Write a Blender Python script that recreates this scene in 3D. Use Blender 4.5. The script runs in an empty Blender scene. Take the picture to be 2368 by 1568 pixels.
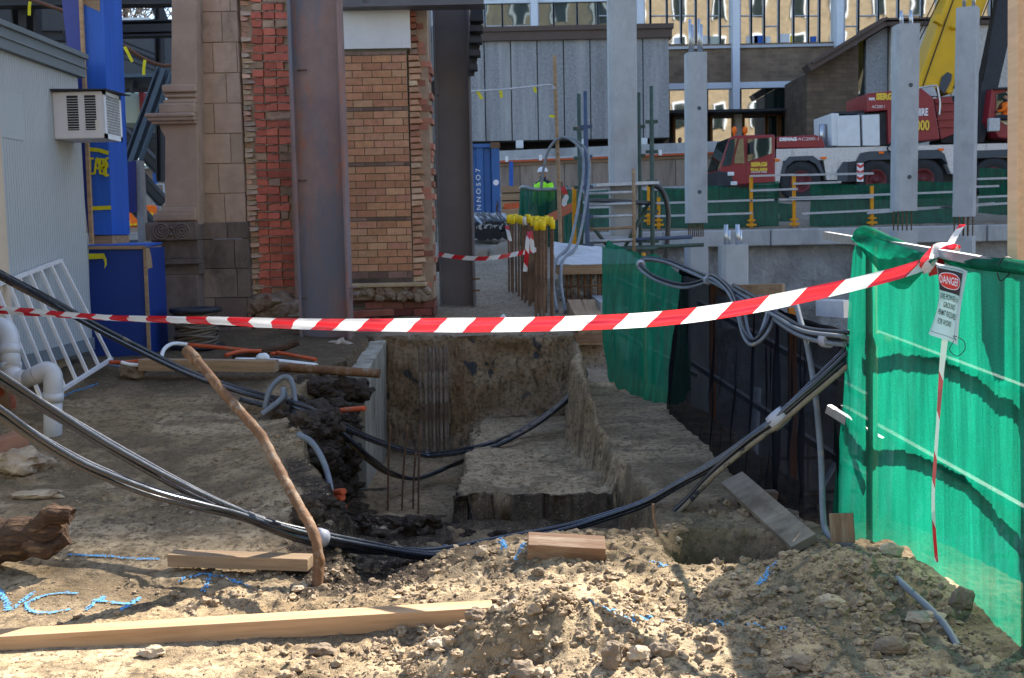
import bpy, math, random
import numpy as np
from mathutils import Vector, Matrix, noise as mnoise
R = math.radians
random.seed(7)
scene = bpy.context.scene
COL = scene.collection

# ------------------------------------------------------------------ camera
F_PX, CX, CY = 2600.0, 1184.0, 784.0
EYE = Vector((0, 0, 1.6))
PITCH, ROLL = math.atan(254 / 2600.0), 0.02
_f = Vector((0, math.cos(PITCH), -math.sin(PITCH)))
_u0 = Vector((0, math.sin(PITCH), math.cos(PITCH)))
_r0 = Vector((1, 0, 0))
_u = _u0 * math.cos(ROLL) + _r0 * math.sin(ROLL)
_r = _r0 * math.cos(ROLL) - _u0 * math.sin(ROLL)
cam_data = bpy.data.cameras.new('camera')
cam = bpy.data.objects.new('camera', cam_data)
COL.objects.link(cam)
m3 = Matrix((_r, _u, -_f)).transposed()
cam.matrix_world = Matrix.Translation(EYE) @ m3.to_4x4()
cam_data.sensor_width = 36.0
cam_data.lens = 36.0 * F_PX / 2368.0
cam_data.clip_start = 0.05
cam_data.clip_end = 2000.0
cam_data.dof.use_dof = True
cam_data.dof.focus_distance = 5.6
cam_data.dof.aperture_fstop = 9.0
scene.camera = cam

# ------------------------------------------------------------------ world and sun
SUN_AZ, SUN_EL = 42.0, 45.0          # degrees right of straight ahead, above the horizon
world = bpy.data.worlds.new('World')
scene.world = world
world.use_nodes = True
wn = world.node_tree
sky = wn.nodes.new('ShaderNodeTexSky')
sky.sky_type = 'NISHITA'
sky.sun_disc = False
sky.sun_elevation = R(SUN_EL)
sky.sun_rotation = R(SUN_AZ)
sky.air_density = 1.0
sky.dust_density = 0.6
wn.links.new(sky.outputs[0], wn.nodes['Background'].inputs[0])
wn.nodes['Background'].inputs[1].default_value = 0.108
sun_d = bpy.data.lights.new('sun', 'SUN')
sun_d.energy = 5.0
sun_d.angle = R(0.5)
sun_d.color = (1.0, 0.94, 0.84)
sun = bpy.data.objects.new('sun', sun_d)
COL.objects.link(sun)
sdir = Vector((math.sin(R(SUN_AZ)) * math.cos(R(SUN_EL)), math.cos(R(SUN_AZ)) * math.cos(R(SUN_EL)), math.sin(R(SUN_EL))))
sun.rotation_euler = sdir.to_track_quat('Z', 'Y').to_euler()
sun.location = (20, 20, 40)
vs = scene.view_settings
vs.view_transform = 'Standard'
vs.look = 'None'
vs.gamma = 1.0
vs.use_curve_mapping = False
vs.exposure = 1.8
try:
    scene.cycles.use_denoising = True
    scene.cycles.max_bounces = 8
    scene.cycles.transparent_max_bounces = 16
except Exception:
    pass

# ------------------------------------------------------------------ picture to world helpers
def ray(px, py):
    return _f + _r * ((px - CX) / F_PX) - _u * ((py - CY) / F_PX)
def W(px, py, d):
    v = ray(px, py)
    return EYE + v * (d / v.y)
def PX(px, py, X):
    v = ray(px, py)
    return EYE + v * (X / v.x)
def rect(x0, y0, x1, y1, d):
    a, b, c, e = W(x0, y0, d), W(x1, y0, d), W(x0, y1, d), W(x1, y1, d)
    return (a.x + c.x) / 2, (b.x + e.x) / 2, (c.z + e.z) / 2, (a.z + b.z) / 2
def sst(a, b, x):
    t = np.clip((x - a) / (b - a), 0, 1)
    return t * t * (3 - 2 * t)

# ------------------------------------------------------------------ scene graph helpers
WL = {}
def setp(o, label=None, cat=None, group=None, kind=None):
    if label: o['label'] = label
    if cat: o['category'] = cat
    if group: o['group'] = group
    if kind: o['kind'] = kind
def thing(name, label, cat, loc=(0, 0, 0), group=None):
    o = bpy.data.objects.new(name, None)
    o.empty_display_size = 0.1
    o.location = loc
    COL.objects.link(o)
    setp(o, label, cat, group)
    WL[o.name] = Vector(loc)
    return o
def link(name, me, m, parent, origin):
    if m:
        for mm in (m if isinstance(m, (list, tuple)) else [m]): me.materials.append(mm)
    o = bpy.data.objects.new(name, me)
    COL.objects.link(o)
    if parent is not None:
        o.parent = parent
        o.location = origin - WL[parent.name]
    else:
        o.location = origin
    WL[o.name] = Vector(origin)
    return o
class MB:
    def __init__(s):
        s.v, s.f, s.sm, s.c, s.mi = [], [], [], [], []
        s.cur, s.mat = (1, 1, 1), 0
    def face(s, idx, smooth=False):
        s.f.append(tuple(idx)); s.sm.append(smooth); s.c.append(s.cur); s.mi.append(s.mat)
    def hexa(s, p):
        b = len(s.v); s.v += [Vector(q) for q in p]
        for q in ((0, 3, 2, 1), (4, 5, 6, 7), (0, 1, 5, 4), (1, 2, 6, 5), (2, 3, 7, 6), (3, 0, 4, 7)):
            s.face([b + k for k in q])
    def box(s, x0, x1, y0, y1, z0, z1):
        s.hexa([(x0, y0, z0), (x1, y0, z0), (x1, y1, z0), (x0, y1, z0), (x0, y0, z1), (x1, y0, z1), (x1, y1, z1), (x0, y1, z1)])
    def beam(s, a, b, w, h, up=(0, 0, 1)):
        a, b = Vector(a), Vector(b); t = (b - a).normalized(); up = Vector(up)
        if abs(t.dot(up)) > 0.98: up = Vector((0, 1, 0))
        sd = t.cross(up).normalized() * (w / 2); un = sd.cross(t).normalized() * (h / 2)
        s.hexa([a - sd - un, a + sd - un, b + sd - un, b - sd - un, a - sd + un, a + sd + un, b + sd + un, b - sd + un])
    def prism(s, pts, off):
        n = len(pts); b = len(s.v); off = Vector(off)
        s.v += [Vector(p) for p in pts] + [Vector(p) + off for p in pts]
        s.face(range(b, b + n)); s.face([b + n + k for k in reversed(range(n))])
        for k in range(n):
            j = (k + 1) % n
            s.face([b + k, b + n + k, b + n + j, b + j])
    def tube(s, pts, r, n=8, caps=True):
        pts = [Vector(p) for p in pts]; m = len(pts); b = len(s.v)
        rr = r if isinstance(r, (list, tuple)) else [r] * m
        pn = None
        for i, p in enumerate(pts):
            t = (pts[min(i + 1, m - 1)] - pts[max(i - 1, 0)])
            t = t.normalized() if t.length > 1e-9 else Vector((0, 0, 1))
            if pn is None:
                pn = t.orthogonal().normalized()
            pn = (pn - t * pn.dot(t))
            pn = pn.normalized() if pn.length > 1e-6 else t.orthogonal().normalized()
            q = t.cross(pn)
            for k in range(n):
                a = 2 * math.pi * k / n
                s.v.append(p + (pn * math.cos(a) + q * math.sin(a)) * rr[i])
        for i in range(m - 1):
            for k in range(n):
                k2 = (k + 1) % n
                s.face([b + i * n + k, b + i * n + k2, b + (i + 1) * n + k2, b + (i + 1) * n + k], True)
        if caps:
            s.face([b + k for k in reversed(range(n))]); s.face([b + (m - 1) * n + k for k in range(n)])
    def grid(s, P, smooth=True, cfun=None):
        nu, nv = len(P), len(P[0]); b = len(s.v)
        for row in P: s.v += [Vector(q) for q in row]
        for i in range(nu - 1):
            for j in range(nv - 1):
                if cfun: s.mat = cfun(i, j)
                s.face([b + i * nv + j, b + (i + 1) * nv + j, b + (i + 1) * nv + j + 1, b + i * nv + j + 1], smooth)
    def lathe(s, c, prof, n=24, axis='z'):
        pts = []
        for r, h in prof:
            row = []
            for k in range(n + 1):
                a = 2 * math.pi * k / n
                if axis == 'z': row.append((c[0] + r * math.cos(a), c[1] + r * math.sin(a), c[2] + h))
                elif axis == 'y': row.append((c[0] + r * math.cos(a), c[1] + h, c[2] + r * math.sin(a)))
                else: row.append((c[0] + h, c[1] + r * math.cos(a), c[2] + r * math.sin(a)))
            pts.append(row)
        s.grid(pts)
    def lump(s, c, size, seed, rough=0.35, sub=2, sq=(1, 1, 1)):
        vs_, fs_ = ICO[sub]; b = len(s.v); o = Vector((seed * 7.13, seed * 3.7, seed * 1.9))
        for q in vs_:
            n_ = mnoise.noise(q * 1.3 + o) * rough + mnoise.noise(q * 3.1 + o) * rough * 0.5
            k = size * (1 + n_)
            s.v.append(Vector((c[0] + q.x * k * sq[0], c[1] + q.y * k * sq[1], c[2] + q.z * k * sq[2])))
        for t in fs_: s.face([b + i for i in t], sub > 2)
    def build(s, name, m, parent=None, label=None, cat=None, group=None, kind=None, bevel=0, origin=None):
        if origin is None:
            if parent is None:
                xs = [v.x for v in s.v]; ys = [v.y for v in s.v]; zs = [v.z for v in s.v]
                origin = Vector(((min(xs) + max(xs)) / 2, (min(ys) + max(ys)) / 2, min(zs)))
            else: origin = Vector((0, 0, 0)) + WL[parent.name]
        origin = Vector(origin)
        me = bpy.data.meshes.new(name)
        me.from_pydata([tuple(v - origin) for v in s.v], [], s.f)
        me.polygons.foreach_set('use_smooth', s.sm)
        me.polygons.foreach_set('material_index', s.mi)
        if any(c != (1, 1, 1) for c in s.c):
            at = me.color_attributes.new('col', 'FLOAT_COLOR', 'CORNER')
            arr = np.empty((len(me.loops), 4), np.float32); arr[:, 3] = 1; i = 0
            for f, c in zip(s.f, s.c):
                arr[i:i + len(f), :3] = c; i += len(f)
            at.data.foreach_set('color', arr.ravel())
        me.update()
        o = link(name, me, m, parent, origin)
        setp(o, label, cat, group, kind)
        if bevel:
            bv = o.modifiers.new('bevel', 'BEVEL'); bv.width = bevel; bv.segments = 2; bv.limit_method = 'ANGLE'
        return o
def ico(sub):
    import bmesh
    bm = bmesh.new(); bmesh.ops.create_icosphere(bm, subdivisions=sub, radius=1)
    bm.verts.ensure_lookup_table()
    r = ([v.co.copy() for v in bm.verts], [[v.index for v in f.verts] for f in bm.faces]); bm.free(); return r
ICO = {k: ico(k) for k in (1, 2, 3, 4)}
def spline(pts, n=8):
    P = [Vector(p) for p in pts]; P = [P[0] * 2 - P[1]] + P + [P[-1] * 2 - P[-2]]
    out = []
    for i in range(1, len(P) - 2):
        a, b, c, d = P[i - 1:i + 3]
        for k in range(n):
            t = k / n
            out.append(0.5 * ((2 * b) + (c - a) * t + (2 * a - 5 * b + 4 * c - d) * t * t + (3 * b - a - 3 * c + d) * t ** 3))
    out.append(P[-2]); return out
def pxs(l): return [W(*q) for q in l]
def copy_tree(o, parent=None):
    c = o.copy(); COL.objects.link(c); WL[c.name] = WL[o.name].copy()
    if parent is not None: c.parent = parent
    for ch in list(o.children): copy_tree(ch, c)
    return c
def text_geo(body, size, bold=0.0, space=1.0):
    cu = bpy.data.curves.new('lettering', 'FONT'); cu.body = body; cu.size = size; cu.offset = bold; cu.space_character = space; cu.resolution_u = 3
    t = bpy.data.objects.new('lettering', cu); COL.objects.link(t)
    dg = bpy.context.evaluated_depsgraph_get()
    me = bpy.data.meshes.new_from_object(t.evaluated_get(dg))
    V = [Vector(v.co) for v in me.vertices]; Fs = [list(p.vertices) for p in me.polygons]
    bpy.data.objects.remove(t); bpy.data.curves.remove(cu); bpy.data.meshes.remove(me)
    return V, Fs
def text_xz(mb, body, x, y, z, size, width=None, bold=0.0, fun=None, slant=0):
    V, Fs = text_geo(body, size, bold)
    w = max(v.x for v in V) - min(v.x for v in V); x_0 = min(v.x for v in V)
    k = (width / w) if width else 1.0; b = len(mb.v)
    for v in V:
        u = (v.x - x_0) * k + slant * v.y
        mb.v.append(fun(x + u, z + v.y) if fun else Vector((x + u, y, z + v.y)))
    for f in Fs: mb.face([b + i for i in f])

# ------------------------------------------------------------------ materials
def nt(name):
    m = bpy.data.materials.new(name); m.use_nodes = True
    t = m.node_tree; return m, t, t.nodes['Principled BSDF'], t.nodes['Material Output']
def M(name, col, rough=0.8, metal=0.0, var=0.25, scale=6.0, bump=0.25, bscale=40.0, dist=0.01, attr=False, stain=None, stain2=None, spec=0.3, stretch=(1, 1, 1), detail=6.0, rvar=0.0):
    m, t, b, out = nt(name); N, L = t.nodes.new, t.links.new
    tc = N('ShaderNodeTexCoord'); mp = N('ShaderNodeMapping'); mp.inputs['Scale'].default_value = stretch
    L(tc.outputs['Object'], mp.inputs['Vector'])
    n1 = N('ShaderNodeTexNoise'); n1.inputs['Scale'].default_value = scale; n1.inputs['Detail'].default_value = detail; n1.inputs['Roughness'].default_value = 0.65
    L(mp.outputs[0], n1.inputs['Vector'])
    mr = N('ShaderNodeMapRange'); mr.inputs[1].default_value = 0.25; mr.inputs[2].default_value = 0.75; mr.inputs[3].default_value = 1 - var; mr.inputs[4].default_value = 1 + var
    L(n1.outputs[0], mr.inputs[0])
    mx = N('ShaderNodeVectorMath'); mx.operation = 'SCALE'
    if attr:
        a = N('ShaderNodeAttribute'); a.attribute_name = 'col'; L(a.outputs['Color'], mx.inputs[0])
    else: mx.inputs[0].default_value = col[:3]
    L(mr.outputs[0], mx.inputs['Scale']); cur = mx.outputs[0]
    for st in (stain, stain2):
        if not st: continue
        c2, sc2, lo, hi, st2 = st
        mp2 = N('ShaderNodeMapping'); mp2.inputs['Scale'].default_value = st2; mp2.inputs['Location'].default_value = (3.1, 1.7, 5.3)
        L(tc.outputs['Object'], mp2.inputs['Vector'])
        n2 = N('ShaderNodeTexNoise'); n2.inputs['Scale'].default_value = sc2; n2.inputs['Detail'].default_value = 7; n2.inputs['Roughness'].default_value = 0.7
        L(mp2.outputs[0], n2.inputs['Vector'])
        r2 = N('ShaderNodeMapRange'); r2.inputs[1].default_value = lo; r2.inputs[2].default_value = hi; L(n2.outputs[0], r2.inputs[0])
        mi = N('ShaderNodeMix'); mi.data_type = 'RGBA'; mi.inputs[7].default_value = (*c2[:3], 1)
        L(r2.outputs[0], mi.inputs[0]); L(cur, mi.inputs[6]); cur = mi.outputs[2]
    L(cur, b.inputs['Base Color'])
    b.inputs['Roughness'].default_value = rough; b.inputs['Metallic'].default_value = metal
    b.inputs['Specular IOR Level'].default_value = spec
    if rvar:
        rr = N('ShaderNodeMapRange'); rr.inputs[1].default_value = 0.3; rr.inputs[2].default_value = 0.7; rr.inputs[3].default_value = max(0, rough - rvar); rr.inputs[4].default_value = min(1, rough + rvar)
        L(n1.outputs[0], rr.inputs[0]); L(rr.outputs[0], b.inputs['Roughness'])
    if bump:
        nb = N('ShaderNodeTexNoise'); nb.inputs['Scale'].default_value = bscale; nb.inputs['Detail'].default_value = 5
        L(mp.outputs[0], nb.inputs['Vector'])
        bp = N('ShaderNodeBump'); bp.inputs['Strength'].default_value = bump; bp.inputs['Distance'].default_value = dist
        L(nb.outputs[0], bp.inputs['Height']); L(bp.outputs[0], b.inputs['Normal'])
    return m
def cloth_net(name, col, hole=0.3, trans=0.55, weave=700.0, gloss=0.015):
    m, t, b, out = nt(name); N, L = t.nodes.new, t.links.new
    t.nodes.remove(b)
    tc = N('ShaderNodeTexCoord'); n1 = N('ShaderNodeTexNoise'); n1.inputs['Scale'].default_value = 12; n1.inputs['Detail'].default_value = 8
    mp = N('ShaderNodeMapping'); mp.inputs['Scale'].default_value = (1, 1, 0.12)
    L(tc.outputs['Object'], mp.inputs[0]); L(mp.outputs[0], n1.inputs[0])
    wv = N('ShaderNodeTexWave'); wv.bands_direction = 'Z'; wv.inputs['Scale'].default_value = weave / 4; wv.inputs['Distortion'].default_value = 1.0; wv.inputs['Detail'].default_value = 2
    L(tc.outputs['Object'], wv.inputs[0])
    mr = N('ShaderNodeMapRange'); mr.inputs[1].default_value = 0.3; mr.inputs[2].default_value = 0.7; mr.inputs[3].default_value = 0.66; mr.inputs[4].default_value = 1.25  # crease shading put into the net colour as darker upright streaks
    L(n1.outputs[0], mr.inputs[0])
    n9 = N('ShaderNodeTexNoise'); n9.inputs['Scale'].default_value = 210; n9.inputs['Detail'].default_value = 2; L(tc.outputs['Object'], n9.inputs[0])
    m9 = N('ShaderNodeMapRange'); m9.inputs[1].default_value = 0.3; m9.inputs[2].default_value = 0.7; m9.inputs[3].default_value = 0.72; m9.inputs[4].default_value = 1.28; L(n9.outputs[0], m9.inputs[0])
    mm = N('ShaderNodeMath'); mm.operation = 'MULTIPLY'; L(mr.outputs[0], mm.inputs[0]); L(m9.outputs[0], mm.inputs[1])
    sc = N('ShaderNodeVectorMath'); sc.operation = 'SCALE'; sc.inputs[0].default_value = col[:3]; L(mm.outputs[0], sc.inputs['Scale'])
    d = N('ShaderNodeBsdfDiffuse'); tr = N('ShaderNodeBsdfTranslucent'); L(sc.outputs[0], d.inputs[0]); L(sc.outputs[0], tr.inputs[0])
    m1 = N('ShaderNodeMixShader'); m1.inputs[0].default_value = trans; L(d.outputs[0], m1.inputs[1]); L(tr.outputs[0], m1.inputs[2])
    gl = N('ShaderNodeBsdfGlossy'); gl.inputs['Roughness'].default_value = 0.45; m3_ = N('ShaderNodeMixShader'); m3_.inputs[0].default_value = gloss
    L(m1.outputs[0], m3_.inputs[1]); L(gl.outputs[0], m3_.inputs[2])
    tp = N('ShaderNodeBsdfTransparent'); m2 = N('ShaderNodeMixShader')
    h = N('ShaderNodeMapRange'); h.inputs[3].default_value = max(0, hole - 0.1); h.inputs[4].default_value = hole + 0.1; L(wv.outputs['Fac'], h.inputs[0])
    L(h.outputs[0], m2.inputs[0]); L(m3_.outputs[0], m2.inputs[1]); L(tp.outputs[0], m2.inputs[2]); L(m2.outputs[0], out.inputs[0])
    return m
def glassy(name, tint=(0.8, 0.85, 0.9), refl=0.45, dark=(0.02, 0.025, 0.03), wavy=0.15):
    m, t, b, out = nt(name); N, L = t.nodes.new, t.links.new; t.nodes.remove(b)
    g = N('ShaderNodeBsdfGlossy'); g.inputs['Roughness'].default_value = 0.02; g.inputs[0].default_value = (*tint, 1)
    d = N('ShaderNodeBsdfDiffuse'); d.inputs[0].default_value = (*dark, 1)
    mx = N('ShaderNodeMixShader'); mx.inputs[0].default_value = refl; L(d.outputs[0], mx.inputs[1]); L(g.outputs[0], mx.inputs[2]); L(mx.outputs[0], out.inputs[0])
    tc = N('ShaderNodeTexCoord'); n = N('ShaderNodeTexNoise'); n.inputs['Scale'].default_value = 0.9; n.inputs['Detail'].default_value = 1; L(tc.outputs['Object'], n.inputs[0])
    bp = N('ShaderNodeBump'); bp.inputs['Strength'].default_value = wavy; bp.inputs['Distance'].default_value = 0.05; L(n.outputs[0], bp.inputs['Height']); L(bp.outputs[0], g.inputs['Normal'])
    return m
m_conc = M('pale_concrete', (0.38, 0.395, 0.41), 0.85, var=0.16, scale=2.5, bump=0.2, bscale=60, stain=((0.25, 0.26, 0.275), 1.2, 0.5, 0.72, (1, 1, 0.4)), stain2=((0.5, 0.5, 0.5), 5, 0.62, 0.74, (1, 1, 0.2)))
m_shot = M('sprayed_concrete', (0.27, 0.28, 0.29), 0.95, var=0.3, scale=1.5, bump=0.8, bscale=9, dist=0.08, stain=((0.10, 0.105, 0.11), 0.7, 0.5, 0.7, (1, 1, 0.35)), stain2=((0.5, 0.49, 0.46), 1.6, 0.62, 0.72, (1, 1, 0.5)))
m_steel = M('primed_steel', (0.23, 0.15, 0.14), 0.6, 0.0, var=0.28, scale=2.2, bump=0.15, bscale=70, stain=((0.34, 0.12, 0.065), 4.5, 0.55, 0.68, (1, 1, 0.5)), stain2=((0.13, 0.135, 0.17), 1.5, 0.46, 0.62, (1.5, 1, 0.35)), spec=0.4)
m_steel2 = M('grey_steel', (0.12, 0.112, 0.122), 0.6, 0.0, var=0.18, scale=2.0, bump=0.08, bscale=60, stain=((0.15, 0.075, 0.045), 9, 0.68, 0.78, (1, 1, 1)), spec=0.4)
m_frame = M('dark_frame_steel', (0.035, 0.038, 0.045), 0.65, var=0.25, scale=1.5, bump=0.05)
m_framel = M('blue_frame_steel', (0.07, 0.105, 0.15), 0.6, var=0.15, scale=2, bump=0.05)
m_rust = M('rusty_bar', (0.15, 0.085, 0.05), 0.85, var=0.4, scale=14, bump=0.5, bscale=140, dist=0.004, stain=((0.06, 0.04, 0.03), 5, 0.5, 0.7, (1, 1, 1)))
m_rebar = M('dusty_bar', (0.24, 0.2, 0.16), 0.9, var=0.4, scale=14, bump=0.5, bscale=140, dist=0.004, stain=((0.13, 0.075, 0.045), 5, 0.45, 0.6, (1, 1, 1)))
m_rpipe = M('rusty_pipe', (0.155, 0.078, 0.036), 0.75, var=0.45, scale=9, bump=0.5, bscale=60, dist=0.006, stain=((0.24, 0.18, 0.125), 9, 0.5, 0.6, (1, 1, 0.6)), stain2=((0.12, 0.055, 0.03), 8, 0.55, 0.68, (1, 1, 1)))
m_black = M('black_conduit', (0.014, 0.017, 0.024), 0.32, var=0.3, scale=10, bump=0.04, spec=0.6, stain=((0.17, 0.14, 0.10), 6, 0.6, 0.68, (1, 1, 1)))
m_blackc = M('clean_black_conduit', (0.014, 0.018, 0.03), 0.24, var=0.3, scale=10, bump=0.02, spec=0.75, stain=((0.1, 0.085, 0.065), 5, 0.69, 0.78, (1, 1, 1)), rvar=0.08)
m_stripe = M('pale_stripe', (0.3, 0.32, 0.36), 0.5, bump=0)
m_greyc = M('grey_conduit', (0.16, 0.18, 0.2), 0.55, var=0.3, scale=8, bump=0.05, stain=((0.3, 0.26, 0.2), 9, 0.58, 0.68, (1, 1, 1)))
m_mudc = M('muddy_conduit', (0.2, 0.165, 0.12), 0.9, var=0.35, scale=14, bump=0.5, bscale=60, dist=0.004, stain=((0.02, 0.024, 0.03), 9, 0.54, 0.6, (1, 1, 1)))
m_duct = M('grey_tape', (0.36, 0.37, 0.42), 0.5, var=0.15, bump=0.3, bscale=50)
m_pvc = M('grey_plastic_pipe', (0.50, 0.51, 0.53), 0.38, var=0.08, scale=4, bump=0.02, spec=0.5, stain=((0.38, 0.35, 0.3), 3, 0.6, 0.75, (1, 1, 1)))
m_orange = M('orange_conduit', (0.5, 0.09, 0.03), 0.55, var=0.25, scale=8, bump=0.05, stain=((0.3, 0.2, 0.13), 8, 0.58, 0.68, (1, 1, 1)))
m_white = M('white_plastic', (0.72, 0.73, 0.72), 0.5, var=0.08, bump=0.03, stain=((0.45, 0.4, 0.33), 6, 0.6, 0.72, (1, 1, 1)))
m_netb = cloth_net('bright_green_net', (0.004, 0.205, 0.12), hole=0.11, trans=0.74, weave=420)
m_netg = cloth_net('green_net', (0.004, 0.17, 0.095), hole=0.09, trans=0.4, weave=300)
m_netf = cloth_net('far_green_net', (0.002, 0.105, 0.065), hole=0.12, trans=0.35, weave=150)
m_netk = cloth_net('black_net', (0.005, 0.0055, 0.008), hole=0.10, trans=0.2, weave=300, gloss=0.008)
m_neto = cloth_net('orange_net', (0.6, 0.06, 0.02), hole=0.45, trans=0.3, weave=300)
m_yel = M('yellow_paint', (0.62, 0.27, 0.01), 0.5, var=0.2, scale=12, bump=0.08, stain=((0.25, 0.12, 0.04), 9, 0.6, 0.75, (1, 1, 1)))
m_yelpl = M('yellow_plastic', (0.75, 0.55, 0.01), 0.45, var=0.1, bump=0.02)
m_yeltp = M('yellow_tape', (0.60, 0.52, 0.01), 0.45, var=0.15, scale=20, bump=0.05)
m_galv = M('galvanised_steel', (0.5, 0.52, 0.55), 0.35, 0.85, var=0.25, scale=20, bump=0.05)
m_galvd = M('dull_galvanised_steel', (0.42, 0.44, 0.47), 0.55, 0.3, var=0.25, scale=10, bump=0.05)
m_alu = M('aluminium', (0.78, 0.79, 0.82), 0.35, 0.35, var=0.12, scale=20, bump=0.03)
m_scaf = M('green_scaffold', (0.045, 0.075, 0.06), 0.6, var=0.4, scale=6, bump=0.1, stain=((0.13, 0.08, 0.05), 8, 0.58, 0.7, (1, 1, 1)))
m_scafb = M('blue_scaffold', (0.05, 0.075, 0.13), 0.6, var=0.3, scale=6, bump=0.1)
m_red = M('dark_red_paint', (0.23, 0.016, 0.026), 0.35, var=0.12, scale=2, bump=0.02, spec=0.5)
m_silver = M('tread_plate', (0.54, 0.54, 0.55), 0.45, 0.3, var=0.3, scale=16, bump=0.6, bscale=16, dist=0.015, stain=((0.22, 0.2, 0.18), 1.2, 0.55, 0.75, (1, 1, 0.4)))
m_tyre = M('tyre_rubber', (0.03, 0.032, 0.036), 0.85, var=0.25, scale=8, bump=0.3, bscale=20)
m_dark = M('dark_metal', (0.03, 0.034, 0.042), 0.6, var=0.25, scale=3, bump=0.05)
m_slate = M('slate_plastic', (0.06, 0.07, 0.085), 0.6, var=0.12, scale=3, bump=0.05)
m_boom = M('boom_yellow', (0.62, 0.36, 0.0), 0.4, var=0.1, scale=1.2, bump=0.02, spec=0.5)
m_wpaint = M('scuffed_white_paint', (0.62, 0.65, 0.68), 0.5, var=0.1, scale=3, bump=0.05, stain=((0.32, 0.2, 0.1), 2.2, 0.66, 0.78, (1, 1, 0.4)), stain2=((0.2, 0.2, 0.2), 6, 0.7, 0.74, (1, 1, 1)))
m_wtext = M('white_lettering', (0.75, 0.72, 0.75), 0.5, bump=0, var=0.03)
m_ytext = M('yellow_lettering', (0.72, 0.5, 0.06), 0.5, bump=0, var=0.03)
m_ktext = M('black_lettering', (0.02, 0.02, 0.022), 0.5, bump=0, var=0.03)
m_gwin = glassy('clear_window', (0.62, 0.74, 0.76), 0.22, (0.06, 0.075, 0.08), 0.06)
m_gorg = glassy('mirror_window', (0.92, 0.94, 0.94), 0.68, (0.04, 0.042, 0.045), 0.05)
m_gdark = glassy('cab_glass', (0.7, 0.8, 0.8), 0.2, (0.012, 0.02, 0.02), 0.05)
m_wframe = M('white_window_frame', (0.62, 0.68, 0.76), 0.5, var=0.06, bump=0.02)
m_gframe = M('grey_window_frame', (0.42, 0.45, 0.5), 0.5, var=0.1, bump=0.02)
m_wood = M('pine', (0.44, 0.27, 0.145), 0.75, var=0.34, scale=3, bump=0.25, bscale=22, dist=0.004, stretch=(0.35, 6, 6), stain=((0.33, 0.18, 0.075), 2.2, 0.52, 0.72, (0.6, 14, 14)))
m_wood2 = M('weathered_timber', (0.30, 0.205, 0.125), 0.85, var=0.3, scale=3, bump=0.45, bscale=26, dist=0.005, stretch=(0.4, 7, 7), stain=((0.17, 0.105, 0.06), 2.0, 0.5, 0.7, (0.6, 10, 10)))
m_wood3 = M('old_hardwood', (0.20, 0.115, 0.07), 0.85, var=0.35, scale=3, bump=0.6, bscale=26, dist=0.006, stretch=(0.4, 8, 8), stain=((0.33, 0.25, 0.17), 2.4, 0.54, 0.72, (0.8, 6, 6)))
m_woodv = M('upright_pine', (0.66, 0.42, 0.25), 0.7, var=0.16, scale=3, bump=0.1, bscale=20, dist=0.003, stretch=(10, 10, 0.5), stain=((0.62, 0.34, 0.17), 2.4, 0.56, 0.74, (16, 16, 0.5)))
m_ply = M('hoarding_plywood', (0.29, 0.23, 0.185), 0.85, var=0.3, scale=1.6, bump=0.1, stretch=(2, 2, 0.4), stain=((0.13, 0.1, 0.085), 1.7, 0.55, 0.75, (2, 2, 0.3)))
m_plank = M('grey_plank', (0.23, 0.19, 0.145), 0.9, var=0.3, scale=4, bump=0.3, bscale=20, stretch=(3, 0.5, 3), stain=((0.14, 0.11, 0.08), 2.5, 0.5, 0.65, (2, 2, 2)))
m_log = M('root_wood', (0.075, 0.042, 0.025), 0.9, var=0.6, scale=6, bump=1.0, bscale=22, dist=0.03, stretch=(0.5, 3, 3), stain=((0.2, 0.12, 0.06), 6, 0.54, 0.66, (0.5, 4, 4)), stain2=((0.025, 0.016, 0.012), 7, 0.55, 0.65, (0.6, 5, 5)))
m_blue = M('blue_form_ply', (0.018, 0.10, 0.46), 0.5, var=0.2, scale=3, bump=0.05, stretch=(3, 3, 0.5), spec=0.4, stain=((0.07, 0.13, 0.3), 5, 0.6, 0.75, (4, 4, 0.3)))
m_bluev = M('violet_form_ply', (0.042, 0.055, 0.26), 0.45, var=0.14, scale=3, bump=0.03, spec=0.4)
m_bluec = M('container_blue', (0.042, 0.115, 0.30), 0.55, var=0.15, scale=2, bump=0.08, stain=((0.06, 0.025, 0.015), 2.2, 0.62, 0.66, (1, 1, 0.35)))
m_cabin = M('cabin_panel', (0.36, 0.385, 0.395), 0.3, var=0.04, scale=2, bump=0.0, bscale=60, spec=0.55, stretch=(1, 8, 0.3))
m_ctrim = M('cabin_trim', (0.14, 0.165, 0.18), 0.55, var=0.12, scale=4, bump=0.1, stretch=(4, 0.5, 4))
m_beige = M('beige_edge', (0.5, 0.4, 0.3), 0.6, var=0.08, bump=0.02)
m_ac = M('ac_casing', (0.60, 0.585, 0.60), 0.5, var=0.06, scale=5, bump=0.03)
m_stone = M('sandstone', (0.215, 0.15, 0.115), 0.95, var=0.2, scale=5, bump=0.4, bscale=34, dist=0.006, attr=True, stain=((0.1, 0.075, 0.06), 1.3, 0.56, 0.76, (1, 1, 0.6)))
m_stonep = M('plain_sandstone', (0.36, 0.26, 0.195), 0.95, var=0.2, scale=4, bump=0.4, bscale=34, dist=0.006, stain=((0.09, 0.066, 0.055), 1.1, 0.55, 0.75, (1, 1, 0.5)))
m_stonedp = M('plain_sooty_sandstone', (0.18, 0.14, 0.12), 0.95, var=0.25, scale=4, bump=0.4, bscale=34, dist=0.006, stain=((0.06, 0.05, 0.046), 1.3, 0.5, 0.7, (1, 1, 0.6)))
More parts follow.
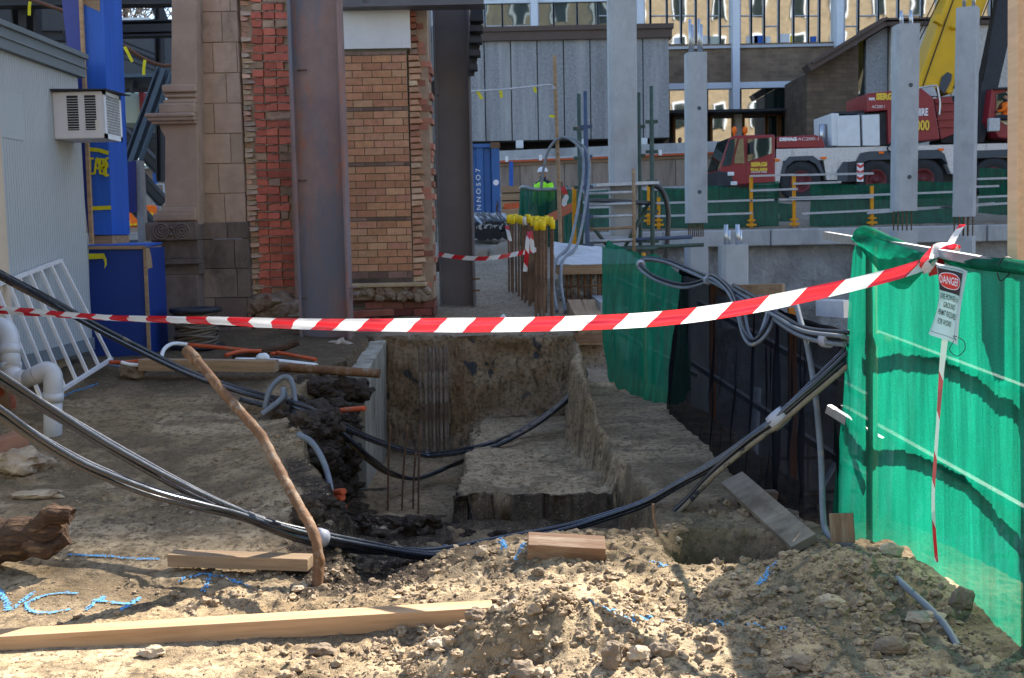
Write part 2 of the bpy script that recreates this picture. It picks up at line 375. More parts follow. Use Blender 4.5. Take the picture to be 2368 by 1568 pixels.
m_stoned = M('sooty_sandstone', (0.1, 0.075, 0.064), 0.95, var=0.25, scale=4, bump=0.4, bscale=34, dist=0.006, attr=True, stain=((0.05, 0.042, 0.04), 1.3, 0.5, 0.7, (1, 1, 0.6)))
m_brick = M('brick_faces', (0.3, 0.1, 0.06), 0.92, var=0.22, scale=12, bump=0.35, bscale=70, dist=0.006, attr=True)
m_mortar = M('lime_mortar', (0.33, 0.245, 0.18), 0.95, var=0.25, scale=9, bump=0.5, bscale=40, dist=0.01)
m_mortard = M('dark_mortar', (0.125, 0.12, 0.085), 0.95, var=0.25, scale=9, bump=0.3)
m_plaster = M('white_plaster', (0.66, 0.67, 0.69), 0.85, var=0.07, scale=4, bump=0.1, stain=((0.36, 0.22, 0.08), 3.0, 0.63, 0.76, (9, 9, 0.15)))
m_rubble = M('rubble', (0.25, 0.19, 0.14), 0.95, var=0.35, scale=7, bump=0.8, bscale=24, dist=0.02, stain=((0.16, 0.06, 0.04), 5, 0.55, 0.65, (1, 1, 1)))
m_panel = M('pebble_panel', (0.245, 0.255, 0.27), 0.95, var=0.35, scale=9, bump=0.5, bscale=14, dist=0.03, stain=((0.38, 0.38, 0.38), 0.9, 0.5, 0.7, (1.4, 1, 0.08)), stain2=((0.15, 0.15, 0.155), 0.8, 0.55, 0.75, (1, 1, 0.1)))
m_panel_lit = M('lit_pebble_panel', (0.46, 0.44, 0.41), 0.95, var=0.3, scale=9, bump=0.4, bscale=14, dist=0.03)  # lit copy of the pebble panel, the brighter light put into its colour
m_fascia = M('brown_fascia', (0.092, 0.066, 0.055), 0.6, var=0.15, scale=1, bump=0.03)
m_base = M('charcoal_wall', (0.04, 0.038, 0.037), 0.8, var=0.15, scale=1, bump=0.05)
m_tbrown = M('door_timber', (0.2, 0.095, 0.035), 0.6, var=0.15, bump=0.03)
m_hivis = M('lime_hi_vis', (0.35, 0.85, 0.03), 0.7, var=0.1, bump=0.05)
m_orhv = M('orange_hi_vis', (0.85, 0.16, 0.01), 0.7, var=0.1, bump=0.05)
m_skin = M('skin', (0.4, 0.22, 0.15), 0.6, var=0.08, bump=0.05)
m_cloth = M('dark_clothing', (0.03, 0.033, 0.045), 0.9, var=0.2, bump=0.1)
m_rope = M('dirty_rope', (0.14, 0.115, 0.09), 0.95, var=0.35, scale=12, bump=0.6, bscale=60)
m_spool = M('black_plastic_drum', (0.02, 0.024, 0.033), 0.5, var=0.25, bump=0.1, stain=((0.14, 0.12, 0.1), 4, 0.56, 0.7, (1, 1, 1)))
m_paint = M('blue_spray_paint', (0.09, 0.30, 0.56), 0.8, var=0.3, scale=30, bump=0.4, bscale=120)
m_tank = M('pale_green_container', (0.44, 0.50, 0.42), 0.6, var=0.1, scale=2, bump=0.03)
m_bpl = M('blue_plastic', (0.02, 0.1, 0.4), 0.5, var=0.2, bump=0.05)
def brick_tex(name, c1, c2, mort, L_=0.24, H_=0.086, gap=0.012):
    m, t, b, out = nt(name); N, L = t.nodes.new, t.links.new
    tc = N('ShaderNodeTexCoord'); sp = N('ShaderNodeSeparateXYZ'); cb = N('ShaderNodeCombineXYZ'); L(tc.outputs['Object'], sp.inputs[0])
    ad = N('ShaderNodeMath'); ad.operation = 'ADD'; L(sp.outputs[0], ad.inputs[0]); L(sp.outputs[1], ad.inputs[1]); L(ad.outputs[0], cb.inputs[0]); L(sp.outputs[2], cb.inputs[1])
    bt = N('ShaderNodeTexBrick'); bt.inputs['Scale'].default_value = 1; bt.inputs['Brick Width'].default_value = L_; bt.inputs['Row Height'].default_value = H_; bt.inputs['Mortar Size'].default_value = gap / 2
    bt.inputs['Color1'].default_value = (*c1, 1); bt.inputs['Color2'].default_value = (*c2, 1); bt.inputs['Mortar'].default_value = (*mort, 1)
    L(cb.outputs[0], bt.inputs['Vector'])
    nz = N('ShaderNodeTexNoise'); nz.inputs['Scale'].default_value = 1.5; nz.inputs['Detail'].default_value = 6; L(tc.outputs['Object'], nz.inputs[0])
    mr = N('ShaderNodeMapRange'); mr.inputs[1].default_value = .3; mr.inputs[2].default_value = .7; mr.inputs[3].default_value = .75; mr.inputs[4].default_value = 1.2; L(nz.outputs[0], mr.inputs[0])
    sc = N('ShaderNodeVectorMath'); sc.operation = 'SCALE'; L(bt.outputs[0], sc.inputs[0]); L(mr.outputs[0], sc.inputs['Scale']); L(sc.outputs[0], b.inputs['Base Color']); b.inputs['Roughness'].default_value = 0.9
    bp = N('ShaderNodeBump'); bp.inputs['Strength'].default_value = 0.4; bp.inputs['Distance'].default_value = 0.01; bp.invert = True; L(bt.outputs['Fac'], bp.inputs['Height']); L(bp.outputs[0], b.inputs['Normal'])
    return m
m_tanb = brick_tex('tan_brick', (0.24, 0.17, 0.11), (0.17, 0.115, 0.075), (0.2, 0.165, 0.13), 0.5, 0.19, 0.03)
m_brnb = brick_tex('brown_brick', (0.15, 0.105, 0.07), (0.1, 0.07, 0.048), (0.09, 0.07, 0.055), 0.5, 0.19, 0.03)
m_orgb = brick_tex('orange_brick', (0.25, 0.19, 0.115), (0.20, 0.15, 0.09), (0.24, 0.2, 0.14), 0.3, 0.1, 0.02)
# ------------------------------------------------------------------ terrain
def _hash(ix, iy, seed):
    h = (ix.astype(np.int64) * 374761393 + iy.astype(np.int64) * 668265263 + seed * 1442695041) & 0x7fffffff
    h = ((h ^ (h >> 13)) * 1274126177) & 0x7fffffff
    return ((h ^ (h >> 16)) & 0xffff) / 65535.0
def vnoise(x, y, seed=0):
    ix, iy = np.floor(x), np.floor(y); fx, fy = x - ix, y - iy
    fx = fx * fx * (3 - 2 * fx); fy = fy * fy * (3 - 2 * fy)
    a, b = _hash(ix, iy, seed), _hash(ix + 1, iy, seed); c, d = _hash(ix, iy + 1, seed), _hash(ix + 1, iy + 1, seed)
    return (a * (1 - fx) + b * fx) * (1 - fy) + (c * (1 - fx) + d * fx) * fy - 0.5
def fbm(x, y, seed=0, oct_=5, gain=0.55):
    r, a = 0, 1.0
    for k in range(oct_):
        r = r + a * vnoise(x, y, seed + k); x, y, a = x * 2.03 + 5.1, y * 2.03 + 1.7, a * gain
    return r
def billow(x, y, seed=0, oct_=4):
    r, a = 0, 1.0
    for k in range(oct_):
        r = r + a * (0.5 - np.abs(vnoise(x, y, seed + k)) * 2); x, y, a = x * 2.1 + 3.3, y * 2.1 + 7.7, a * 0.5
    return r
Y_B = [2, 4, 5.5, 7, 8, 9, 9.6, 11, 14, 20, 37, 60, 120]
Z_B = [-.03, 0, 0, .12, .22, .36, .48, .53, .55, 1.15, 1.75, 1.85, 2.0]
TL_Y = [4.9, 5.15, 5.7, 6.5, 7.1, 8.0, 8.8, 9.3, 9.65, 12]
TL_X = [-.80, -.86, -.94, -1.1, -1.32, -1.55, -1.72, -1.64, -1.47, -1.47]
TR_Y = [5.0, 6.0, 6.65, 8.0, 9.5, 10.5, 12]
TR_X = [.80, .80, .80, .68, .55, .60, .66]
XE_Y = [2, 4, 5.6, 6.1, 7, 8, 9.5, 11, 12, 13, 31]
XE_X = [2.5, 2.35, 2.1, 1.84, 1.7, 1.66, 1.62, 1.4, 1.28, 1.2, 1.2]
PIT = -3.6
def gauss(x, y, cx, cy, sx, sy): return np.exp(-((x - cx) / sx) ** 2 - ((y - cy) / sy) ** 2)
def height(x, y, fine=True):
    x = np.asarray(x, float); y = np.asarray(y, float)
    wx = x + 0.05 * fbm(x * 3, y * 3, 11, 3) + (0.018 * fbm(x * 16, y * 16, 12, 3) if fine else 0)
    wy = y + 0.05 * fbm(x * 3, y * 3, 21, 3) + (0.018 * fbm(x * 16, y * 16, 22, 3) if fine else 0)
    z = np.interp(y, Y_B, Z_B)
    wr = sst(.60, .70, wx) * sst(5.2, 5.9, y) * (1 - sst(12.7, 12.9, y))
    z = z * (1 - wr) + 0.03 * wr
    z = z + .07 * gauss(x, y, .15, 5.42, .75, .2) + .21 * gauss(x, y, .06, 4.24, .36, .2) + .15 * gauss(x, y, 1.5, 4.85, .42, .36)
    z = z + .07 * gauss(x, y, .75, 4.1, .5, .16) + .05 * gauss(x, y, -1.0, 6.6, .5, .5) + .10 * gauss(x, y, -1.45, 7.6, .35, .6) + .10 * gauss(x, y, -2.6, 11.3, .8, .5)
    z = z + .05 * gauss(x, y, -.3, 4.85, .5, .2) - .05 * gauss(x, y, -.9, 4.75, .35, .15)
    z = z - .05 * sst(6.0, 5.2, y) * (1 - sst(-.2, .3, x)) - .025 * gauss(x, y, -.55, 4.33, .5, .14)
    # trench
    fl = np.where(wx > -.40 + .1 * (y - 8) * 0.3, np.where(wy > 7.45, np.interp(y, [7.4, 11.4], [-.19, -.31]), -.36), -.64)
    ramp = np.interp(y, [5.0, 5.6, 6.5, 7.2, 8.3, 9.0], [-.14, -.2, -.26, -.34, -.6, -.64])
    lf = 1 - sst(-.35, .1, x)
    fl = np.where(wx > -.40, np.maximum(fl, np.interp(y, [5.4, 6.3, 7.2], [-.2, -.33, -.36])), np.maximum(fl, ramp))
    fl = fl + .05 * fbm(x * 5, y * 5, 31, 4) * (y < 9.2)
    xl, xr = np.interp(y, TL_Y, TL_X), np.interp(y, TR_Y, TR_X)
    yf = np.interp(x, [-1.2, -.95, -.75, -.4, 0, .4, .7, .85], [4.9, 5.02, 5.12, 5.45, 5.72, 5.78, 5.72, 5.6])
    s = np.maximum.reduce([xl - wx, wx - xr, yf - wy, wy - 11.42])
    slope = np.where(wy > 9.2, .10, np.where(y < 6.3, .16, .08))
    w = 1 - sst(-1, 0, s / slope)
    z = z * (1 - w) + np.minimum(z, fl) * w
    # hollow beyond the crest on the right
    h = 1 - sst(.6, 1.0, np.sqrt(((wx - 1.06) / .38) ** 2 + ((wy - 5.42) / .33) ** 2))
    z = z - .26 * h
    # basement excavation
    ex = np.interp(y, XE_Y, XE_X)
    e = sst(0, .06, wx - ex) * (1 - sst(30.9, 30.95, y))
    pl = np.interp(y, [31, 38, 43, 120], [1.5, 2.3, 2.45, 2.6]); k = sst(2, 6, x) * (y > 30.9)
    z = z * (1 - k) + pl * k
    z = z * (1 - e) + PIT * e
    if fine:
        near = 1 - sst(6.3, 9.5, y)
        cl = sst(-.05, .35, fbm(x * 1.7 + 3, y * 2.3, 41, 4)) * .8 + .9 * gauss(x, y, .1, 4.2, .7, .35) + .7 * gauss(x, y, .3, 5.2, .8, .4) + .9 * gauss(x, y, 1.4, 4.5, .6, .6) + .5 * gauss(x, y, -.8, 4.9, .4, .3)
        cl = np.clip(cl, 0.06, 1.3)
        z = z + near * cl * (.034 * (billow(x * 9, y * 9, 51, 4) - .35) + .013 * fbm(x * 42, y * 42, 61, 3))
        z = z + (1 - near) * .02 * fbm(x * 6, y * 6, 71, 4) * (y < 16) + .012 * fbm(x * 2, y * 2, 81, 3)
        z = z + .05 * (y > 12) * fbm(x * .9, y * .9, 91, 4)
        tracks = np.exp(-((y - 4.02 - .03 * np.sin(x * 3)) / .05) ** 2) * (x < .1)
        z = z - .04 * tracks
    return z
def GZ(x, y): return float(height(np.array([x]), np.array([y]))[0])
def seg(a, b, n): return np.linspace(a, b, n, endpoint=False)
gx = np.concatenate([seg(-60, -8, 36), seg(-8, -3.2, 110), seg(-3.2, 2.45, 440), seg(2.45, 6, 40), seg(6, 60, 40), [60]])
gy = np.concatenate([seg(1, 3.5, 50), seg(3.5, 6.3, 215), seg(6.3, 11.2, 215), seg(11.2, 11.5, 45), seg(11.5, 12, 20), seg(12, 16, 60), seg(16, 30.8, 60), seg(30.8, 31.1, 8), seg(31.1, 120, 50), [120]])
XX, YY = np.meshgrid(gx, gy)
ZZ = height(XX, YY)
def terrain():
    nx, ny = len(gx), len(gy)
    me = bpy.data.meshes.new('ground')
    gyv, gxv = np.gradient(ZZ, gy, gx); st = sst(.9, 2.2, np.hypot(gxv, gyv)) * (YY > 5) * (YY < 12) * (ZZ > -1.2) * np.where((XX > .3) & (YY < 11), .45, 1)
    n3a = fbm(XX * 5 + ZZ * 2, ZZ * 6 + YY * 5, 201, 4); n3b = fbm(YY * 5 + ZZ * 2.5, ZZ * 6 + XX * 5, 211, 4); n3c = fbm((XX + YY) * 19, ZZ * 21, 221, 3)
    XW_ = XX + st * (.045 * n3b + .014 * n3c); YW_ = YY + st * (.085 * n3a + .03 * n3c)
    co = np.stack([XW_, YW_, ZZ], -1).reshape(-1, 3).astype(np.float32)
    i = np.arange(nx * ny).reshape(ny, nx)
    q = np.stack([i[:-1, :-1], i[:-1, 1:], i[1:, 1:], i[1:, :-1]], -1).reshape(-1, 4)
    me.vertices.add(len(co)); me.vertices.foreach_set('co', co.ravel())
    me.loops.add(q.size); me.loops.foreach_set('vertex_index', q.ravel().astype(np.int32))
    me.polygons.add(len(q)); me.polygons.foreach_set('loop_start', np.arange(0, q.size, 4, dtype=np.int32))
    me.polygons.foreach_set('use_smooth', np.ones(len(q), bool))
    me.update(calc_edges=True)
    # soil kinds: r dark topsoil, g pale soil with painted sunlit tone, b brown clay face, a grey dust
    x, y, z = XX, YY, ZZ
    base = height(x, y, False)
    xl = np.interp(y, TL_Y, TL_X); n1 = fbm(x * 2.2, y * 2.2, 101, 4); n2 = fbm(x * 7, y * 7, 111, 3)
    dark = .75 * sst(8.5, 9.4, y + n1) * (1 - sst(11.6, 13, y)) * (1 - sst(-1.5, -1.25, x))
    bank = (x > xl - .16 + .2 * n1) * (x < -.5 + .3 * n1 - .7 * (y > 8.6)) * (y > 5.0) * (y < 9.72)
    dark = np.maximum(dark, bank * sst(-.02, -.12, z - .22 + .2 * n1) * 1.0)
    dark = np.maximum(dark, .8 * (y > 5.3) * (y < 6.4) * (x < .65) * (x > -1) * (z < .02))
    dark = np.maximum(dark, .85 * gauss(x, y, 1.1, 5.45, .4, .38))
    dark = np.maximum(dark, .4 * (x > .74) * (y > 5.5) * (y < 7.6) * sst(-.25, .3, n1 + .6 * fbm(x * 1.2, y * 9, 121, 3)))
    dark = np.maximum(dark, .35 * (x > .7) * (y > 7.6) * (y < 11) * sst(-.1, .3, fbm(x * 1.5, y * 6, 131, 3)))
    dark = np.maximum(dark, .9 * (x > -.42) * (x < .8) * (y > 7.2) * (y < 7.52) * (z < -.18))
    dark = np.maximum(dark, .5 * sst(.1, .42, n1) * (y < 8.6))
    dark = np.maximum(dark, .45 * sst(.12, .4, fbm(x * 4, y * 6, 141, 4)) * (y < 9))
    pale = sst(-.25, .25, fbm(x * 1.3, y * 2.1, 151, 4)) * (y < 6.2)  # paleness of the sunlit foreground put into the soil colour
    pale = np.maximum(pale, .75 * sst(.1, .3, fbm(x * 1.6, y * 3, 161, 4)) * (y < 8.8) * (x < -.9))
    pale = np.maximum(pale, .8 * gauss(x, y, np.interp(y, TR_Y, TR_X) + .05, y, .06, 1) * (y > 5.9) * (y < 11))
    brown = sst(11.28, 11.4, y) * (1 - sst(11.5, 11.56, y)) * (x > -1.4) * (x < .75) * (z < .5)
    pale = np.maximum(pale, .75 * (x > -.42) * (x < .72) * (y > 7.5) * (y < 11.3) * (z < -.12) + .5 * (x > .62) * (x < 1.6) * (y > 7.4) * (y < 12.5))
    brown = np.maximum(brown, .15 * (x > -.5) * (x < .75) * (y > 7.7) * (y < 11.5) * (z < -.25))
    grey = np.maximum(sst(15, 19, y), .6 * (y > 11.3) * (x > -1.6))
    arr = np.stack([np.clip(dark, 0, 1), np.clip(pale, 0, 1), np.clip(brown, 0, 1), np.clip(grey, 0, 1)], -1).reshape(-1, 4).astype(np.float32)
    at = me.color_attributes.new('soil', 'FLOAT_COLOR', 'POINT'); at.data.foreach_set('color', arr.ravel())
    m, t, b, out = nt('soil'); N, L = t.nodes.new, t.links.new
    A = N('ShaderNodeAttribute'); A.attribute_name = 'soil'; sp = N('ShaderNodeSeparateColor'); L(A.outputs['Color'], sp.inputs[0])
    tc = N('ShaderNodeTexCoord')
    def noi(s, d=6, r=.65):
        n = N('ShaderNodeTexNoise'); n.inputs['Scale'].default_value = s; n.inputs['Detail'].default_value = d; n.inputs['Roughness'].default_value = r; L(tc.outputs['Object'], n.inputs[0]); return n.outputs[0]
    def rng(i, lo, hi, a=0, c=1):
        n = N('ShaderNodeMapRange'); n.inputs[1].default_value = lo; n.inputs[2].default_value = hi; n.inputs[3].default_value = a; n.inputs[4].default_value = c; L(i, n.inputs[0]); return n.outputs[0]
    def mix(f, a, c):
        n = N('ShaderNodeMix'); n.data_type = 'RGBA'; L(f, n.inputs[0])
        for k, v in ((6, a), (7, c)):
            if isinstance(v, tuple): n.inputs[k].default_value = (*v, 1)
            else: L(v, n.inputs[k])
        return n.outputs[2]
    def mul(a, c):
        n = N('ShaderNodeMath'); n.operation = 'MULTIPLY'; n.use_clamp = True; L(a, n.inputs[0])
        if isinstance(c, float): n.inputs[1].default_value = c
        else: L(c, n.inputs[1])
        return n.outputs[0]
    c = mix(rng(noi(3.5), .38, .64), (.255, .18, .10), (.36, .265, .16))
    c = mix(mul(sp.outputs[1], rng(noi(9), .35, .6)), c, (.51, .39, .245))
    c = mix(A.outputs['Alpha'], c, mix(rng(noi(1.2), .4, .62), (.235, .195, .15), (.30, .26, .21)))
    c = mix(sp.outputs[2], c, mix(rng(noi(4), .4, .6), (.235, .155, .085), (.34, .25, .155)))
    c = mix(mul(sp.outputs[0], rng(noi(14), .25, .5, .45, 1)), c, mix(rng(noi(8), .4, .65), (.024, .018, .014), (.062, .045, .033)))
    c = mix(rng(noi(26, 8), .49, .62, 0, .85), c, (.105, .078, .052))
    c = mix(rng(noi(60, 4), .62, .7, 0, .8), c, (.5, .42, .31))
    # dark grey clay pockets in the cut face
    vo = noi(6, 2, .4); c = mix(mul(sp.outputs[2], rng(vo, .62, .66)), c, (.06, .062, .066))
    L(c, b.inputs['Base Color']); b.inputs['Roughness'].default_value = .95; b.inputs['Specular IOR Level'].default_value = .15
    bp = N('ShaderNodeBump'); bp.inputs['Strength'].default_value = .9; bp.inputs['Distance'].default_value = .012; L(noi(75, 6, .7), bp.inputs['Height'])
    bp2 = N('ShaderNodeBump'); bp2.inputs['Strength'].default_value = .7; bp2.inputs['Distance'].default_value = .04; L(noi(14, 5), bp2.inputs['Height']); L(bp2.outputs[0], bp.inputs['Normal'])
    L(bp.outputs[0], b.inputs['Normal'])
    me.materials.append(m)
    o = bpy.data.objects.new('ground', me); COL.objects.link(o); o['kind'] = 'structure'; WL['ground'] = Vector((0, 0, 0))
    return m
m_soil = terrain()
m_clod = M('soil_lump', (.30, .22, .14), .95, var=.4, scale=14, bump=.8, bscale=70, dist=.01, stain=((.15, .105, .065), 9, .5, .66, (1, 1, 1)), stain2=((.46, .37, .26), 6, .56, .68, (1, 1, 1)))
m_rock = M('limestone_rock', (.42, .33, .23), .95, var=.3, scale=8, bump=.7, bscale=45, dist=.012, stain=((.2, .14, .09), 6, .5, .62, (1, 1, 1)))
m_rockd = M('dark_rock', (.2, .15, .105), .95, var=.35, scale=8, bump=.8, bscale=45, dist=.012, stain=((.38, .3, .2), 6, .55, .66, (1, 1, 1)))
# loose crumbs: nobody could count them
rs = np.random.RandomState(5)
cx_ = np.concatenate([rs.uniform(-2.6, 2.2, 5200), rs.normal(.05, .5, 3000), rs.normal(1.3, .45, 2400), rs.normal(-.6, .5, 900), rs.normal(-1.35, .3, 700)])
cy_ = np.concatenate([rs.uniform(3.6, 6.6, 5200), rs.normal(4.2, .3, 3000), rs.normal(4.5, .45, 2400), rs.normal(5.0, .25, 900), rs.normal(7.4, .6, 700)])
dens = fbm(cx_ * 1.7 + 3, cy_ * 2.3, 41, 4)
cz_ = height(cx_, cy_)
cs_ = np.clip(.0034 / (rs.rand(len(cx_)) + .05) ** .75, .003, .024)
mb = MB()
for k in range(len(cx_)):
    if k < 5200 and dens[k] < .02 and cs_[k] > .008: continue
    if cx_[k] < -.55 and dens[k] < .2 and cs_[k] > .0065 and k % 5: continue
    if cx_[k] > 1.8 or cz_[k] < -1 or cy_[k] < 3.3: continue
    s_ = cs_[k]
    mb.lump((cx_[k], cy_[k], cz_[k] + s_ * .2), s_, k % 977, .85, 1 if s_ < .010 else 2, (1, rs.uniform(.7, 1.2), rs.uniform(.55, .9)))
mb.build('soil_crumbs', m_clod, label='loose pale brown soil crumbs over the foreground earth', cat='loose soil', kind='stuff', origin=(0, 4, 0))
rocks = [(1020, 2, 0, 0, 0)]
def rock(px, py, size, label, m=m_rock, sq=(1, .85, .7), seed=0, sink=.35, zz=None):
    z = zz if zz is not None else 0.03
    for _ in range(4):
        v = ray(px, py); t = (z - EYE.z) / v.z; p = EYE + v * t; z = GZ(p.x, p.y)
    b_ = MB(); size *= .82; b_.lump((p.x, p.y, z + size * sq[2] * (1 - sink)), size, seed + px * .01, .42, 3, sq); b_.v = [v + mnoise.noise_vector(v * 40) * size * .10 + mnoise.noise_vector(v * 90) * size * .05 for v in b_.v]; b_.sm = [False] * len(b_.f)
    b_.build('rock', m, label=label, cat='rock', group='loose rocks on the ground')
    return p
rock(1203, 1478, .062, 'large brown clod on top of the foreground soil heap', m_rockd, seed=1)
rock(1015, 1545, .05, 'pale rock at the bottom edge left of the soil heap', m_rock, (1.1, .8, .6), 2)
rock(1475, 1510, .05, 'pale flat-topped rock right of the foreground soil heap', m_rock, (1.1, .8, .7), 3)
rock(1530, 1545, .05, 'brown lump of earth just below the pale flat-topped rock', m_rockd, (1.2, .8, .7), 4)
rock(1415, 1540, .06, 'jagged brown clod at the bottom edge of the picture', m_rockd, (.8, .8, 1.1), 5)
rock(1355, 1500, .026, 'small egg-shaped brown stone at the end of the blue line', m_rockd, (.7, .7, 1.1), 6)
rock(1115, 1310, .04, 'pale knobbly stone on the far crest of the soil heap', m_rock, (.9, .8, 1), 7)
rock(905, 1325, .032, 'twin-lobed pale stone on the left edge of the soil heap', m_rock, (1, .8, .9), 8)
rock(2062, 1293, .055, 'big smooth tan stone at the foot of the bright green net', m_rock, (1.2, .9, .72), 9)
rock(2140, 1440, .06, 'long tan rock beside the thin grey conduit', m_rock, (1.5, .9, .5), 10)
rock(2225, 1405, .06, 'dark square clod against the bottom of the bright green net', m_rockd, (1, .8, .95), 11)
rock(50, 1090, .17, 'rounded pale boulder at the left edge beside the plastic pipe', m_rock, (1.3, 1, .62), 12, zz=.1)
rock(85, 1150, .09, 'whitish crumbling rock in front of the pale boulder', m_rock, (2.2, .8, .35), 13, zz=.1)
rock(312, 925, .13, 'grey angular stone right of the plastic pipe', m_rockd, (1.1, .8, .7), 14, zz=.4)
rock(1245, 1330, .035, 'brown stone on the sunlit slope below the timber block', m_rockd, (1.1, .8, .7), 15)
rock(1920, 1400, .05, 'broken yellowish clod at the left of the right-hand mound', m_rock, (1.2, .9, .7), 16)
rock(1330, 1235, .04, 'crumbly earth lump on the crest behind the timber block', m_rockd, (1.3, .8, .7), 17)
rock(1770, 1270, .085, 'curved brown clay lump lying in the right-hand hollow', m_rockd, (1.5, .7, .7), 18, zz=0)
rock(1100, 880 + 640, .045, 'reddish brown clod on the left flank of the foreground heap', m_rockd, (1, .8, .8), 19)
rock(590, 1435, .05, 'flat brown clod in front of the long pine beam', m_rockd, (1.4, .8, .4), 20)
rock(740, 1510, .055, 'brown clod pressed in the wheel rut near the bottom edge', m_rockd, (1.3, .8, .5), 21)
rock(350, 1515, .05, 'tan clod in the bottom left corner below the beam', m_rock, (1.3, .8, .5), 22)
rock(1650, 1490, .028, 'little dark pebble standing in the shadow of the net', m_rockd, (.8, .8, 1), 23)
rock(2060, 1505, .06, 'big brown clod at the bottom right of the picture', m_rockd, (1.2, .9, .7), 24)
rock(1850, 1550, .05, 'brown clod on the bottom edge right of the pebble', m_rockd, (1.2, .9, .6), 25)
# ------------------------------------------------------------------ blue spray paint on the ground
def g_at(px, py, z0=0.0):
    z = z0
    for _ in range(6):
        v = ray(px, py); t = (z - EYE.z) / v.z; p = EYE + v * t; z = GZ(p.x, p.y)
    return p.x, p.y
def paint(strokes, label, w=.016, seed=1, z0=0.0):
    rr = random.Random(seed); b_ = MB()
    for st in strokes:
        P = spline([(*g_at(q[0], q[1], z0), 0) for q in st], 14) if len(st) > 1 else []
        for i in range(len(P) - 1):
            a, c = P[i], P[i + 1]; n = max(1, int((c - a).length / .006))
            for k in range(n):
                p = a.lerp(c, k / n); t = (c - a).normalized(); sd = Vector((-t.y, t.x, 0))
                for j in range(5):
                    if rr.random() < .42: continue
                    o_ = rr.gauss(0, w * .36); q = p + sd * o_; s_ = rr.uniform(.003, .0065)
                    bb = len(b_.v); a0 = rr.random() * 6
                    for e in range(5):
                        X_, Y_ = q.x + s_ * math.cos(a0 + e * 1.256), q.y + s_ * math.sin(a0 + e * 1.256)
                        b_.v.append(Vector((X_, Y_, 0)))
                    b_.face([bb + e for e in range(5)], True)
    xs = np.array([v.x for v in b_.v]); ys = np.array([v.y for v in b_.v]); zs = height(xs, ys) + .006 + np.array([rr.random() * .002 for _ in xs])
    for v, z in zip(b_.v, zs): v.z = z
    return b_.build('paint_mark', m_paint, label=label, cat='paint mark', group='blue survey paint on the earth')
paint([[(-14, 1356), (10, 1385), (22, 1414)], [(22, 1414), (55, 1390), (80, 1370)]], 'blue sprayed letter V at the left edge of the lettering', .02, 1)
paint([[(178, 1375), (140, 1374), (95, 1382), (62, 1398), (70, 1414), (110, 1420), (165, 1412)]], 'blue sprayed letter C between the V and the H', .016, 2)
paint([[(243, 1382), (220, 1396), (198, 1415)], [(218, 1390), (250, 1394), (282, 1398), (300, 1399)], [(325, 1385), (300, 1400), (280, 1417)]], 'blue sprayed letter H at the end of the lettering', .017, 3)
paint([[(490, 1331), (482, 1350), (470, 1378)], [(415, 1348), (455, 1333), (490, 1330)], [(490, 1330), (530, 1342), (578, 1361)], [(462, 1384), (458, 1388)]], 'blue sprayed arrow pointing away from the camera', .019, 4)
paint([[(160, 1285), (240, 1289), (310, 1295), (372, 1296)]], 'blue dash of paint left of the short timber', .016, 5)
paint([[(1362, 1427), (1440, 1433), (1520, 1437), (1600, 1446), (1690, 1451), (1770, 1455), (1838, 1460)]], 'long blue line across the sunlit right foreground', .022, 6)
paint([[(1030, 1265), (1100, 1268), (1170, 1272)], [(1190, 1281), (1215, 1287)]], 'blue line along the crest left of the timber block', .02, 7, .1)
paint([[(1505, 1308), (1545, 1312)]], 'short blue dab on the crest right of the timber block', .02, 8)
paint([[(1745, 1362), (1770, 1345), (1778, 1318), (1800, 1300)]], 'blue dab on the yellowish mound beside the hollow', .02, 9)
paint([[(148, 952), (190, 940), (230, 932)], [(260, 912), (305, 908), (310, 903)], [(365, 900), (430, 893)]], 'blue broken line near the plastic pipe', .03, 10, .4)
paint([[(545, 862), (600, 868), (650, 860)], [(630, 845), (660, 850)]], 'faint blue smear near the pit edge behind the rusty pipe', .03, 11, .45)
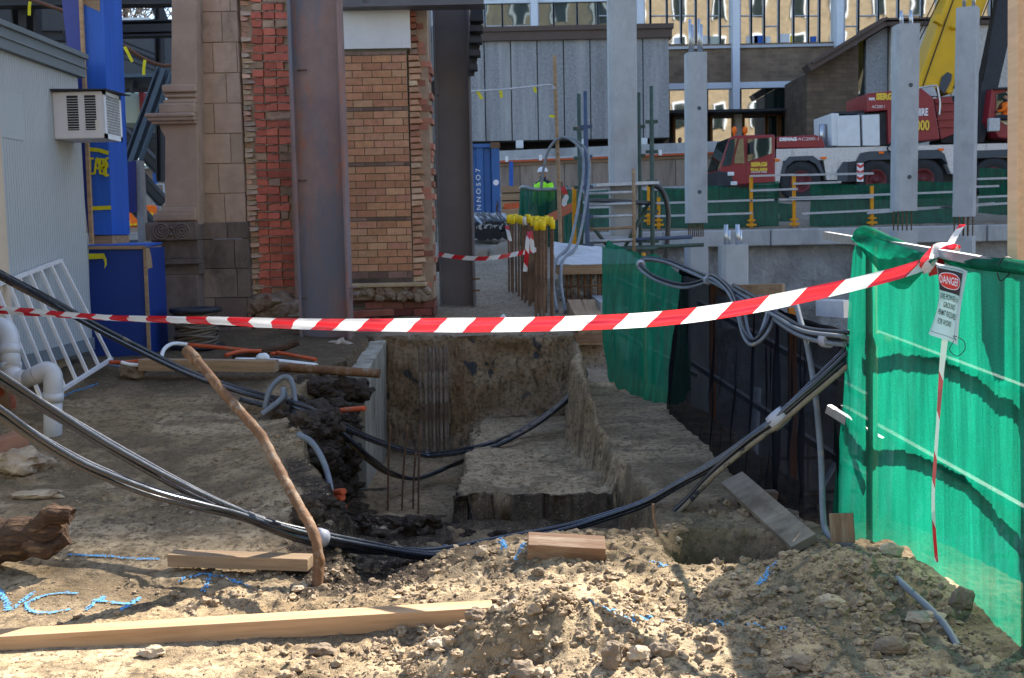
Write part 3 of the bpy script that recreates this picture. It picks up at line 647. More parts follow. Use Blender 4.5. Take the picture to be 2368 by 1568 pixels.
# ------------------------------------------------------------------ barrier tape
def tape_mat(name, col):
    m, t, b, out = nt(name); N, L = t.nodes.new, t.links.new; t.nodes.remove(b)
    d = N('ShaderNodeBsdfDiffuse'); d.inputs[0].default_value = (*col, 1); tr = N('ShaderNodeBsdfTranslucent'); tr.inputs[0].default_value = (*col, 1)
    g = N('ShaderNodeBsdfGlossy'); g.inputs['Roughness'].default_value = .25
    a = N('ShaderNodeMixShader'); a.inputs[0].default_value = .5; L(d.outputs[0], a.inputs[1]); L(tr.outputs[0], a.inputs[2])
    c = N('ShaderNodeMixShader'); c.inputs[0].default_value = .06; L(a.outputs[0], c.inputs[1]); L(g.outputs[0], c.inputs[2]); L(c.outputs[0], out.inputs[0]); return m
m_tr, m_tw = tape_mat('red_tape', (.62, .018, .03)), tape_mat('white_tape', (.78, .78, .78))
def tape_strip(mb, path, width, skew=.05, stripe=.155, wv=None, chev=None, phase=0.0, updir=None):
    """path of points; width function of arclength; diagonal stripes by shearing the rows"""
    L_ = [0.0]
    for a, b in zip(path, path[1:]): L_.append(L_[-1] + (b - a).length)
    tot = L_[-1]; nst = max(2, int(tot / (stripe / 4)))
    def pos(s):
        s = min(max(s, 0), tot - 1e-6)
        for i in range(len(L_) - 1):
            if L_[i + 1] >= s: return path[i].lerp(path[i + 1], (s - L_[i]) / max(1e-9, L_[i + 1] - L_[i])), (path[i + 1] - path[i]).normalized()
    nv = 7; G = []
    for i in range(-2, nst + 3):
        row = []
        for j in range(nv):
            v = j / (nv - 1) - .5
            s0 = i * tot / nst
            ch = chev(s0) if chev else 1.0
            sk = (v * ch + (abs(v) - .25) * (1 - ch) * 1.0) * 2 * skew
            p, t = pos(s0 + sk)
            up = updir(s0) if updir else Vector((0, 0, 1))
            up = (up - t * up.dot(t)).normalized(); nn = t.cross(up)
            w = width(s0 + sk) if callable(width) else width
            off = nn * ((wv(s0, v)) if wv else 0)
            row.append(p + up * v * w + off)
        G.append(row)
    k = tot / nst
    mb.grid(G, True, lambda i, j: int(((i * k + phase) // stripe) % 2))
knot = W(2165, 603, 4.78)
tp = spline(pxs([(-500, 690, 9.6), (-90, 712, 7.9), (120, 727, 7.35), (400, 739, 6.72), (700, 749, 6.2), (1000, 752, 5.75), (1250, 750, 5.45), (1500, 739, 5.2), (1700, 714, 5.05), (1900, 674, 4.93), (2060, 636, 4.85), (2160, 604, 4.79)]), 10)
T_ = thing('barrier_tape', 'long red and white barrier tape stretched across the foreground and knotted to the green fence', 'barrier tape', knot)
mb = MB()
tl = sum((b - a).length for a, b in zip(tp, tp[1:]))
def tw(s):
    u = s / tl
    return float(np.interp(u, [0, .2, .45, .62, .75, .93, 1], [.058, .042, .048, .056, .074, .066, .05]))
tape_strip(mb, tp, tw, .045, .165, lambda s, v: .007 * mnoise.noise(Vector((s * 14, v * 3, 1))) + .012 * math.sin(s * 3.1) + .014 * math.sin(v * 9 + s * 2) * (1 if s < tl * .6 else .35),
           lambda s: float(np.interp(s / tl, [0, .12, .2, .58, .66, 1], [1, 1, -.6, -.6, 1, 1])), 0, lambda s: Vector((0, -.35 * (s < tl * .6), 1)))
mb.build('ribbon', [m_tr, m_tw], T_)
mb = MB()
for k, (pts, w) in enumerate([([(2140, 612, 4.76), (2162, 582, 4.74), (2185, 574, 4.76), (2215, 582, 4.78)], .05), ([(2130, 622, 4.75), (2160, 608, 4.73), (2195, 588, 4.75), (2212, 578, 4.78)], .05), ([(2145, 628, 4.755), (2175, 618, 4.74), (2190, 603, 4.74), (2200, 590, 4.76)], .045)]):
    tape_strip(mb, spline(pxs(pts), 6), w, .04, .07, lambda s, v: .015 * math.sin(s * 40 + v * 5), None, k * .05)
mb.build('knot', [m_tr, m_tw], T_)
mb = MB(); tape_strip(mb, spline(pxs([(2186, 588, 4.75), (2200, 560, 4.75), (2213, 538, 4.76), (2226, 519, 4.78)]), 6), .03, .01, .085, None, None, .0, lambda s: Vector((.8, -.5, .3)))
mb.build('tail', [m_tr, m_tw], T_)
mb = MB(); tape_strip(mb, spline(pxs([(2186, 778, 4.66), (2178, 850, 4.66), (2170, 960, 4.65), (2163, 1060, 4.64), (2158, 1140, 4.63), (2160, 1220, 4.62), (2166, 1300, 4.62)]), 8), lambda s: .014 + .012 * max(0, 1 - s * 3), .02, .16, None, None, .1, lambda s: Vector((1, -.6, 0)))
mb.build('hanging_tail', [m_tr, m_tw], T_)

# ------------------------------------------------------------------ net fences
def net(cols, amp, seed, rows=34, per=16, sag=0.0, ragged=0.0, billowf=1.0, top_amp=.0, pleat=.2):
    T = spline([W(*c[:3]) for c in cols], per); B = spline([W(*c[3:]) for c in cols], per)
    G = []; o = Vector((seed * 3.1, seed * 1.7, 0))
    for i, (t, b) in enumerate(zip(T, B)):
        tn = (T[min(i + 1, len(T) - 1)] - T[max(i - 1, 0)]); n = Vector((-tn.y, tn.x, 0)).normalized()
        u = i / (len(T) - 1); row = []
        b = b + Vector((0, 0, ragged * mnoise.noise(Vector((u * 14, seed, 0)))))
        t = t + Vector((0, 0, top_amp * mnoise.noise(Vector((u * 11, seed, 5)))))
        for j in range(rows + 1):
            v = j / rows; p = t.lerp(b, v); s = u * len(T) / per
            fold = mnoise.noise(Vector((s * 2.6 * billowf, v * .7, seed))) + .45 * mnoise.noise(Vector((s * 7 * billowf, v * 1.1, seed + 9))) + .25 * mnoise.noise(Vector((s * 16 * billowf, v * 2.0, seed + 4))) + pleat * mnoise.noise(Vector((s * 34 + v * 3, v * 1.4, seed + 6)))
            p = p + n * amp * fold * (.25 + .75 * math.sin(math.pi * min(1, v * .9 + .08))) + Vector((0, 0, -sag * math.sin(math.pi * v) * 0))
            row.append(p)
        G.append(row)
    return G, T, B
F1 = thing('safety_fence', 'bright green sunlit net fence on yellow posts at the right, danger sign hung on it', 'safety fence', (1.72, 5.0, 0))
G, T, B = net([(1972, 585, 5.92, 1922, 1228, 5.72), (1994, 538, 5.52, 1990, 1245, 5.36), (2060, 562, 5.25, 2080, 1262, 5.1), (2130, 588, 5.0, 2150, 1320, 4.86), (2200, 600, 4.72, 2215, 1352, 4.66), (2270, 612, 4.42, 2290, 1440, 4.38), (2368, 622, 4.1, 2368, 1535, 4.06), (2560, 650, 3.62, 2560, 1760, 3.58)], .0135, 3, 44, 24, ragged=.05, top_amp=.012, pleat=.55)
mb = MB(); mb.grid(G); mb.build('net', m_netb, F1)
mb = MB()   # top hem wrapped round the rail and a loose fold hanging
P = [t + Vector((-.0, 0, .005)) for t in T[14:]]
mb.tube(P, .027, 8)
G2 = []
for i in range(25):
    u = i / 24; a = W(2000 + 190 * u, 545 + 58 * u, 5.42 - .72 * u) + Vector((-.03, 0, .012))
    dpt = .04 + .19 * math.sin(math.pi * min(1, u * 1.15)) ** 1.0 * (.45 + .75 * u) * (1 if u < .87 else max(0, (1 - u) / .13))
    G2.append([a + Vector((-.035 * math.sin(v / 8 * 3) + .01 * mnoise.noise(Vector((u * 9, v, 2))), .01 * v / 8, -dpt * v / 8)) for v in range(9)])
mb.grid(G2); mb.build('folded_hem', m_netb, F1)
def post(parent, px, py0, d0, py1, d1, dx, m=m_yel, r=.02):
    a, b = W(px[0], py0, d0), W(px[1], py1, d1); a.x += dx; b.x += dx
    q = MB(); q.tube([a, b], r, 10)
    for f in (.36, .72): c = a.lerp(b, f); q.box(c.x - .01, c.x + .035, c.y - .03, c.y + .03, c.z - .03, c.z + .03)
    q.build('post', m, parent)
post(F1, (2006, 2010), 535, 5.46, 1225, 5.32, .02, r=.024)
post(F1, (2350, 2340), 600, 4.17, 1540, 4.08, .06, r=.02)
for k, (a, b) in enumerate([((1996, 772, 5.55), (2420, 938, 3.95)), ((1915, 945, 5.85), (2420, 1240, 3.95)), ((2000, 556, 5.5), (2420, 632, 3.95))]):
    q = MB(); A_, B_ = W(*a), W(*b); o_ = .012 if k == 2 else (.06, .078)[k]; A_.x += o_; B_.x += o_; q.beam(A_, B_, .03, .036); q.build('rail', m_galv, F1)
q = MB(); q.beam(W(1910, 544, 6.3), W(2000, 560, 5.55), .03, .04); q.build('rail', m_galv, F1)
def tie(px, py, d, h, label):
    q = MB(); c = W(px, py, d); q.tube(spline([c + Vector((-.03, .0, 0)), c + Vector((-.012, 0, .025)), c + Vector((.02, 0, .02)), c + Vector((.02, 0, -.02)), c + Vector((-.02, 0, -h)), c + Vector((-.035, 0, -h * .5))], 5), .0025, 5)
    q.build('cable_tie', m_ktext, F1)
tie(2110, 588, 5.05, .05, ''); tie(2328, 612, 4.2, .06, ''); 
# black net section with its own posts
F2 = thing('safety_fence', 'black shade net fence on orange posts beside the excavation, behind the bright green net', 'safety fence', (1.5, 7.5, 0))
G, T2, B2 = net([(1578, 628, 9.9, 1540, 962, 9.55), (1650, 652, 8.8, 1612, 1050, 8.1), (1720, 690, 7.9, 1690, 1142, 6.95), (1790, 722, 7.1, 1770, 1195, 6.35), (1860, 748, 6.5, 1850, 1236, 5.86), (1950, 775, 5.95, 1955, 1255, 5.6)], .10, 8, 40, 22, ragged=.12, top_amp=.05, billowf=1.0, pleat=.16)
mb = MB(); mb.grid(G); mb.build('net', m_netk, F2)
mb = MB(); mb.tube([t + Vector((0, 0, 0)) for t in T2], [.028 + .016 * mnoise.noise(t * 4) for t in T2], 8); mb.build('rolled_hem', m_netk, F2)
for px, d, y0, y1 in ((1628, 9.2, 660, 1090), (1805, 6.95, 712, 1190)):
    q = MB(); a, b = W(px, y0, d), W(px - 4, y1, d); a.x += .07; b.x += .09; q.beam(a, b, .045, .045, (0, 1, 0)); q.build('post', M('orange_post_paint', (.42, .15, .02), .6, var=.25), F2)
for (a, b) in (((1590, 700, 9.9), (1960, 920, 5.95)), ((1575, 840, 9.9), (1960, 1105, 5.9))):
    q = MB(); A_, B_ = W(*a), W(*b); A_.x += .1; B_.x += .1; q.beam(A_, B_, .035, .04); q.build('rail', m_galvd, F2)
q = MB(); q.beam(W(1915, 945, 5.8), W(2040, 1022, 5.5), .03, .045); q.build('rail', m_galv, F2)
# dark green panel further off
F3 = thing('safety_fence', 'dark green net panel leaning at the trench edge in the middle distance', 'safety fence', (1.2, 10.5, 0))
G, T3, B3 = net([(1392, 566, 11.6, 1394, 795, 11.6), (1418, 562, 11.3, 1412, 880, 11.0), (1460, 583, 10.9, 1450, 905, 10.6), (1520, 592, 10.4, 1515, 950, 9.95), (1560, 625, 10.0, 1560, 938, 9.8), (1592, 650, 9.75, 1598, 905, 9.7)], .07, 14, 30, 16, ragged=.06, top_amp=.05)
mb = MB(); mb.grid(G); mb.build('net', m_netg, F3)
q = MB(); q.tube([W(1488, 585, 10.9), W(1492, 945, 10.7)], .02, 8); q.build('post', m_yel, F3)
for (a, b) in (((1400, 640, 11.7), (1600, 735, 9.9)), ((1400, 760, 11.7), (1600, 870, 9.9))):
    q = MB(); A_, B_ = W(*a), W(*b); A_.x += .06; B_.x += .06; q.beam(A_, B_, .03, .035); q.build('rail', m_galvd, F3)

# ------------------------------------------------------------------ danger sign (a laminated sheet hung by a corner tie)
S00, S10, S01, S11 = W(2186, 606, 4.68), W(2262, 627, 4.42), W(2168, 772, 4.62), W(2238, 798, 4.40)
def sgn(u, v):
    p = S00.lerp(S10, u).lerp(S01.lerp(S11, u), v)
    e = .012 * math.sin(u * 6.5 + .6) * (1 - .4 * v) + .02 * math.sin(v * 3.0) * (u - .5)
    dxp = -.02 * math.sin(math.pi * v) * (1 - u)
    return p + Vector((-.9 * e - .035 + (-dxp), -.3 * e, 0))
m_sheet = tape_mat('laminated_sheet', (.74, .75, .82))
D = thing('danger_sign', 'laminated DANGER live power sign tied to the top of the green fence', 'sign', S00)
mb = MB(); mb.grid([[sgn(i / 20, j / 20) for j in range(21)] for i in range(21)]); mb.build('sheet', m_sheet, D)
def on_sheet(off):
    def f(u, v):
        p = sgn(u, v); a = sgn(u + .01, v) - p; b = sgn(u, v + .01) - p; n = a.cross(b).normalized()
        if n.dot(EYE - p) < 0: n = -n
        return p + n * off
    return f
def patch(u0, u1, v0, v1, off, m, name, n=14):
    f = on_sheet(off); q = MB(); q.grid([[f(u0 + (u1 - u0) * i / n, v0 + (v1 - v0) * j / n) for j in range(n + 1)] for i in range(n + 1)]); q.build(name, m, D)
patch(.07, .80, .06, .37, .002, m_ktext, 'black_panel')
mb = MB(); f3 = on_sheet(.0026)
for (u0, u1, v0, v1) in ((.045, .055, .03, .95), (.83, .84, .03, .95), (.05, .83, .03, .036), (.05, .83, .945, .951)):
    mb.grid([[f3(u0 + (u1 - u0) * i / 16, v0 + (v1 - v0) * j / 16) for j in range(17)] for i in range(17)])
mb.build('border', m_ktext, D)
def oval(ru, rv, off, m, name):
    f = on_sheet(off); q = MB(); rows = []
    for k in range(33):
        a = 2 * math.pi * k / 32; rows.append([f(.44 + ru * rr_ * math.cos(a), .21 + rv * rr_ * math.sin(a)) for rr_ in (0.02, .35, .7, 1)])
    q.grid(rows); q.build(name, m, D)
oval(.345, .115, .004, m_wtext, 'oval_rim'); oval(.325, .105, .0052, M('danger_red', (.62, .035, .02), .5, bump=0), 'oval')
def sign_text(body, u0, u1, v, h, m, off, bold=.0):
    V, Fs = text_geo(body, 1, bold); w = max(p.x for p in V) - min(p.x for p in V); x0 = min(p.x for p in V); f = on_sheet(off); q = MB()
    q.v = [f(u0 + (p.x - x0) / w * (u1 - u0), v - p.y * h) for p in V]
    for t in Fs: q.face(t)
    q.build('lettering', m, D)
sign_text('DANGER', .16, .72, .255, .15, m_wtext, .0065, .012)
sign_text('LIVE POWER IN', .14, .76, .475, .105, m_ktext, .003, .012); sign_text('GROUND', .28, .66, .585, .105, m_ktext, .003, .012)
sign_text('PERMIT REQUIRED', .14, .78, .70, .105, m_ktext, .003, .012); sign_text('FOR WORK', .2, .62, .82, .105, m_ktext, .003, .012)
q = MB(); c = sgn(.93, .95); q.tube(spline([c, c + Vector((-.01, 0, .02)), c + Vector((.025, -.01, -.0)), c + Vector((.03, -.01, -.035)), c + Vector((.0, -.01, -.06)), c + Vector((-.025, 0, -.035)), c + Vector((-.01, 0, .0))], 6), .0016, 5); q.build('cable_tie', m_ktext, D)

# ------------------------------------------------------------------ conduits
def bundle(name, label, path, offs, r, mats, tapes=(), n=10, group='black conduits laid through the site'):
    P = spline(pxs(path), n); t0 = thing(name, label, 'conduit', P[0], group)
    for k, o in enumerate(offs):
        Q = []
        for i, p in enumerate(P):
            t = (P[min(i + 1, len(P) - 1)] - P[max(i - 1, 0)]).normalized(); sd = t.cross(Vector((0, 0, 1))).normalized(); up = sd.cross(t)
            w = .35 * math.sin(i * .13 + k * 1.7)
            Q.append(p + sd * (o[0] + w * .012) + up * (o[1] + w * .008))
        q = MB(); q.tube(Q, r, 10); m = mats[k % len(mats)]; c = q.build('conduit', m, t0)
        if m is m_blackc and r > .008:
            s = MB()
            for a in (1.35,):
                nrm = []
                for i, p in enumerate(Q):
                    t = (Q[min(i + 1, len(Q) - 1)] - Q[max(i - 1, 0)]).normalized(); sd = t.cross(Vector((0, 0, 1))).normalized(); up = sd.cross(t)
                    nrm.append(p + (sd * math.cos(a) + up * math.sin(a)) * r * .93)
                s.tube(nrm, r * .1, 5)
            s.build('stripe', m_stripe, c)
    for px, py, d, ln in tapes:
        c = W(px, py, d); i = min(range(len(P)), key=lambda k: (P[k] - c).length); p = P[i]; t = (P[min(i + 1, len(P) - 1)] - P[max(0, i - 1)]).normalized()
        q = MB(); rr = max(abs(o[0]) for o in offs) + r * 1.5; q.tube([p - t * ln, p - t * ln * .2, p + t * ln * .4, p + t * ln], [rr * .96, rr * 1.03, rr, rr * .95], 14); q.build('tape_wrap', m_duct, t0)
    return t0
O2, O3, O4 = [(-.014, 0), (.014, .003)], [(-.02, 0), (.008, .016), (.02, -.010)], [(-.026, .002), (-.010, .019), (.008, -.008), (.028, .010)]
bundle('conduit_bundle', 'muddy black conduits sagging from the upper left down past the rusty pipe into the trench', [(-500, 350, 5.6), (-250, 490, 6.3), (-60, 598, 7.0), (0, 636, 7.2), (100, 690, 7.6), (200, 746, 7.9), (330, 812, 8.2), (450, 868, 8.4), (560, 904, 8.5), (640, 925, 8.3), (700, 943, 8.15), (790, 985, 8.3), (880, 1025, 9.0), (985, 1052, 10.1), (1100, 1038, 9.5), (1200, 1000, 9.9), (1290, 940, 10.3), (1336, 892, 10.6), (1345, 855, 10.9), (1332, 832, 11.3)], O3, .018, [m_mudc, m_black, m_blackc], ((1333, 845, 11.2, .03),))
bundle('conduit_bundle', 'lower muddy conduit drooping into the trench below the sagging black bundle', [(560, 925, 8.4), (640, 945, 8.25), (700, 960, 8.1), (780, 995, 8.15), (850, 1058, 8.4), (900, 1094, 9.2), (960, 1107, 9.5), (1030, 1083, 9.9), (1150, 1030, 9.45), (1250, 974, 9.9), (1330, 905, 10.4), (1353, 868, 10.8), (1340, 838, 11.2)], O2, .018, [m_mudc, m_black])
bundle('conduit_bundle', 'upper of two clean black conduit bundles sweeping in from the left edge', [(-700, 480, 3.4), (-350, 660, 3.9), (-80, 830, 4.35), (0, 880, 4.5), (150, 974, 4.75), (300, 1062, 4.95), (450, 1142, 5.15), (560, 1191, 5.3), (650, 1222, 5.42), (740, 1243, 5.55), (850, 1265, 5.75), (945, 1283, 5.95), (1040, 1292, 6.15)], O4, .0125, [m_blackc], ((742, 1243, 5.55, .032),))
bundle('conduit_bundle', 'lower of two clean black conduit bundles sweeping in from the left edge', [(-700, 560, 3.3), (-350, 742, 3.85), (-80, 912, 4.3), (0, 960, 4.45), (100, 1027, 4.6), (200, 1082, 4.75), (330, 1134, 4.95), (450, 1168, 5.1), (560, 1197, 5.27), (650, 1232, 5.42), (720, 1252, 5.52), (800, 1268, 5.7), (900, 1275, 5.95), (1010, 1278, 6.2), (1160, 1252, 6.35), (1300, 1226, 6.4), (1400, 1197, 6.35), (1500, 1162, 6.25), (1580, 1117, 6.15), (1660, 1072, 6.05), (1740, 1016, 5.95), (1800, 968, 5.9), (1870, 903, 5.85), (1950, 826, 5.85), (2010, 770, 5.85)], O4, .0125, [m_blackc], ((1798, 970, 5.9, .05),))
bundle('conduit_bundle', 'black conduits rising from the trench edge in front of the black net', [(1440, 1285, 6.2), (1480, 1256, 6.2), (1540, 1205, 6.15), (1600, 1150, 6.1), (1660, 1088, 6.02), (1740, 1020, 5.93), (1800, 976, 5.88), (1870, 914, 5.83), (1960, 838, 5.83)], O3, .0135, [m_blackc, m_black, m_mudc])
bundle('conduit_loop', 'looped grey conduits hung over the top corner of the dark green panel', [(1960, 778, 5.75), (1860, 765, 6.2), (1790, 726, 6.8), (1720, 690, 7.6), (1660, 655, 8.4), (1600, 630, 9.2), (1540, 606, 9.6), (1490, 600, 9.8), (1484, 618, 9.7), (1520, 645, 9.5), (1580, 662, 9.2), (1630, 652, 8.8), (1650, 640, 8.5), (1690, 672, 7.9), (1712, 720, 7.3), (1725, 770, 6.9), (1745, 792, 6.75), (1770, 760, 6.75), (1790, 700, 6.9)], O3, .0115, [m_greyc, m_black, m_greyc], ((1487, 610, 9.75, .02), (1638, 648, 8.7, .025)))
bundle('conduit_bundle', 'three black conduits draped along the top of the black net', [(1700, 665, 7.9), (1760, 700, 7.2), (1800, 735, 6.75), (1850, 768, 6.3), (1900, 785, 6.0), (1960, 792, 5.8)], O3, .013, [m_greyc, m_black, m_greyc], ((1905, 772, 5.95, .03),))
bundle('single_conduit', 'single dusty blue-grey conduit hanging down the black net to the concrete block', [(1838, 690, 6.5), (1852, 740, 6.35), (1868, 800, 6.2), (1885, 920, 6.0), (1897, 1060, 5.8), (1903, 1180, 5.6), (1912, 1230, 5.5), (1935, 1250, 5.35), (1985, 1268, 5.15), (2060, 1302, 4.9)], [(0, 0)], .016, [m_greyc], group='single grey conduits')
bundle('single_conduit', 'thin grey conduit lying on the mound at the lower right', [(2075, 1338, 4.62), (2105, 1366, 4.5), (2145, 1402, 4.36), (2180, 1440, 4.24), (2200, 1470, 4.16), (2216, 1496, 4.1)], [(0, 0)], .014, [m_greyc], group='single grey conduits')
bundle('single_conduit', 'black hose dangling down the earth face beside the orange pipe ends', [(690, 1005, 7.3), (720, 1022, 7.2), (745, 1060, 7.05), (760, 1110, 6.9), (768, 1170, 6.7), (790, 1235, 6.5), (803, 1298, 6.3)], [(0, 0)], .02, [m_greyc], group='single grey conduits')
bundle('single_conduit', 'bent grey pipe hoop standing on the bank behind the rusty pipe', [(612, 945, 8.2), (622, 905, 8.25), (645, 878, 8.3), (665, 872, 8.3), (676, 890, 8.25), (684, 945, 8.2)], [(0, 0)], .02, [m_greyc], group='single grey conduits')
bundle('single_conduit', 'short grey pipe stub crossing under the bent hoop', [(605, 958, 8.0), (630, 940, 8.05), (652, 920, 8.1), (656, 900, 8.15), (668, 925, 8.2), (700, 950, 8.2)], [(0, 0)], .02, [m_greyc], group='single grey conduits')
bundle('hose_loop', 'tall arching hose loop on the wooden pole beyond the capped bars', [(1252, 436, 19), (1258, 390, 19), (1268, 350, 19), (1285, 326, 19), (1305, 319, 19), (1330, 328, 18.8), (1352, 352, 18.5), (1356, 400, 18.2), (1348, 460, 17.6), (1338, 520, 16.8), (1325, 570, 16.0), (1300, 596, 15.2), (1290, 612, 14.6), (1288, 660, 14.2), (1298, 722, 13.8)], [(-.05, 0), (.05, .01)], .021, [m_greyc], group='single grey conduits')
bundle('hose_loop', 'dark hose curving off the scaffold platform towards the pit', [(1500, 425, 21), (1530, 440, 21), (1545, 490, 21), (1542, 560, 21), (1535, 620, 21)], [(0, 0)], .05, [m_black], group='single grey conduits')

# ------------------------------------------------------------------ timbers and debris
def timber(name, label, a, b, w, h, m, up=(0, 0, 1), cat='timber', group=None, bevel=.004):
    a, b = Vector(a), Vector(b); L_ = (b - a).length
    q = MB(); n = 1; q.box(-L_ / 2, L_ / 2, -w / 2, w / 2, -h / 2, h / 2)
    o = q.build(name, m, label=label, cat=cat, group=group, bevel=bevel, origin=(0, 0, 0))
    x = (b - a).normalized(); y = Vector(up).cross(x).normalized(); z = x.cross(y)
    o.matrix_world = Matrix.Translation((a + b) / 2) @ Matrix((x, y, z)).transposed().to_4x4(); WL[o.name] = (a + b) / 2
    return o
timber('timber_beam', 'long pale pine beam lying across the bottom left foreground', W(-160, 1495, 4.42), W(1139, 1417, 4.62), .1, .082, m_wood)
timber('timber_beam', 'short brown timber on the ground left of the trench, end over the edge', W(396, 1290, 5.42), W(718, 1301, 5.34), .1, .062, m_wood2)
timber('timber_block', 'dark weathered timber block standing on the crest of the soil heap', W(1220, 1262, 5.3), W(1398, 1272, 5.3), .11, .09, m_wood3, (0, -.35, 1))
timber('timber_beam', 'grey dusty timber lying behind the rusty pipe by the trench', W(326, 843, 9.3), W(640, 846, 9.2), .12, .095, m_wood2)
timber('timber_block', 'reddish timber offcut at the left edge next to the pale boulder', W(-60, 1048, 7.0), W(52, 1015, 7.3), .14, .1, M('red_offcut', (.3, .15, .09), .85, var=.25))
timber('timber_beam', 'red painted board lying in front of the tan brick pier', W(790, 728, 13.0), W(909, 722, 13.2), .1, .07, M('red_board', (.2, .065, .045), .85, var=.35))
timber('plank', 'grey plank lying along the foot of the black net', W(1695, 1110, 6.35), W(1862, 1258, 5.4), .14, .045, m_plank, (-.45, -.25, 1))
timber('timber_block', 'dark ply offcut with a bolt leaning on the bright green net', W(1945, 1187, 5.2), W(1950, 1255, 5.17), .11, .05, m_wood3, (-.3, -1, 0), bevel=.003)
q = MB(); q.box(*rect(1866, 1250, 1908, 1290, 5.5)[:2], 5.5, 5.7, *rect(1866, 1250, 1908, 1310, 5.5)[2:]); q.build('concrete_block', m_conc, label='small concrete block at the end of the grey plank', cat='concrete block', bevel=.01)
o = timber('timber_post', 'sunlit sawn pine post at the right edge, above the green fence', W(2373, -60, 4.6), W(2371, 609, 4.6), .11, .09, m_woodv, (0, -1, 0), 'timber post')
# tree root at the left edge
mb = MB()
P = spline(pxs([(-90, 1262, 5.5), (-20, 1255, 5.5), (40, 1245, 5.48), (85, 1238, 5.46), (130, 1228, 5.45), (155, 1224, 5.45)]), 8)
mb.tube(P, [float(np.interp(i / (len(P) - 1), [0, .4, .7, .9, 1], [.12, .105, .075, .06, .03])) * (1 + .22 * mnoise.noise(p * 9)) for i, p in enumerate(P)], 18)
P = spline(pxs([(70, 1235, 5.42), (88, 1212, 5.41), (108, 1196, 5.4), (130, 1188, 5.4), (152, 1188, 5.4), (166, 1193, 5.4)]), 8)
mb.tube(P, [.04 * (1 + .3 * mnoise.noise(p * 14)) for p in P], 14)
P = spline(pxs([(60, 1255, 5.4), (100, 1268, 5.4), (130, 1262, 5.41), (158, 1243, 5.43)]), 8); mb.tube(P, [.042 * (1 + .3 * mnoise.noise(p * 14)) for p in P], 14)
rq = []
for v in mb.v:
    nz = mnoise.noise_vector(v * 13) * .016 + mnoise.noise_vector(v * 38) * .008 + mnoise.noise_vector(Vector((v.x * 5, v.y * 30, v.z * 30))) * .008; rq.append(v + nz)
mb.v = rq
mb.build('tree_root', m_log, label='split brown tree root lying at the left edge', cat='root')
# rusty pipe
RP = thing('rusty_pipe', 'bent rusty pipe leaning diagonally over the trench edge', 'pipe', W(730, 1350, 5.2))
P = spline(pxs([(436, 815, 6.3), (470, 850, 6.2), (520, 912, 6.05), (570, 968, 5.9), (606, 1010, 5.78), (636, 1068, 5.65), (668, 1128, 5.5), (700, 1185, 5.36), (724, 1230, 5.26), (736, 1275, 5.2), (736, 1320, 5.18), (730, 1380, 5.15)]), 8)
q = MB(); q.tube(P, [.026 * (1 + .12 * mnoise.noise(p * 11)) for p in P], 14); q.v = [v + mnoise.noise_vector(v * 30) * .0045 for v in q.v]; q.build('tube', m_rpipe, RP)
q = MB(); d_ = (P[1] - P[0]).normalized(); q.tube([P[0] - d_ * .02, P[0] + d_ * .05, P[0] + d_ * .09, P[0] + d_ * .095], [.034, .035, .034, .027], 14); q.build('collar', m_rpipe, RP)
# plastic drain
PV = thing('drain_pipe', 'grey plastic drain pipe with three bends rising from the ground at the left', 'pipe', W(122, 1028, 7.8))
r_ = .066
e = [W(-80, 757, 8.2), W(5, 757, 8.15), W(28, 800, 8.1), W(30, 872, 8.05), W(50, 866, 8.0), W(118, 852, 7.9), W(122, 900, 7.9), W(122, 1050, 7.9)]
q = MB(); q.tube(spline([W(-80, 755, 8.15), W(-20, 752, 8.12), W(10, 758, 8.1), W(22, 778, 8.08), W(24, 800, 8.06)], 5), r_, 20); q.build('upper_bend', m_pvc, PV)
q = MB(); q.tube([W(24, 800, 8.06), W(27, 850, 8.0)], r_ * .97, 20); q.build('riser', m_pvc, PV)
q = MB(); q.tube(spline([W(26, 838, 8.02), W(28, 860, 8.0), W(40, 876, 7.98), W(62, 876, 7.96)], 6), r_, 20); q.build('lower_bend', m_pvc, PV)
q = MB(); q.tube([W(58, 877, 7.96), W(112, 858, 7.92)], r_ * .95, 20); q.build('cross_pipe', m_pvc, PV)
q = MB(); q.tube(spline([W(84, 867, 7.93), W(108, 857, 7.92), W(121, 866, 7.91), W(123, 888, 7.9), W(123, 910, 7.9)], 6), r_, 20); q.build('elbow', m_pvc, PV)
q = MB(); q.tube([W(123, 905, 7.9), W(122, 1060, 7.9)], r_ * .95, 20); q.build('downpipe', m_pvc, PV)
for (a, b) in (((24, 798, 8.06), (24.5, 820, 8.04)), ((25.5, 838, 8.02), (26, 856, 8.01)), ((123, 908, 7.9), (123, 928, 7.9))):
    q = MB(); q.tube([W(*a), W(*b)], r_ * 1.09, 20); q.build('socket', m_pvc, PV)
# aluminium panel leaning on the cabin
AL = thing('barred_gate', 'aluminium barred frame leaning against the site cabin wall', 'gate', W(200, 870, 9.2))
tops = [(140, 603), (117, 612), (92, 621), (68, 632), (44, 642), (18, 650), (-10, 660)]; bots = [(256, 831), (229, 848), (203, 864), (177, 881), (150, 898), (124, 914), (98, 930)]
for k, (a, b) in enumerate(zip(tops, bots)):
    q = MB(); q.beam(PX(*a, -3.75), PX(*b, -3.45), .024, .024, (1, 0, 0)); q.build('bar', m_alu, AL)
for l in (tops, bots):
    q = MB(); X_ = -3.75 if l is tops else -3.45; q.beam(PX(l[0][0] + 2, l[0][1] - 1, X_), PX(*l[-1], X_), .028, .028, (1, 0, 0)); q.build('end_rail', m_alu, AL)
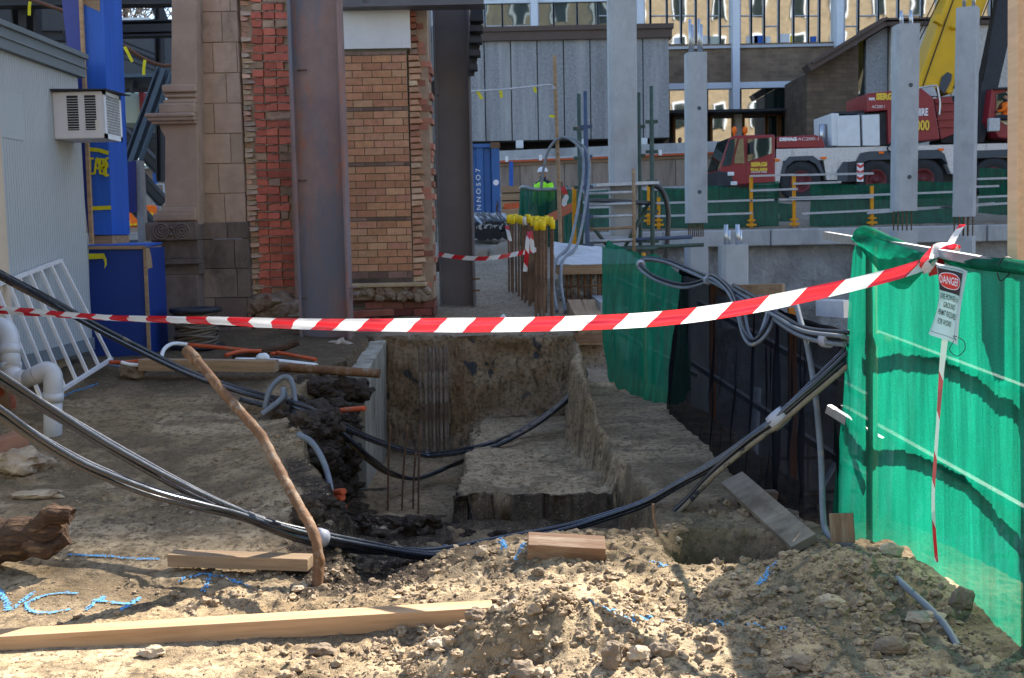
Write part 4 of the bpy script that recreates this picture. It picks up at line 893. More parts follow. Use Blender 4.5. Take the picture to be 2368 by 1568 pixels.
# debris by the pit
def pipe(name, label, pts, r, m, cat='pipe', group=None, n=6):
    q = MB(); q.tube(spline(pxs(pts), n), r, 10); return q.build(name, m, label=label, cat=cat, group=group)
OG = 'orange conduit offcuts'
pipe('conduit_offcut', 'orange conduit with a pale bend lying beside the rope drum', [(432, 797, 10.2), (520, 805, 10.1), (640, 818, 10.0)], .018, m_orange, 'conduit', OG)
pipe('conduit_offcut', 'pale grey bent conduit end hooked over the dusty timber', [(372, 840, 9.75), (378, 810, 9.9), (400, 795, 10.1), (434, 797, 10.2)], .018, m_white, 'conduit', 'pale conduit offcuts')
pipe('conduit_offcut', 'orange conduit crossing below the first, near the rope drum', [(520, 822, 9.8), (560, 812, 9.9), (610, 812, 10)], .018, m_orange, 'conduit', OG)
pipe('conduit_offcut', 'orange conduit poking out of the soil beyond the white pipe', [(640, 815, 10), (690, 824, 9.9), (732, 832, 9.8)], .017, m_orange, 'conduit', OG)
pipe('conduit_offcut', 'orange conduit lying left of the dusty timber', [(255, 838, 9.5), (290, 838, 9.45), (330, 834, 9.4)], .018, m_orange, 'conduit', OG)
pipe('conduit_offcut', 'pale conduit lying left of the dusty timber below the orange one', [(280, 838, 9.3), (300, 843, 9.3), (330, 845, 9.3)], .016, m_white, 'conduit', 'pale conduit offcuts')
pipe('white_pipe', 'split white pipe on the ground behind the dusty timber', [(545, 835, 9.6), (620, 836, 9.6), (680, 842, 9.5), (732, 848, 9.4)], .03, m_white)
q = MB(); q.lump(W(608, 828, 9.5), .05, 3, .2, 3, (1.2, 1, .9)); q.build('crumpled_cup', m_white, label='crumpled white cap beside the split white pipe', cat='debris')
pipe('earth_pipe', 'long earth covered pipe projecting over the trench edge', [(640, 846, 9.45), (700, 852, 9.4), (790, 858, 9.35), (878, 864, 9.3)], .038, m_rpipe)
pipe('branch', 'muddy branch lying on the bank behind the white pipe', [(540, 828, 10), (600, 815, 10), (650, 805, 10.05), (690, 790, 10.1)], .035, m_log, 'branch')
pipe('orange_pipe', 'orange pipe end sticking out of the trench bank below the overhang', [(760, 952, 8.6), (800, 948, 8.55), (845, 944, 8.5)], .02, m_orange, 'conduit', 'orange pipe ends in the trench bank')
for k, (a, b, lab) in enumerate([((745, 1142, 6.9), (795, 1136, 6.7), 'topmost of three orange pipe ends near the hanging hose'), ((742, 1153, 6.9), (793, 1150, 6.7), 'middle one of three orange pipe ends near the hanging hose'), ((748, 1163, 6.8), (796, 1172, 6.6), 'lowest of three orange pipe ends near the hanging hose')]):
    pipe('orange_pipe', lab, [a, b], .02, m_orange, 'conduit', 'orange pipe ends in the trench bank')
pipe('twig', 'thin bare twig standing at the trench edge in front of the conduits', [(1527, 1278, 5.6), (1522, 1240, 5.6), (1512, 1200, 5.6), (1510, 1165, 5.6)], .006, m_wood3, 'twig')
q = MB(); q.tube(spline(pxs([(760, 796, 10.9), (790, 793, 10.9), (815, 800, 10.8)]), 5), .03, 8); q.tube(spline(pxs([(778, 800, 10.85), (788, 790, 10.9), (795, 788, 10.9)]), 5), .035, 8); q.build('rag', M('dirty_rag', (.4, .33, .26), .95, var=.25, bump=.6, bscale=30), label='crumpled dirty rag at the foot of the rusty steel column', cat='rag')
q = MB(); q.tube(spline(pxs([(1160, 737, 12.5), (1168, 730, 12.5)]), 3), .03, 8); q.build('white_litter', m_white, label='bit of white litter on the earth shelf', cat='litter')
# rope drum
DR = thing('rope_drum', 'black drum wound with dirty rope on the ground before the sandstone pier', 'drum', W(455, 812, 10.7))
c = W(457, 806, 10.7); hh = .36
q = MB(); q.lathe((c.x, c.y, c.z + hh), [(.02, 0), (.10, 0), (.11, .03), (.24, .03), (.245, .015), (.24, -.01), (.15, -.02), (.02, -.02)], 32); q.build('flange', m_spool, DR)
q = MB(); q.lathe((c.x, c.y, c.z), [(.02, 0), (.24, 0), (.25, .02), (.24, .045), (.1, .05), (.02, .05)], 32); q.build('flange', m_spool, DR)
q = MB()
for k in range(17):
    z0 = c.z + .06 + k * .0165; rr = .19 + .012 * math.sin(k * 2.1)
    q.tube([(c.x + rr * math.cos(a) * (1 + .02 * math.sin(3 * a + k)), c.y + rr * math.sin(a), z0 + .018 * math.sin(a * 2 + k * 1.3)) for a in [2 * math.pi * i / 28 for i in range(29)]], .0125, 6)
q.lathe((c.x, c.y, c.z), [(.17, .04), (.17, .34)], 24); q.build('rope', m_rope, DR)
# thin stakes and bars in the trench
for k, (x0, y0, x1, y1, d) in enumerate([(903, 985, 897, 1190, 8.9), (943, 982, 928, 1180, 8.9), (962, 1045, 955, 1185, 8.95), (972, 985, 968, 1215, 8.7)]):
    q = MB(); q.tube(spline([W(x1, y1 + 40, d), W((x0 + x1) / 2 - 2, (y0 + y1) / 2, d), W(x0, y0, d)], 6), .008, 8)
    q.build('stake', m_rust, label=['leftmost thin rusty stake standing in the trench', 'second thin rusty stake from the left in the trench', 'shorter thin stake between its neighbours in the trench', 'rightmost thin rusty stake standing in the trench'][k], cat='stake', group='thin stakes in the trench')

# dark topsoil hanging over the trench bank
mb = MB(); rr = random.Random(17); m_top = M('dark_topsoil', (.05, .037, .028), .97, var=.45, scale=9, bump=.9, bscale=50, dist=.02, stain=((.11, .08, .055), 8, .56, .68, (1, 1, 1)))
def bank(px0, px1, py0, py1, d0, d1, n, s0, s1):
    for k in range(n):
        u, v = rr.random(), rr.random(); p = W(px0 + (px1 - px0) * u, py0 + (py1 - py0) * v, d0 + (d1 - d0) * u + rr.uniform(-.05, .05)); mb.lump(p, rr.uniform(s0, s1) * .8, rr.randint(0, 999), .8, 3, (1.2, 1, .75))
bank(690, 835, 885, 912, 9.15, 9.55, 80, .05, .11); bank(700, 800, 940, 1010, 8.7, 9.0, 60, .06, .13); bank(690, 770, 960, 1075, 7.6, 8.2, 60, .05, .10); bank(735, 805, 1030, 1150, 8.4, 9.0, 55, .06, .12)
bank(640, 720, 925, 985, 8.1, 8.6, 30, .04, .08); bank(790, 1010, 1195, 1275, 6.9, 7.0, 70, .02, .05); bank(700, 790, 1150, 1300, 5.9, 6.3, 60, .03, .07); bank(985, 1200, 1235, 1275, 7.3, 6.9, 40, .03, .06)
mb.v = [v + mnoise.noise_vector(v * 22) * .018 for v in mb.v]; mb.sm = [True] * len(mb.f)
mb.build('ground_topsoil', m_top, kind='structure')
# ------------------------------------------------------------------ masonry
def bricks(mb, x0, x1, z0, z1, yf, dep, L_, H_, gap, colf, jit=.004, stagger=.5, rnd=0, miss=0.0, var=0.0):
    rr = random.Random(rnd); z = z0; row = 0
    while z < z1 - .01:
        h = min(H_ - gap, z1 - z); x = x0 - (L_ * stagger if row % 2 else 0)
        while x < x1 - .005:
            l = L_ * (1 + var * rr.uniform(-1, 1)); a, b = max(x, x0), min(x + l - gap, x1)
            if b - a > .01 and rr.random() > miss:
                mb.cur = colf(row, rr); j = rr.uniform(-jit, jit); t = jit * .4
                mb.hexa([(a + rr.uniform(-t, t), yf + j, z + rr.uniform(-t, t)), (b + rr.uniform(-t, t), yf + j + rr.uniform(-t, t), z + rr.uniform(-t, t)), (b, yf + dep, z), (a, yf + dep, z),
                         (a + rr.uniform(-t, t), yf + j + rr.uniform(-t, t), z + h + rr.uniform(-t, t)), (b + rr.uniform(-t, t), yf + j, z + h + rr.uniform(-t, t)), (b, yf + dep, z + h), (a, yf + dep, z + h)])
            x += l
        z += H_; row += 1
    mb.cur = (1, 1, 1)
dS = 11.6
PR = thing('stone_pier', 'tall sandstone pier with moulded pilaster and raw red brick cut edge', 'pier', W(540, 760, dS))
def tone(base, rr, a=.18):
    k = 1 + rr.uniform(-a, a); return (base[0] * k, base[1] * k * (1 + rr.uniform(-.04, .04)), base[2] * k)
x0, x1, z0, z1 = rect(452, -60, 556, 516, dS)
mb = MB(); bricks(mb, x0, x1, z0, z1, dS, .4, .30, .303, .008, lambda r, rr: tone((.41, .305, .235), rr, .12), .003, .45, 3, 0, .3); mb.build('ashlar', m_stone, PR, bevel=.004)
mb = MB(); mb.box(x0 - .003, x1 - .005, dS + .012, dS + .4, z0, z1); mb.build('mortar_core', m_mortar, PR)
xb0, xb1, zb0, zb1 = rect(456, 514, 578, 800, dS - .06)
mb = MB(); bricks(mb, xb0, xb1, zb0 - .1, zb1, dS - .06, .46, .37, .30, .006, lambda r, rr: tone((.2, .155, .135), rr), .002, .5, 4, 0, .3); mb.build('plinth', m_stoned, PR, bevel=.004)
prof = [(397, -60), (396, 190), (391, 200), (380, 205), (377, 215), (381, 224), (388, 228), (383, 234), (380, 240), (388, 244), (372, 248), (372, 266), (341, 266), (350, 280), (356, 288), (368, 288), (372, 300), (382, 318), (381, 470), (378, 481), (366, 487), (362, 500), (356, 519)]
pts = [W(a, b, 11.35) for a, b in prof] + [W(459, 519, 11.35), W(451, -60, 11.35)]
mb = MB(); mb.prism(pts, (0, .55, 0)); mb.build('pilaster', m_stonep, PR, bevel=.006)
mb = MB()
for y_, h_, e_ in ((205, 9, .05), (222, 4, .03), (236, 5, .05), (252, 12, .075), (268, 5, .11), (276, 5, .09), (284, 4, .06), (483, 4, .035), (490, 6, .05), (502, 9, .07)):
    lx = {205: 377, 222: 382, 236: 380, 252: 372, 268: 341, 276: 347, 284: 354, 483: 375, 490: 364, 502: 358}[y_]
    a, b, c_, d_ = rect(lx, y_ - h_, 457, y_ + h_, 11.35); mb = MB(); mb.box(a, b - .004, 11.35 - e_, 11.37, c_, d_); mb.build('moulding', m_stonep, PR, bevel=.016)
a, b, c_, d_ = rect(338, 514, 456, 556, 11.3); mb = MB(); mb.box(a, b, 11.27, 11.95, c_, d_)
a2, b2, c2, d2 = rect(348, 556, 457, 600, 11.3); mb.box(a2, b2, 11.33, 11.95, c2, d2)
a2, b2, c2, d2 = rect(352, 600, 458, 612, 11.3); mb.box(a2, b2, 11.29, 11.95, c2, d2)
a2, b2, c2, d2 = rect(356, 612, 459, 636, 11.3); mb.box(a2, b2, 11.36, 11.95, c2, d2)
a2, b2, c2, d2 = rect(358, 636, 460, 840, 11.3); mb.box(a2, b2, 11.31, 11.95, c2, d2); mb.build('pedestal', m_stonedp, PR, bevel=.008)
mb = MB()
for px in (372, 420):
    for rr_ in (.075, .05, .025):
        c = W(px, 535, 11.265); mb.tube([(c.x + rr_ * math.cos(t), 11.265, c.z + rr_ * math.sin(t)) for t in [2 * math.pi * k / 24 for k in range(25)]], .011, 6)
for px, py, s_ in ((396, 527, .02), (396, 542, .022), (390, 535, .014), (403, 535, .014)):
    c = W(px, py, 11.265); mb.lump(c, s_, 5, .2, 2)
mb.build('carving', m_stonedp, PR)
mb = MB()   # broken inner edge of the facing stone
rr = random.Random(9)
for k in range(64):
    y_ = -50 + k * 12.2; w_ = rr.uniform(14, 32); xo = 555 + y_ * .035
    a, b, c_, d_ = rect(xo, y_, xo + w_, y_ + 12.5, dS + .04); mb.cur = tone(rr.choice([(.5, .31, .235), (.54, .35, .26), (.38, .3, .24), (.46, .36, .27)]), rr, .2)
    e = rr.uniform(-.03, .03); mb.hexa([(a, dS + .05 + e, c_), (b, dS + .08 + e * 1.5, c_ + .01), (b, dS + .4, c_), (a, dS + .4, c_), (a, dS + .04 + e * .6, d_ - .006), (b - .01, dS + .09 + e, d_ - .01), (b, dS + .4, d_), (a, dS + .4, d_)])
mb.cur = (1, 1, 1); mb.build('broken_edge', m_brick, PR)
mb = MB(); a, b, c_, d_ = rect(556, -60, 672, 720, dS + .2); mb.box(a, b + .04, dS + .098, dS + .6, c_, d_); mb.build('wall_core', m_mortar, PR)
mb = MB(); rr = random.Random(21)
for k in range(41):
    yc = -70 + k * 19.3; sh = yc * .031; red = (.5, .145, .10)
    row = [(581, 605), (607, 634), (636, 665)] if k % 7 not in (3,) else [(581, 605), (607, 665)]
    for i, (xa, xb) in enumerate(row):
        if i == 2 and rr.random() < .16: xb -= rr.uniform(8, 16)
        j = rr.uniform(-1.5, 1.5); a, b, c_, d_ = rect(xa + sh + j, yc + 1.2, xb + sh + j, yc + 17.0, dS + .08); e = rr.uniform(-.016, .012)
        mb.cur = tone(red if rr.random() > .1 else (.36, .24, .17), rr, .25)
        t = .006; f_ = lambda: rr.uniform(-t, t)
        mb.hexa([(a + f_(), dS + .07 + e + f_(), c_ + f_()), (b + f_(), dS + .07 + e + f_(), c_ + f_()), (b, dS + .4, c_), (a, dS + .4, c_), (a + f_(), dS + .07 + e + f_(), d_ + f_()), (b + f_(), dS + .07 + e + f_(), d_ + f_()), (b, dS + .4, d_), (a, dS + .4, d_)])
mb.cur = (1, 1, 1); mb.build('red_brickwork', m_brick, PR, bevel=.004)
mb = MB()   # ragged lime mortar squeezed out of the joints
for k in range(41):
    yc = -70 + k * 19.3; sh = yc * .031
    for q_ in range(7):
        if rr.random() < .25: continue
        p = W(583 + q_ * 13 + sh + rr.uniform(-4, 4), yc, dS + .07); mb.lump((p.x, p.y, p.z), .016, k * 7 + q_, .4, 1, (2.4, .9, .55))
mb.build('mortar_joints', m_mortar, PR, kind='stuff')
mb = MB(); a, b = W(669, -60, dS + .05), W(692, 720, dS + .05); mb.beam(a, b, .055, .09, (0, 1, 0)); mb.build('plaster_edge', M('pink_plaster', (.33, .22, .19), .9, var=.2), PR)
mb = MB()
for k in range(46):
    p = W(585 + rr.uniform(0, 110), 690 + rr.uniform(5, 75), dS + .05); mb.lump((p.x, p.y - .05 + rr.uniform(-.05, .1), p.z), rr.uniform(.05, .12), k, .5, 2, (1.1, .8, .8))
mb.build('footing', m_rubble, PR)
# heavy steel columns
def hcol(name, label, px, pyb, d, dep, m, lean=.03, plates=()):
    t0 = thing(name, label, 'steel column', W((px[0] + px[1]) / 2, pyb, d), 'tall steel columns holding up the beam')
    z_b, z_t = W(px[1], pyb, d).z - .15, W(px[1], -80, d).z
    xl_, xr_ = W(px[0], 400, d).x, W(px[1], 400, d).x
    mb = MB(); mb.box(xl_ + .012, xr_ - .012, d + dep * .45, d + dep * .52, z_b, z_t); mb.build('web', m, t0)
    for x_ in (xl_, xr_): mb = MB(); mb.box(x_ - .014, x_ + .014, d, d + dep, z_b, z_t); mb.build('flange', m, t0, bevel=.003)
    mb = MB(); a = 0
    for py in plates:
        p = W(px[0] + 6, py, d + dep * .3); mb.tube([p + Vector((0, 0, 0)), p + Vector((.09, -.02, 0))], .009, 6); a = 1
    if a: mb.build('stud', m_rust, t0)
    return t0, xl_, xr_
HC1, *_ = hcol('steel_column', 'rusty primed steel column in front of the tan brick pier', (682, 794), 795, 11.05, .26, m_steel, plates=(163, 418, 690))
mb = MB(); p = W(806, 680, 11.1); mb.box(p.x - .02, p.x + .09, 11.1, 11.2, p.z - .01, p.z + .01); p = W(806, 664, 11.1); mb.box(p.x - .02, p.x + .07, 11.1, 11.2, p.z - .01, p.z + .005); mb.build('bracket', m_steel, HC1)
HC2, *_ = hcol('steel_column', 'dark grey steel column to the right of the tan brick pier', (1012, 1090), 728, 14.5, .3, m_steel2)
mb = MB()
for y_ in (205, 420, 615):
    a, b, c_, d_ = rect(984, y_ - 18, 1014, y_ + 14, 14.55); mb.box(a, b, 14.55, 14.75, c_, d_)
mb.build('bracket', m_steel2, HC2)
mb = MB()
for k, y_ in enumerate((645, 672)): p = W(1090, y_, 14.5); mb.tube([p, p + Vector((.11, 0, 0))], .012, 6)
mb.build('stud', m_rust, HC2)
# overhead beam with stepped hanger
OB = thing('overhead_beam', 'dark steel beam across the top with a stepped bracket hanging beside the right column', 'steel beam', W(1000, 5, 14.2))
a, b, c_, d_ = rect(838, -60, 1118, 13, 13.55); mb = MB(); mb.box(a, b, 13.55, 13.6, c_, d_); mb.box(a, b, 13.42, 13.75, c_ - .02, c_); mb.build('beam', m_steel2, OB)
a, b, c_, d_ = rect(776, -60, 838, 10, 13.5); mb = MB(); mb.box(a, b, 13.5, 13.7, c_, d_); mb.box(a, b + .1, 13.45, 13.75, c_ - .04, c_); mb.build('beam_end', m_steel2, OB)
mb = MB(); P = [W(1088, 14, 14.42), W(1116, 14, 14.42), W(1111, 100, 14.42), (W(1096, 176, 14.42)), W(1082, 176, 14.42)]; mb.prism(P, (0, .03, 0)); mb.build('hanger_plate', m_dark, OB)
mb = MB()
for y_, x_ in ((38, 1118), (62, 1117), (88, 1115), (118, 1111), (150, 1104)):
    a, b, c_, d_ = rect(1086, y_, x_, y_ + 13, 14.3); mb.box(a, b, 14.2, 14.42, c_, d_)
mb.build('hanger_step', m_frame, OB)
# tan brick pier
dB = 13.7
BP = thing('brick_pier', 'tan glazed brick pier with white plaster head and dark brick bands', 'pier', W(880, 735, dB))
x0, x1, zt, _t = rect(776, 600, 946, 114, dB)
tanc = lambda r, rr: tone(rr.choice([(.46, .225, .125), (.48, .245, .14), (.42, .20, .115), (.49, .27, .16), (.45, .225, .14)]), rr, .12)
H_ = .0872; mb = MB(); zc = W(860, 118, dB).z
mk = MB()
band_rows = {0, 8, 16, 24}
z = zc
for r in range(33):
    dark = r in band_rows; h = .046 if dark else H_; z -= h
    f_ = (lambda q, rr: tone((.2, .125, .10), rr, .3)) if (dark or r > 31) else tanc
    bricks(mb, x0, x1, z, z + h - .001, dB, .2, .237, h, .009, f_, .002, 0, 50 + r) if r % 2 else bricks(mb, x0 - .118, x1, z, z + h - .001, dB, .2, .237, h, .009, f_, .002, 0, 50 + r)
for r in range(4):
    z -= H_; bricks(mb, x0 - (.118 if r % 2 else 0), x1 - .02, z, z + H_ - .001, dB, .2, .237, H_, .008, lambda q, rr: tone((.085, .058, .05), rr, .3), .002, 0, 90 + r)
zs_ = z
mb.build('brick_face', m_brick, BP, bevel=.002)
mb = MB(); mb.box(x1 - .02, x1 + .25, dB + .11, dB + .6, zs_ - .6, zc + .9); mb.build('torn_core', m_mortar, BP)
mb = MB(); mb.box(x0 - .2, x1 + .005, dB + .009, dB + .6, zs_ - .7, zc + .1); mb.build('mortar_core', m_mortard, BP)
mb = MB(); a, b, c_, d_ = rect(776, -60, 947, 113, dB); mb.box(a, b, dB - .02, dB + .35, c_, d_); mb.build('plaster_head', m_plaster, BP, bevel=.004)
mb = MB(); rr = random.Random(31)
for k in range(49):
    y_ = 10 + k * 14.6; w_ = rr.uniform(30, 46) if y_ > 115 else rr.uniform(20, 34); xo = (945 + (y_ - 115) * .022) if y_ > 115 else 948
    a, b, c_, d_ = rect(xo, y_, xo + w_ * .62, y_ + 13.4, dB + .04); mb.cur = tone(rr.choice([(.5, .3, .2), (.46, .26, .17), (.42, .21, .14), (.52, .38, .27)]) if y_ > 115 else rr.choice([(.25, .09, .06), (.3, .2, .15)]), rr, .2)
    e = rr.uniform(-.01, .03); mb.hexa([(a, dB + .01 + e, c_), (b, dB + .03 + e, c_ + .01), (b, dB + .4, c_), (a, dB + .4, c_), (a, dB + .015 + e, d_ - .008), (b - .01, dB + .02 + e, d_ - .01), (b, dB + .4, d_), (a, dB + .4, d_)])
    a, b, c_, d_ = rect(xo + w_ * .62 + 1, y_, xo + w_ + 7, y_ + 13.0, dB + .1); mb.cur = tone((.34, .15, .11), rr, .3); mb.box(a, b, dB + .10 + rr.uniform(-.01, .04), dB + .45, c_, d_)
mb.cur = (1, 1, 1); mb.build('broken_edge', m_brick, BP)
mb = MB(); a, b, c_, d_ = rect(802, 655, 985, 664, dB - .12); mb.box(a, b, dB - .12, dB + .2, c_, d_); mb.build('sill', M('sill_stone', (.42, .32, .2), .9, var=.25, bump=.4), BP, bevel=.01)
mb = MB(); a, b, c_, d_ = rect(804, 664, 990, 693, dB - .08); mb.box(a, b, dB - .06, dB + .3, c_, d_)
for k in range(60): p = W(rr.uniform(806, 990), rr.uniform(664, 692), dB - .06); mb.lump(p, rr.uniform(.03, .06), k, .4, 2)
mb.build('rough_sill_bed', m_rubble, BP)
mb = MB(); a, b, c_, d_ = rect(800, 693, 1006, 760, dB - .02)
bricks(mb, a, b, c_ - .1, d_, dB - .02, .5, .235, .087, .01, lambda q, r_: tone(r_.choice([(.17, .05, .04), (.13, .06, .045), (.2, .08, .06)]), r_, .35), .015, .5, 77, .06); mb.build('red_brick_base', m_brick, BP)
mb = MB()
for k, (xa, xb, ya, yb) in enumerate([(985, 991, -10, 40), (993, 999, -10, 390), (1001, 1007, 60, 395), (987, 991, 240, 380), (988, 992, 470, 590), (996, 1001, 455, 560), (1004, 1008, 440, 550)]):
    a, b, c_, d_ = rect(xa + ya * .02, ya, xb + ya * .02, yb, 14.9); mb.box(a, b, 14.9, 14.95, c_, d_)
mb.build('batten', M('pale_batten', (.55, .58, .6), .7, var=.2, bump=.1), BP)
# concrete face of the cut footing at the trench side
CF = MB(); a, b = W(848, 862, 9.72), W(889, 800, 11.35)
CF.hexa([(-1.30, 9.68, -.9), (-1.30, 11.45, -.9), (-1.45, 11.45, -.9), (-1.45, 9.68, -.9), (-1.285, 9.7, .37), (-1.285, 11.42, .5), (-1.45, 11.42, .5), (-1.45, 9.7, .37)])
CF.build('concrete_footing', M('dusty_footing', (.33, .31, .25), .95, var=.35, scale=4, bump=.8, bscale=12, dist=.03, stretch=(1, 1.5, .6), stain=((.15, .12, .085), 3, .48, .66, (1, 1.5, .5)), stain2=((.42, .4, .33), 5, .58, .7, (1, 2, .3))), label='pale concrete footing face at the left side of the trench', cat='footing', bevel=.01)

# ------------------------------------------------------------------ bars with yellow caps
def bar(px, yb, yt, d, r, m, cap, label, group, nm='starter_bar'):
    b_, t_ = W(px[0], yb, d), W(px[1], yt, d); b_.z = min(b_.z, GZ(b_.x, b_.y)) - .05
    t0 = thing(nm, label, 'steel bar', b_, group)
    q = MB(); n = 26; P = [b_.lerp(t_, k / n) for k in range(n + 1)]; q.tube(P, [r * (1 + .09 * (k % 2)) for k in range(n + 1)], 8); q.build('bar', m, t0)
    if cap: c = MB(); c.tube([t_ + Vector((0, 0, -.05)), t_ + Vector((0, 0, .055)), t_ + Vector((0, 0, .06))], [.031, .030, .025], 12); c.build('cap', m_yelpl if cap == 1 else m_white, t0)
cl = [(1176, 590, 508, 15.6), (1186, 600, 510, 15.4), (1192, 602, 505, 15.6), (1200, 610, 508, 15.2), (1206, 650, 510, 15.0), (1214, 650, 512, 14.8), (1219, 660, 506, 15.0), (1226, 668, 514, 14.6), (1231, 660, 510, 14.8), (1238, 700, 512, 14.2), (1243, 690, 510, 14.4), (1246, 705, 517, 13.9), (1252, 700, 512, 14.3), (1258, 712, 514, 13.8), (1264, 712, 510, 14.0), (1240, 742, 523, 13.3), (1249, 742, 521, 13.3), (1256, 745, 523, 13.2), (1274, 718, 513, 13.7), (1278, 742, 520, 13.3), (1222, 700, 507, 14.5), (1210, 620, 515, 15.3), (1181, 605, 506, 15.7), (1234, 655, 517, 14.9)]
for k, (px, yb, yt, d) in enumerate(cl):
    white = k == 5
    bar((px + random.uniform(-2, 2), px), yb, yt, d, .0135, m_rust, 2 if white else 1, 'rusty starter bar with a white cap among the yellow capped ones' if white else 'rusty starter bar with a yellow cap in the cluster beyond the earth shelf', 'yellow capped starter bars' if not white else None)
for k, (px, pt, d) in enumerate([(975, 970, 11.0), (987, 983, 10.9), (995, 993, 11.1), (1004, 1002, 10.9), (1012, 1009, 11.15), (1021, 1018, 10.95), (1031, 1027, 11.05), (1036, 1032, 11.2)]):
    bar((px, pt), 1052, 796 + (k % 3) * 4, d, .0145, m_rebar, 0, 'dusty ribbed bar in the upright bundle against the trench end wall', 'upright bars in the trench')
BT = thing('barrier_tape', 'second red and white tape, tied from the steel column to the capped bars', 'barrier tape', W(1130, 595, 14))
mb = MB(); tape_strip(mb, spline(pxs([(1014, 588, 14.4), (1060, 595, 14.2), (1110, 598, 14.1), (1150, 595, 14), (1195, 587, 13.8), (1240, 577, 13.2)]), 8), .055, .03, .16); mb.build('ribbon', [m_tr, m_tw], BT)
for pts in ([(1224, 535, 13.2), (1220, 560, 13.15), (1218, 590, 13.15), (1214, 628, 13.2)], [(1226, 535, 13.2), (1230, 560, 13.2), (1232, 585, 13.2)], [(1172, 522, 15.3), (1176, 540, 15.2), (1180, 558, 15.2)]):
    mb = MB(); tape_strip(mb, spline(pxs(pts), 5), .05, .03, .16, None, None, 0, lambda s: Vector((1, 0, .2))); mb.build('tail', [m_tr, m_tw], BT)

# ------------------------------------------------------------------ site cabin
XW = -3.8
def onw(px, py): return PX(px, py, XW)
CB = thing('site_cabin', 'pale grey site cabin with dark roof edge at the left', 'cabin', (-5, 9.0, .7))
tr, br = onw(184, 178), onw(211, 786); yR = (tr.y + br.y) / 2; zB, zT = br.z, tr.z
mb = MB(); mb.box(XW - 2.6, XW, 4.6, yR, zB, zT + .02)
mb.build('wall', m_cabin, CB, bevel=.01)
mb = MB()
for k in range(int((yR - 4.6) / .045)): y_ = 4.62 + k * .045; mb.box(XW, XW + .0022, y_, y_ + .022, zB + .03, zT - .02)
mb.build('ribbing', m_cabin, CB)
mb = MB(); mb.box(XW - 2.7, XW + .05, 4.5, yR + .06, zT - .01, zT + .16); mb.box(XW - 2.72, XW + .075, 4.5, yR + .085, zT + .155, zT + .20); mb.box(XW - 2.72, XW + .065, 4.5, yR + .07, zT + .07, zT + .085); mb.build('roof_trim', m_ctrim, CB, bevel=.005)
mb = MB(); mb.box(XW - 2.6, XW + .012, 4.6, yR + .012, zB - .09, zB + .02); mb.build('base_rail', m_ctrim, CB)
yl = onw(8, 500).y; mb = MB(); mb.box(XW, XW + .02, yl - .22, yl, zB, zT); mb.build('edge_trim', m_beige, CB, bevel=.004)
mb = MB(); mb.box(XW, XW + .006, 8.1, 8.95, onw(50, 325).z, onw(50, 222).z); mb.build('window', m_cabin, CB)
for y_ in (8.6, 9.6):
    mb = MB(); mb.box(XW - .3, XW - .1, y_, y_ + .2, .2, zB - .08); mb.build('support_block', m_wood2, CB)
# air conditioner
AC = thing('air_conditioner', 'boxy white window air conditioner sticking out of the cabin wall', 'air conditioner', (XW, 9.3, 2.3))
xa, xb, za, zb_ = rect(124, 320, 240, 213, 9.2); za, zb_ = min(za, zb_), max(za, zb_)
xa = XW; yF = PX(122, 265, XW).y; xb = W(239, 265, yF).x; yBk = PX(267, 265, xb).y + .12; za, zb_ = W(180, 321, yF).z, W(180, 211, yF).z
mb = MB(); mb.box(xa, xb, yF, yBk, za, zb_); mb.build('casing', m_ac, AC, bevel=.012)
mb = MB(); mb.hexa([(xa - .02, yF - .04, zb_ + .004), (xb + .05, yF - .04, zb_ + .004), (xb + .09, yBk + .02, zb_ - .0 + .004), (xa - .02, yBk, zb_ + .03), (xa - .02, yF - .04, zb_ + .02), (xb + .05, yF - .04, zb_ + .012), (xb + .09, yBk + .02, zb_ + .012), (xa - .02, yBk, zb_ + .045)]); mb.build('cover_sheet', m_dark, AC)
for u in (.23, .58):
    w_ = .22 * (xb - xa) ; lx = xa + (xb - xa) * (u + .06)
    mb = MB(); mb.box(lx, lx + w_, yF - .002, yF + .02, za + .07, zb_ - .035); mb.build('vent', m_ktext, AC)
    mb = MB()
    for k in range(13): z_ = za + .08 + k * (zb_ - za - .12) / 13; mb.box(lx - .004, lx + w_ + .004, yF - .006, yF - .0025, z_, z_ + .0038)
    mb.build('louvre', m_ac, AC)
mb = MB(); mb.box(xb - .002, xb + .003, yF + .05, yBk - .04, za + .04, zb_ - .03); mb.build('grille_back', m_slate, AC)
mb = MB()
for k in range(11): y_ = yF + .05 + k * (yBk - yF - .09) / 10; mb.box(xb + .004, xb + .009, y_, y_ + .006, za + .04, zb_ - .03)
for k in range(15): z_ = za + .04 + k * (zb_ - za - .07) / 14; mb.box(xb + .009, xb + .013, yF + .05, yBk - .04, z_, z_ + .004)
for (y0_, y1_, z0_, z1_) in ((yF, yF + .05, za, zb_), (yBk - .045, yBk, za, zb_), (yF, yBk, za, za + .04), (yF, yBk, zb_ - .03, zb_)): mb.box(xb, xb + .012, y0_, y1_, z0_, z1_)
mb.build('front_grille', m_wpaint, AC)
mb = MB(); a, b, c_, d_ = rect(221, 302, 230, 277, yF); mb.box(a, b, yF - .003, yF + .001, c_, d_) if d_ > c_ else mb.box(a, b, yF - .003, yF + .001, d_, c_); mb.build('rating_label', M('paper_label', (.62, .58, .52), .7, var=.15, scale=60, bump=0), AC)
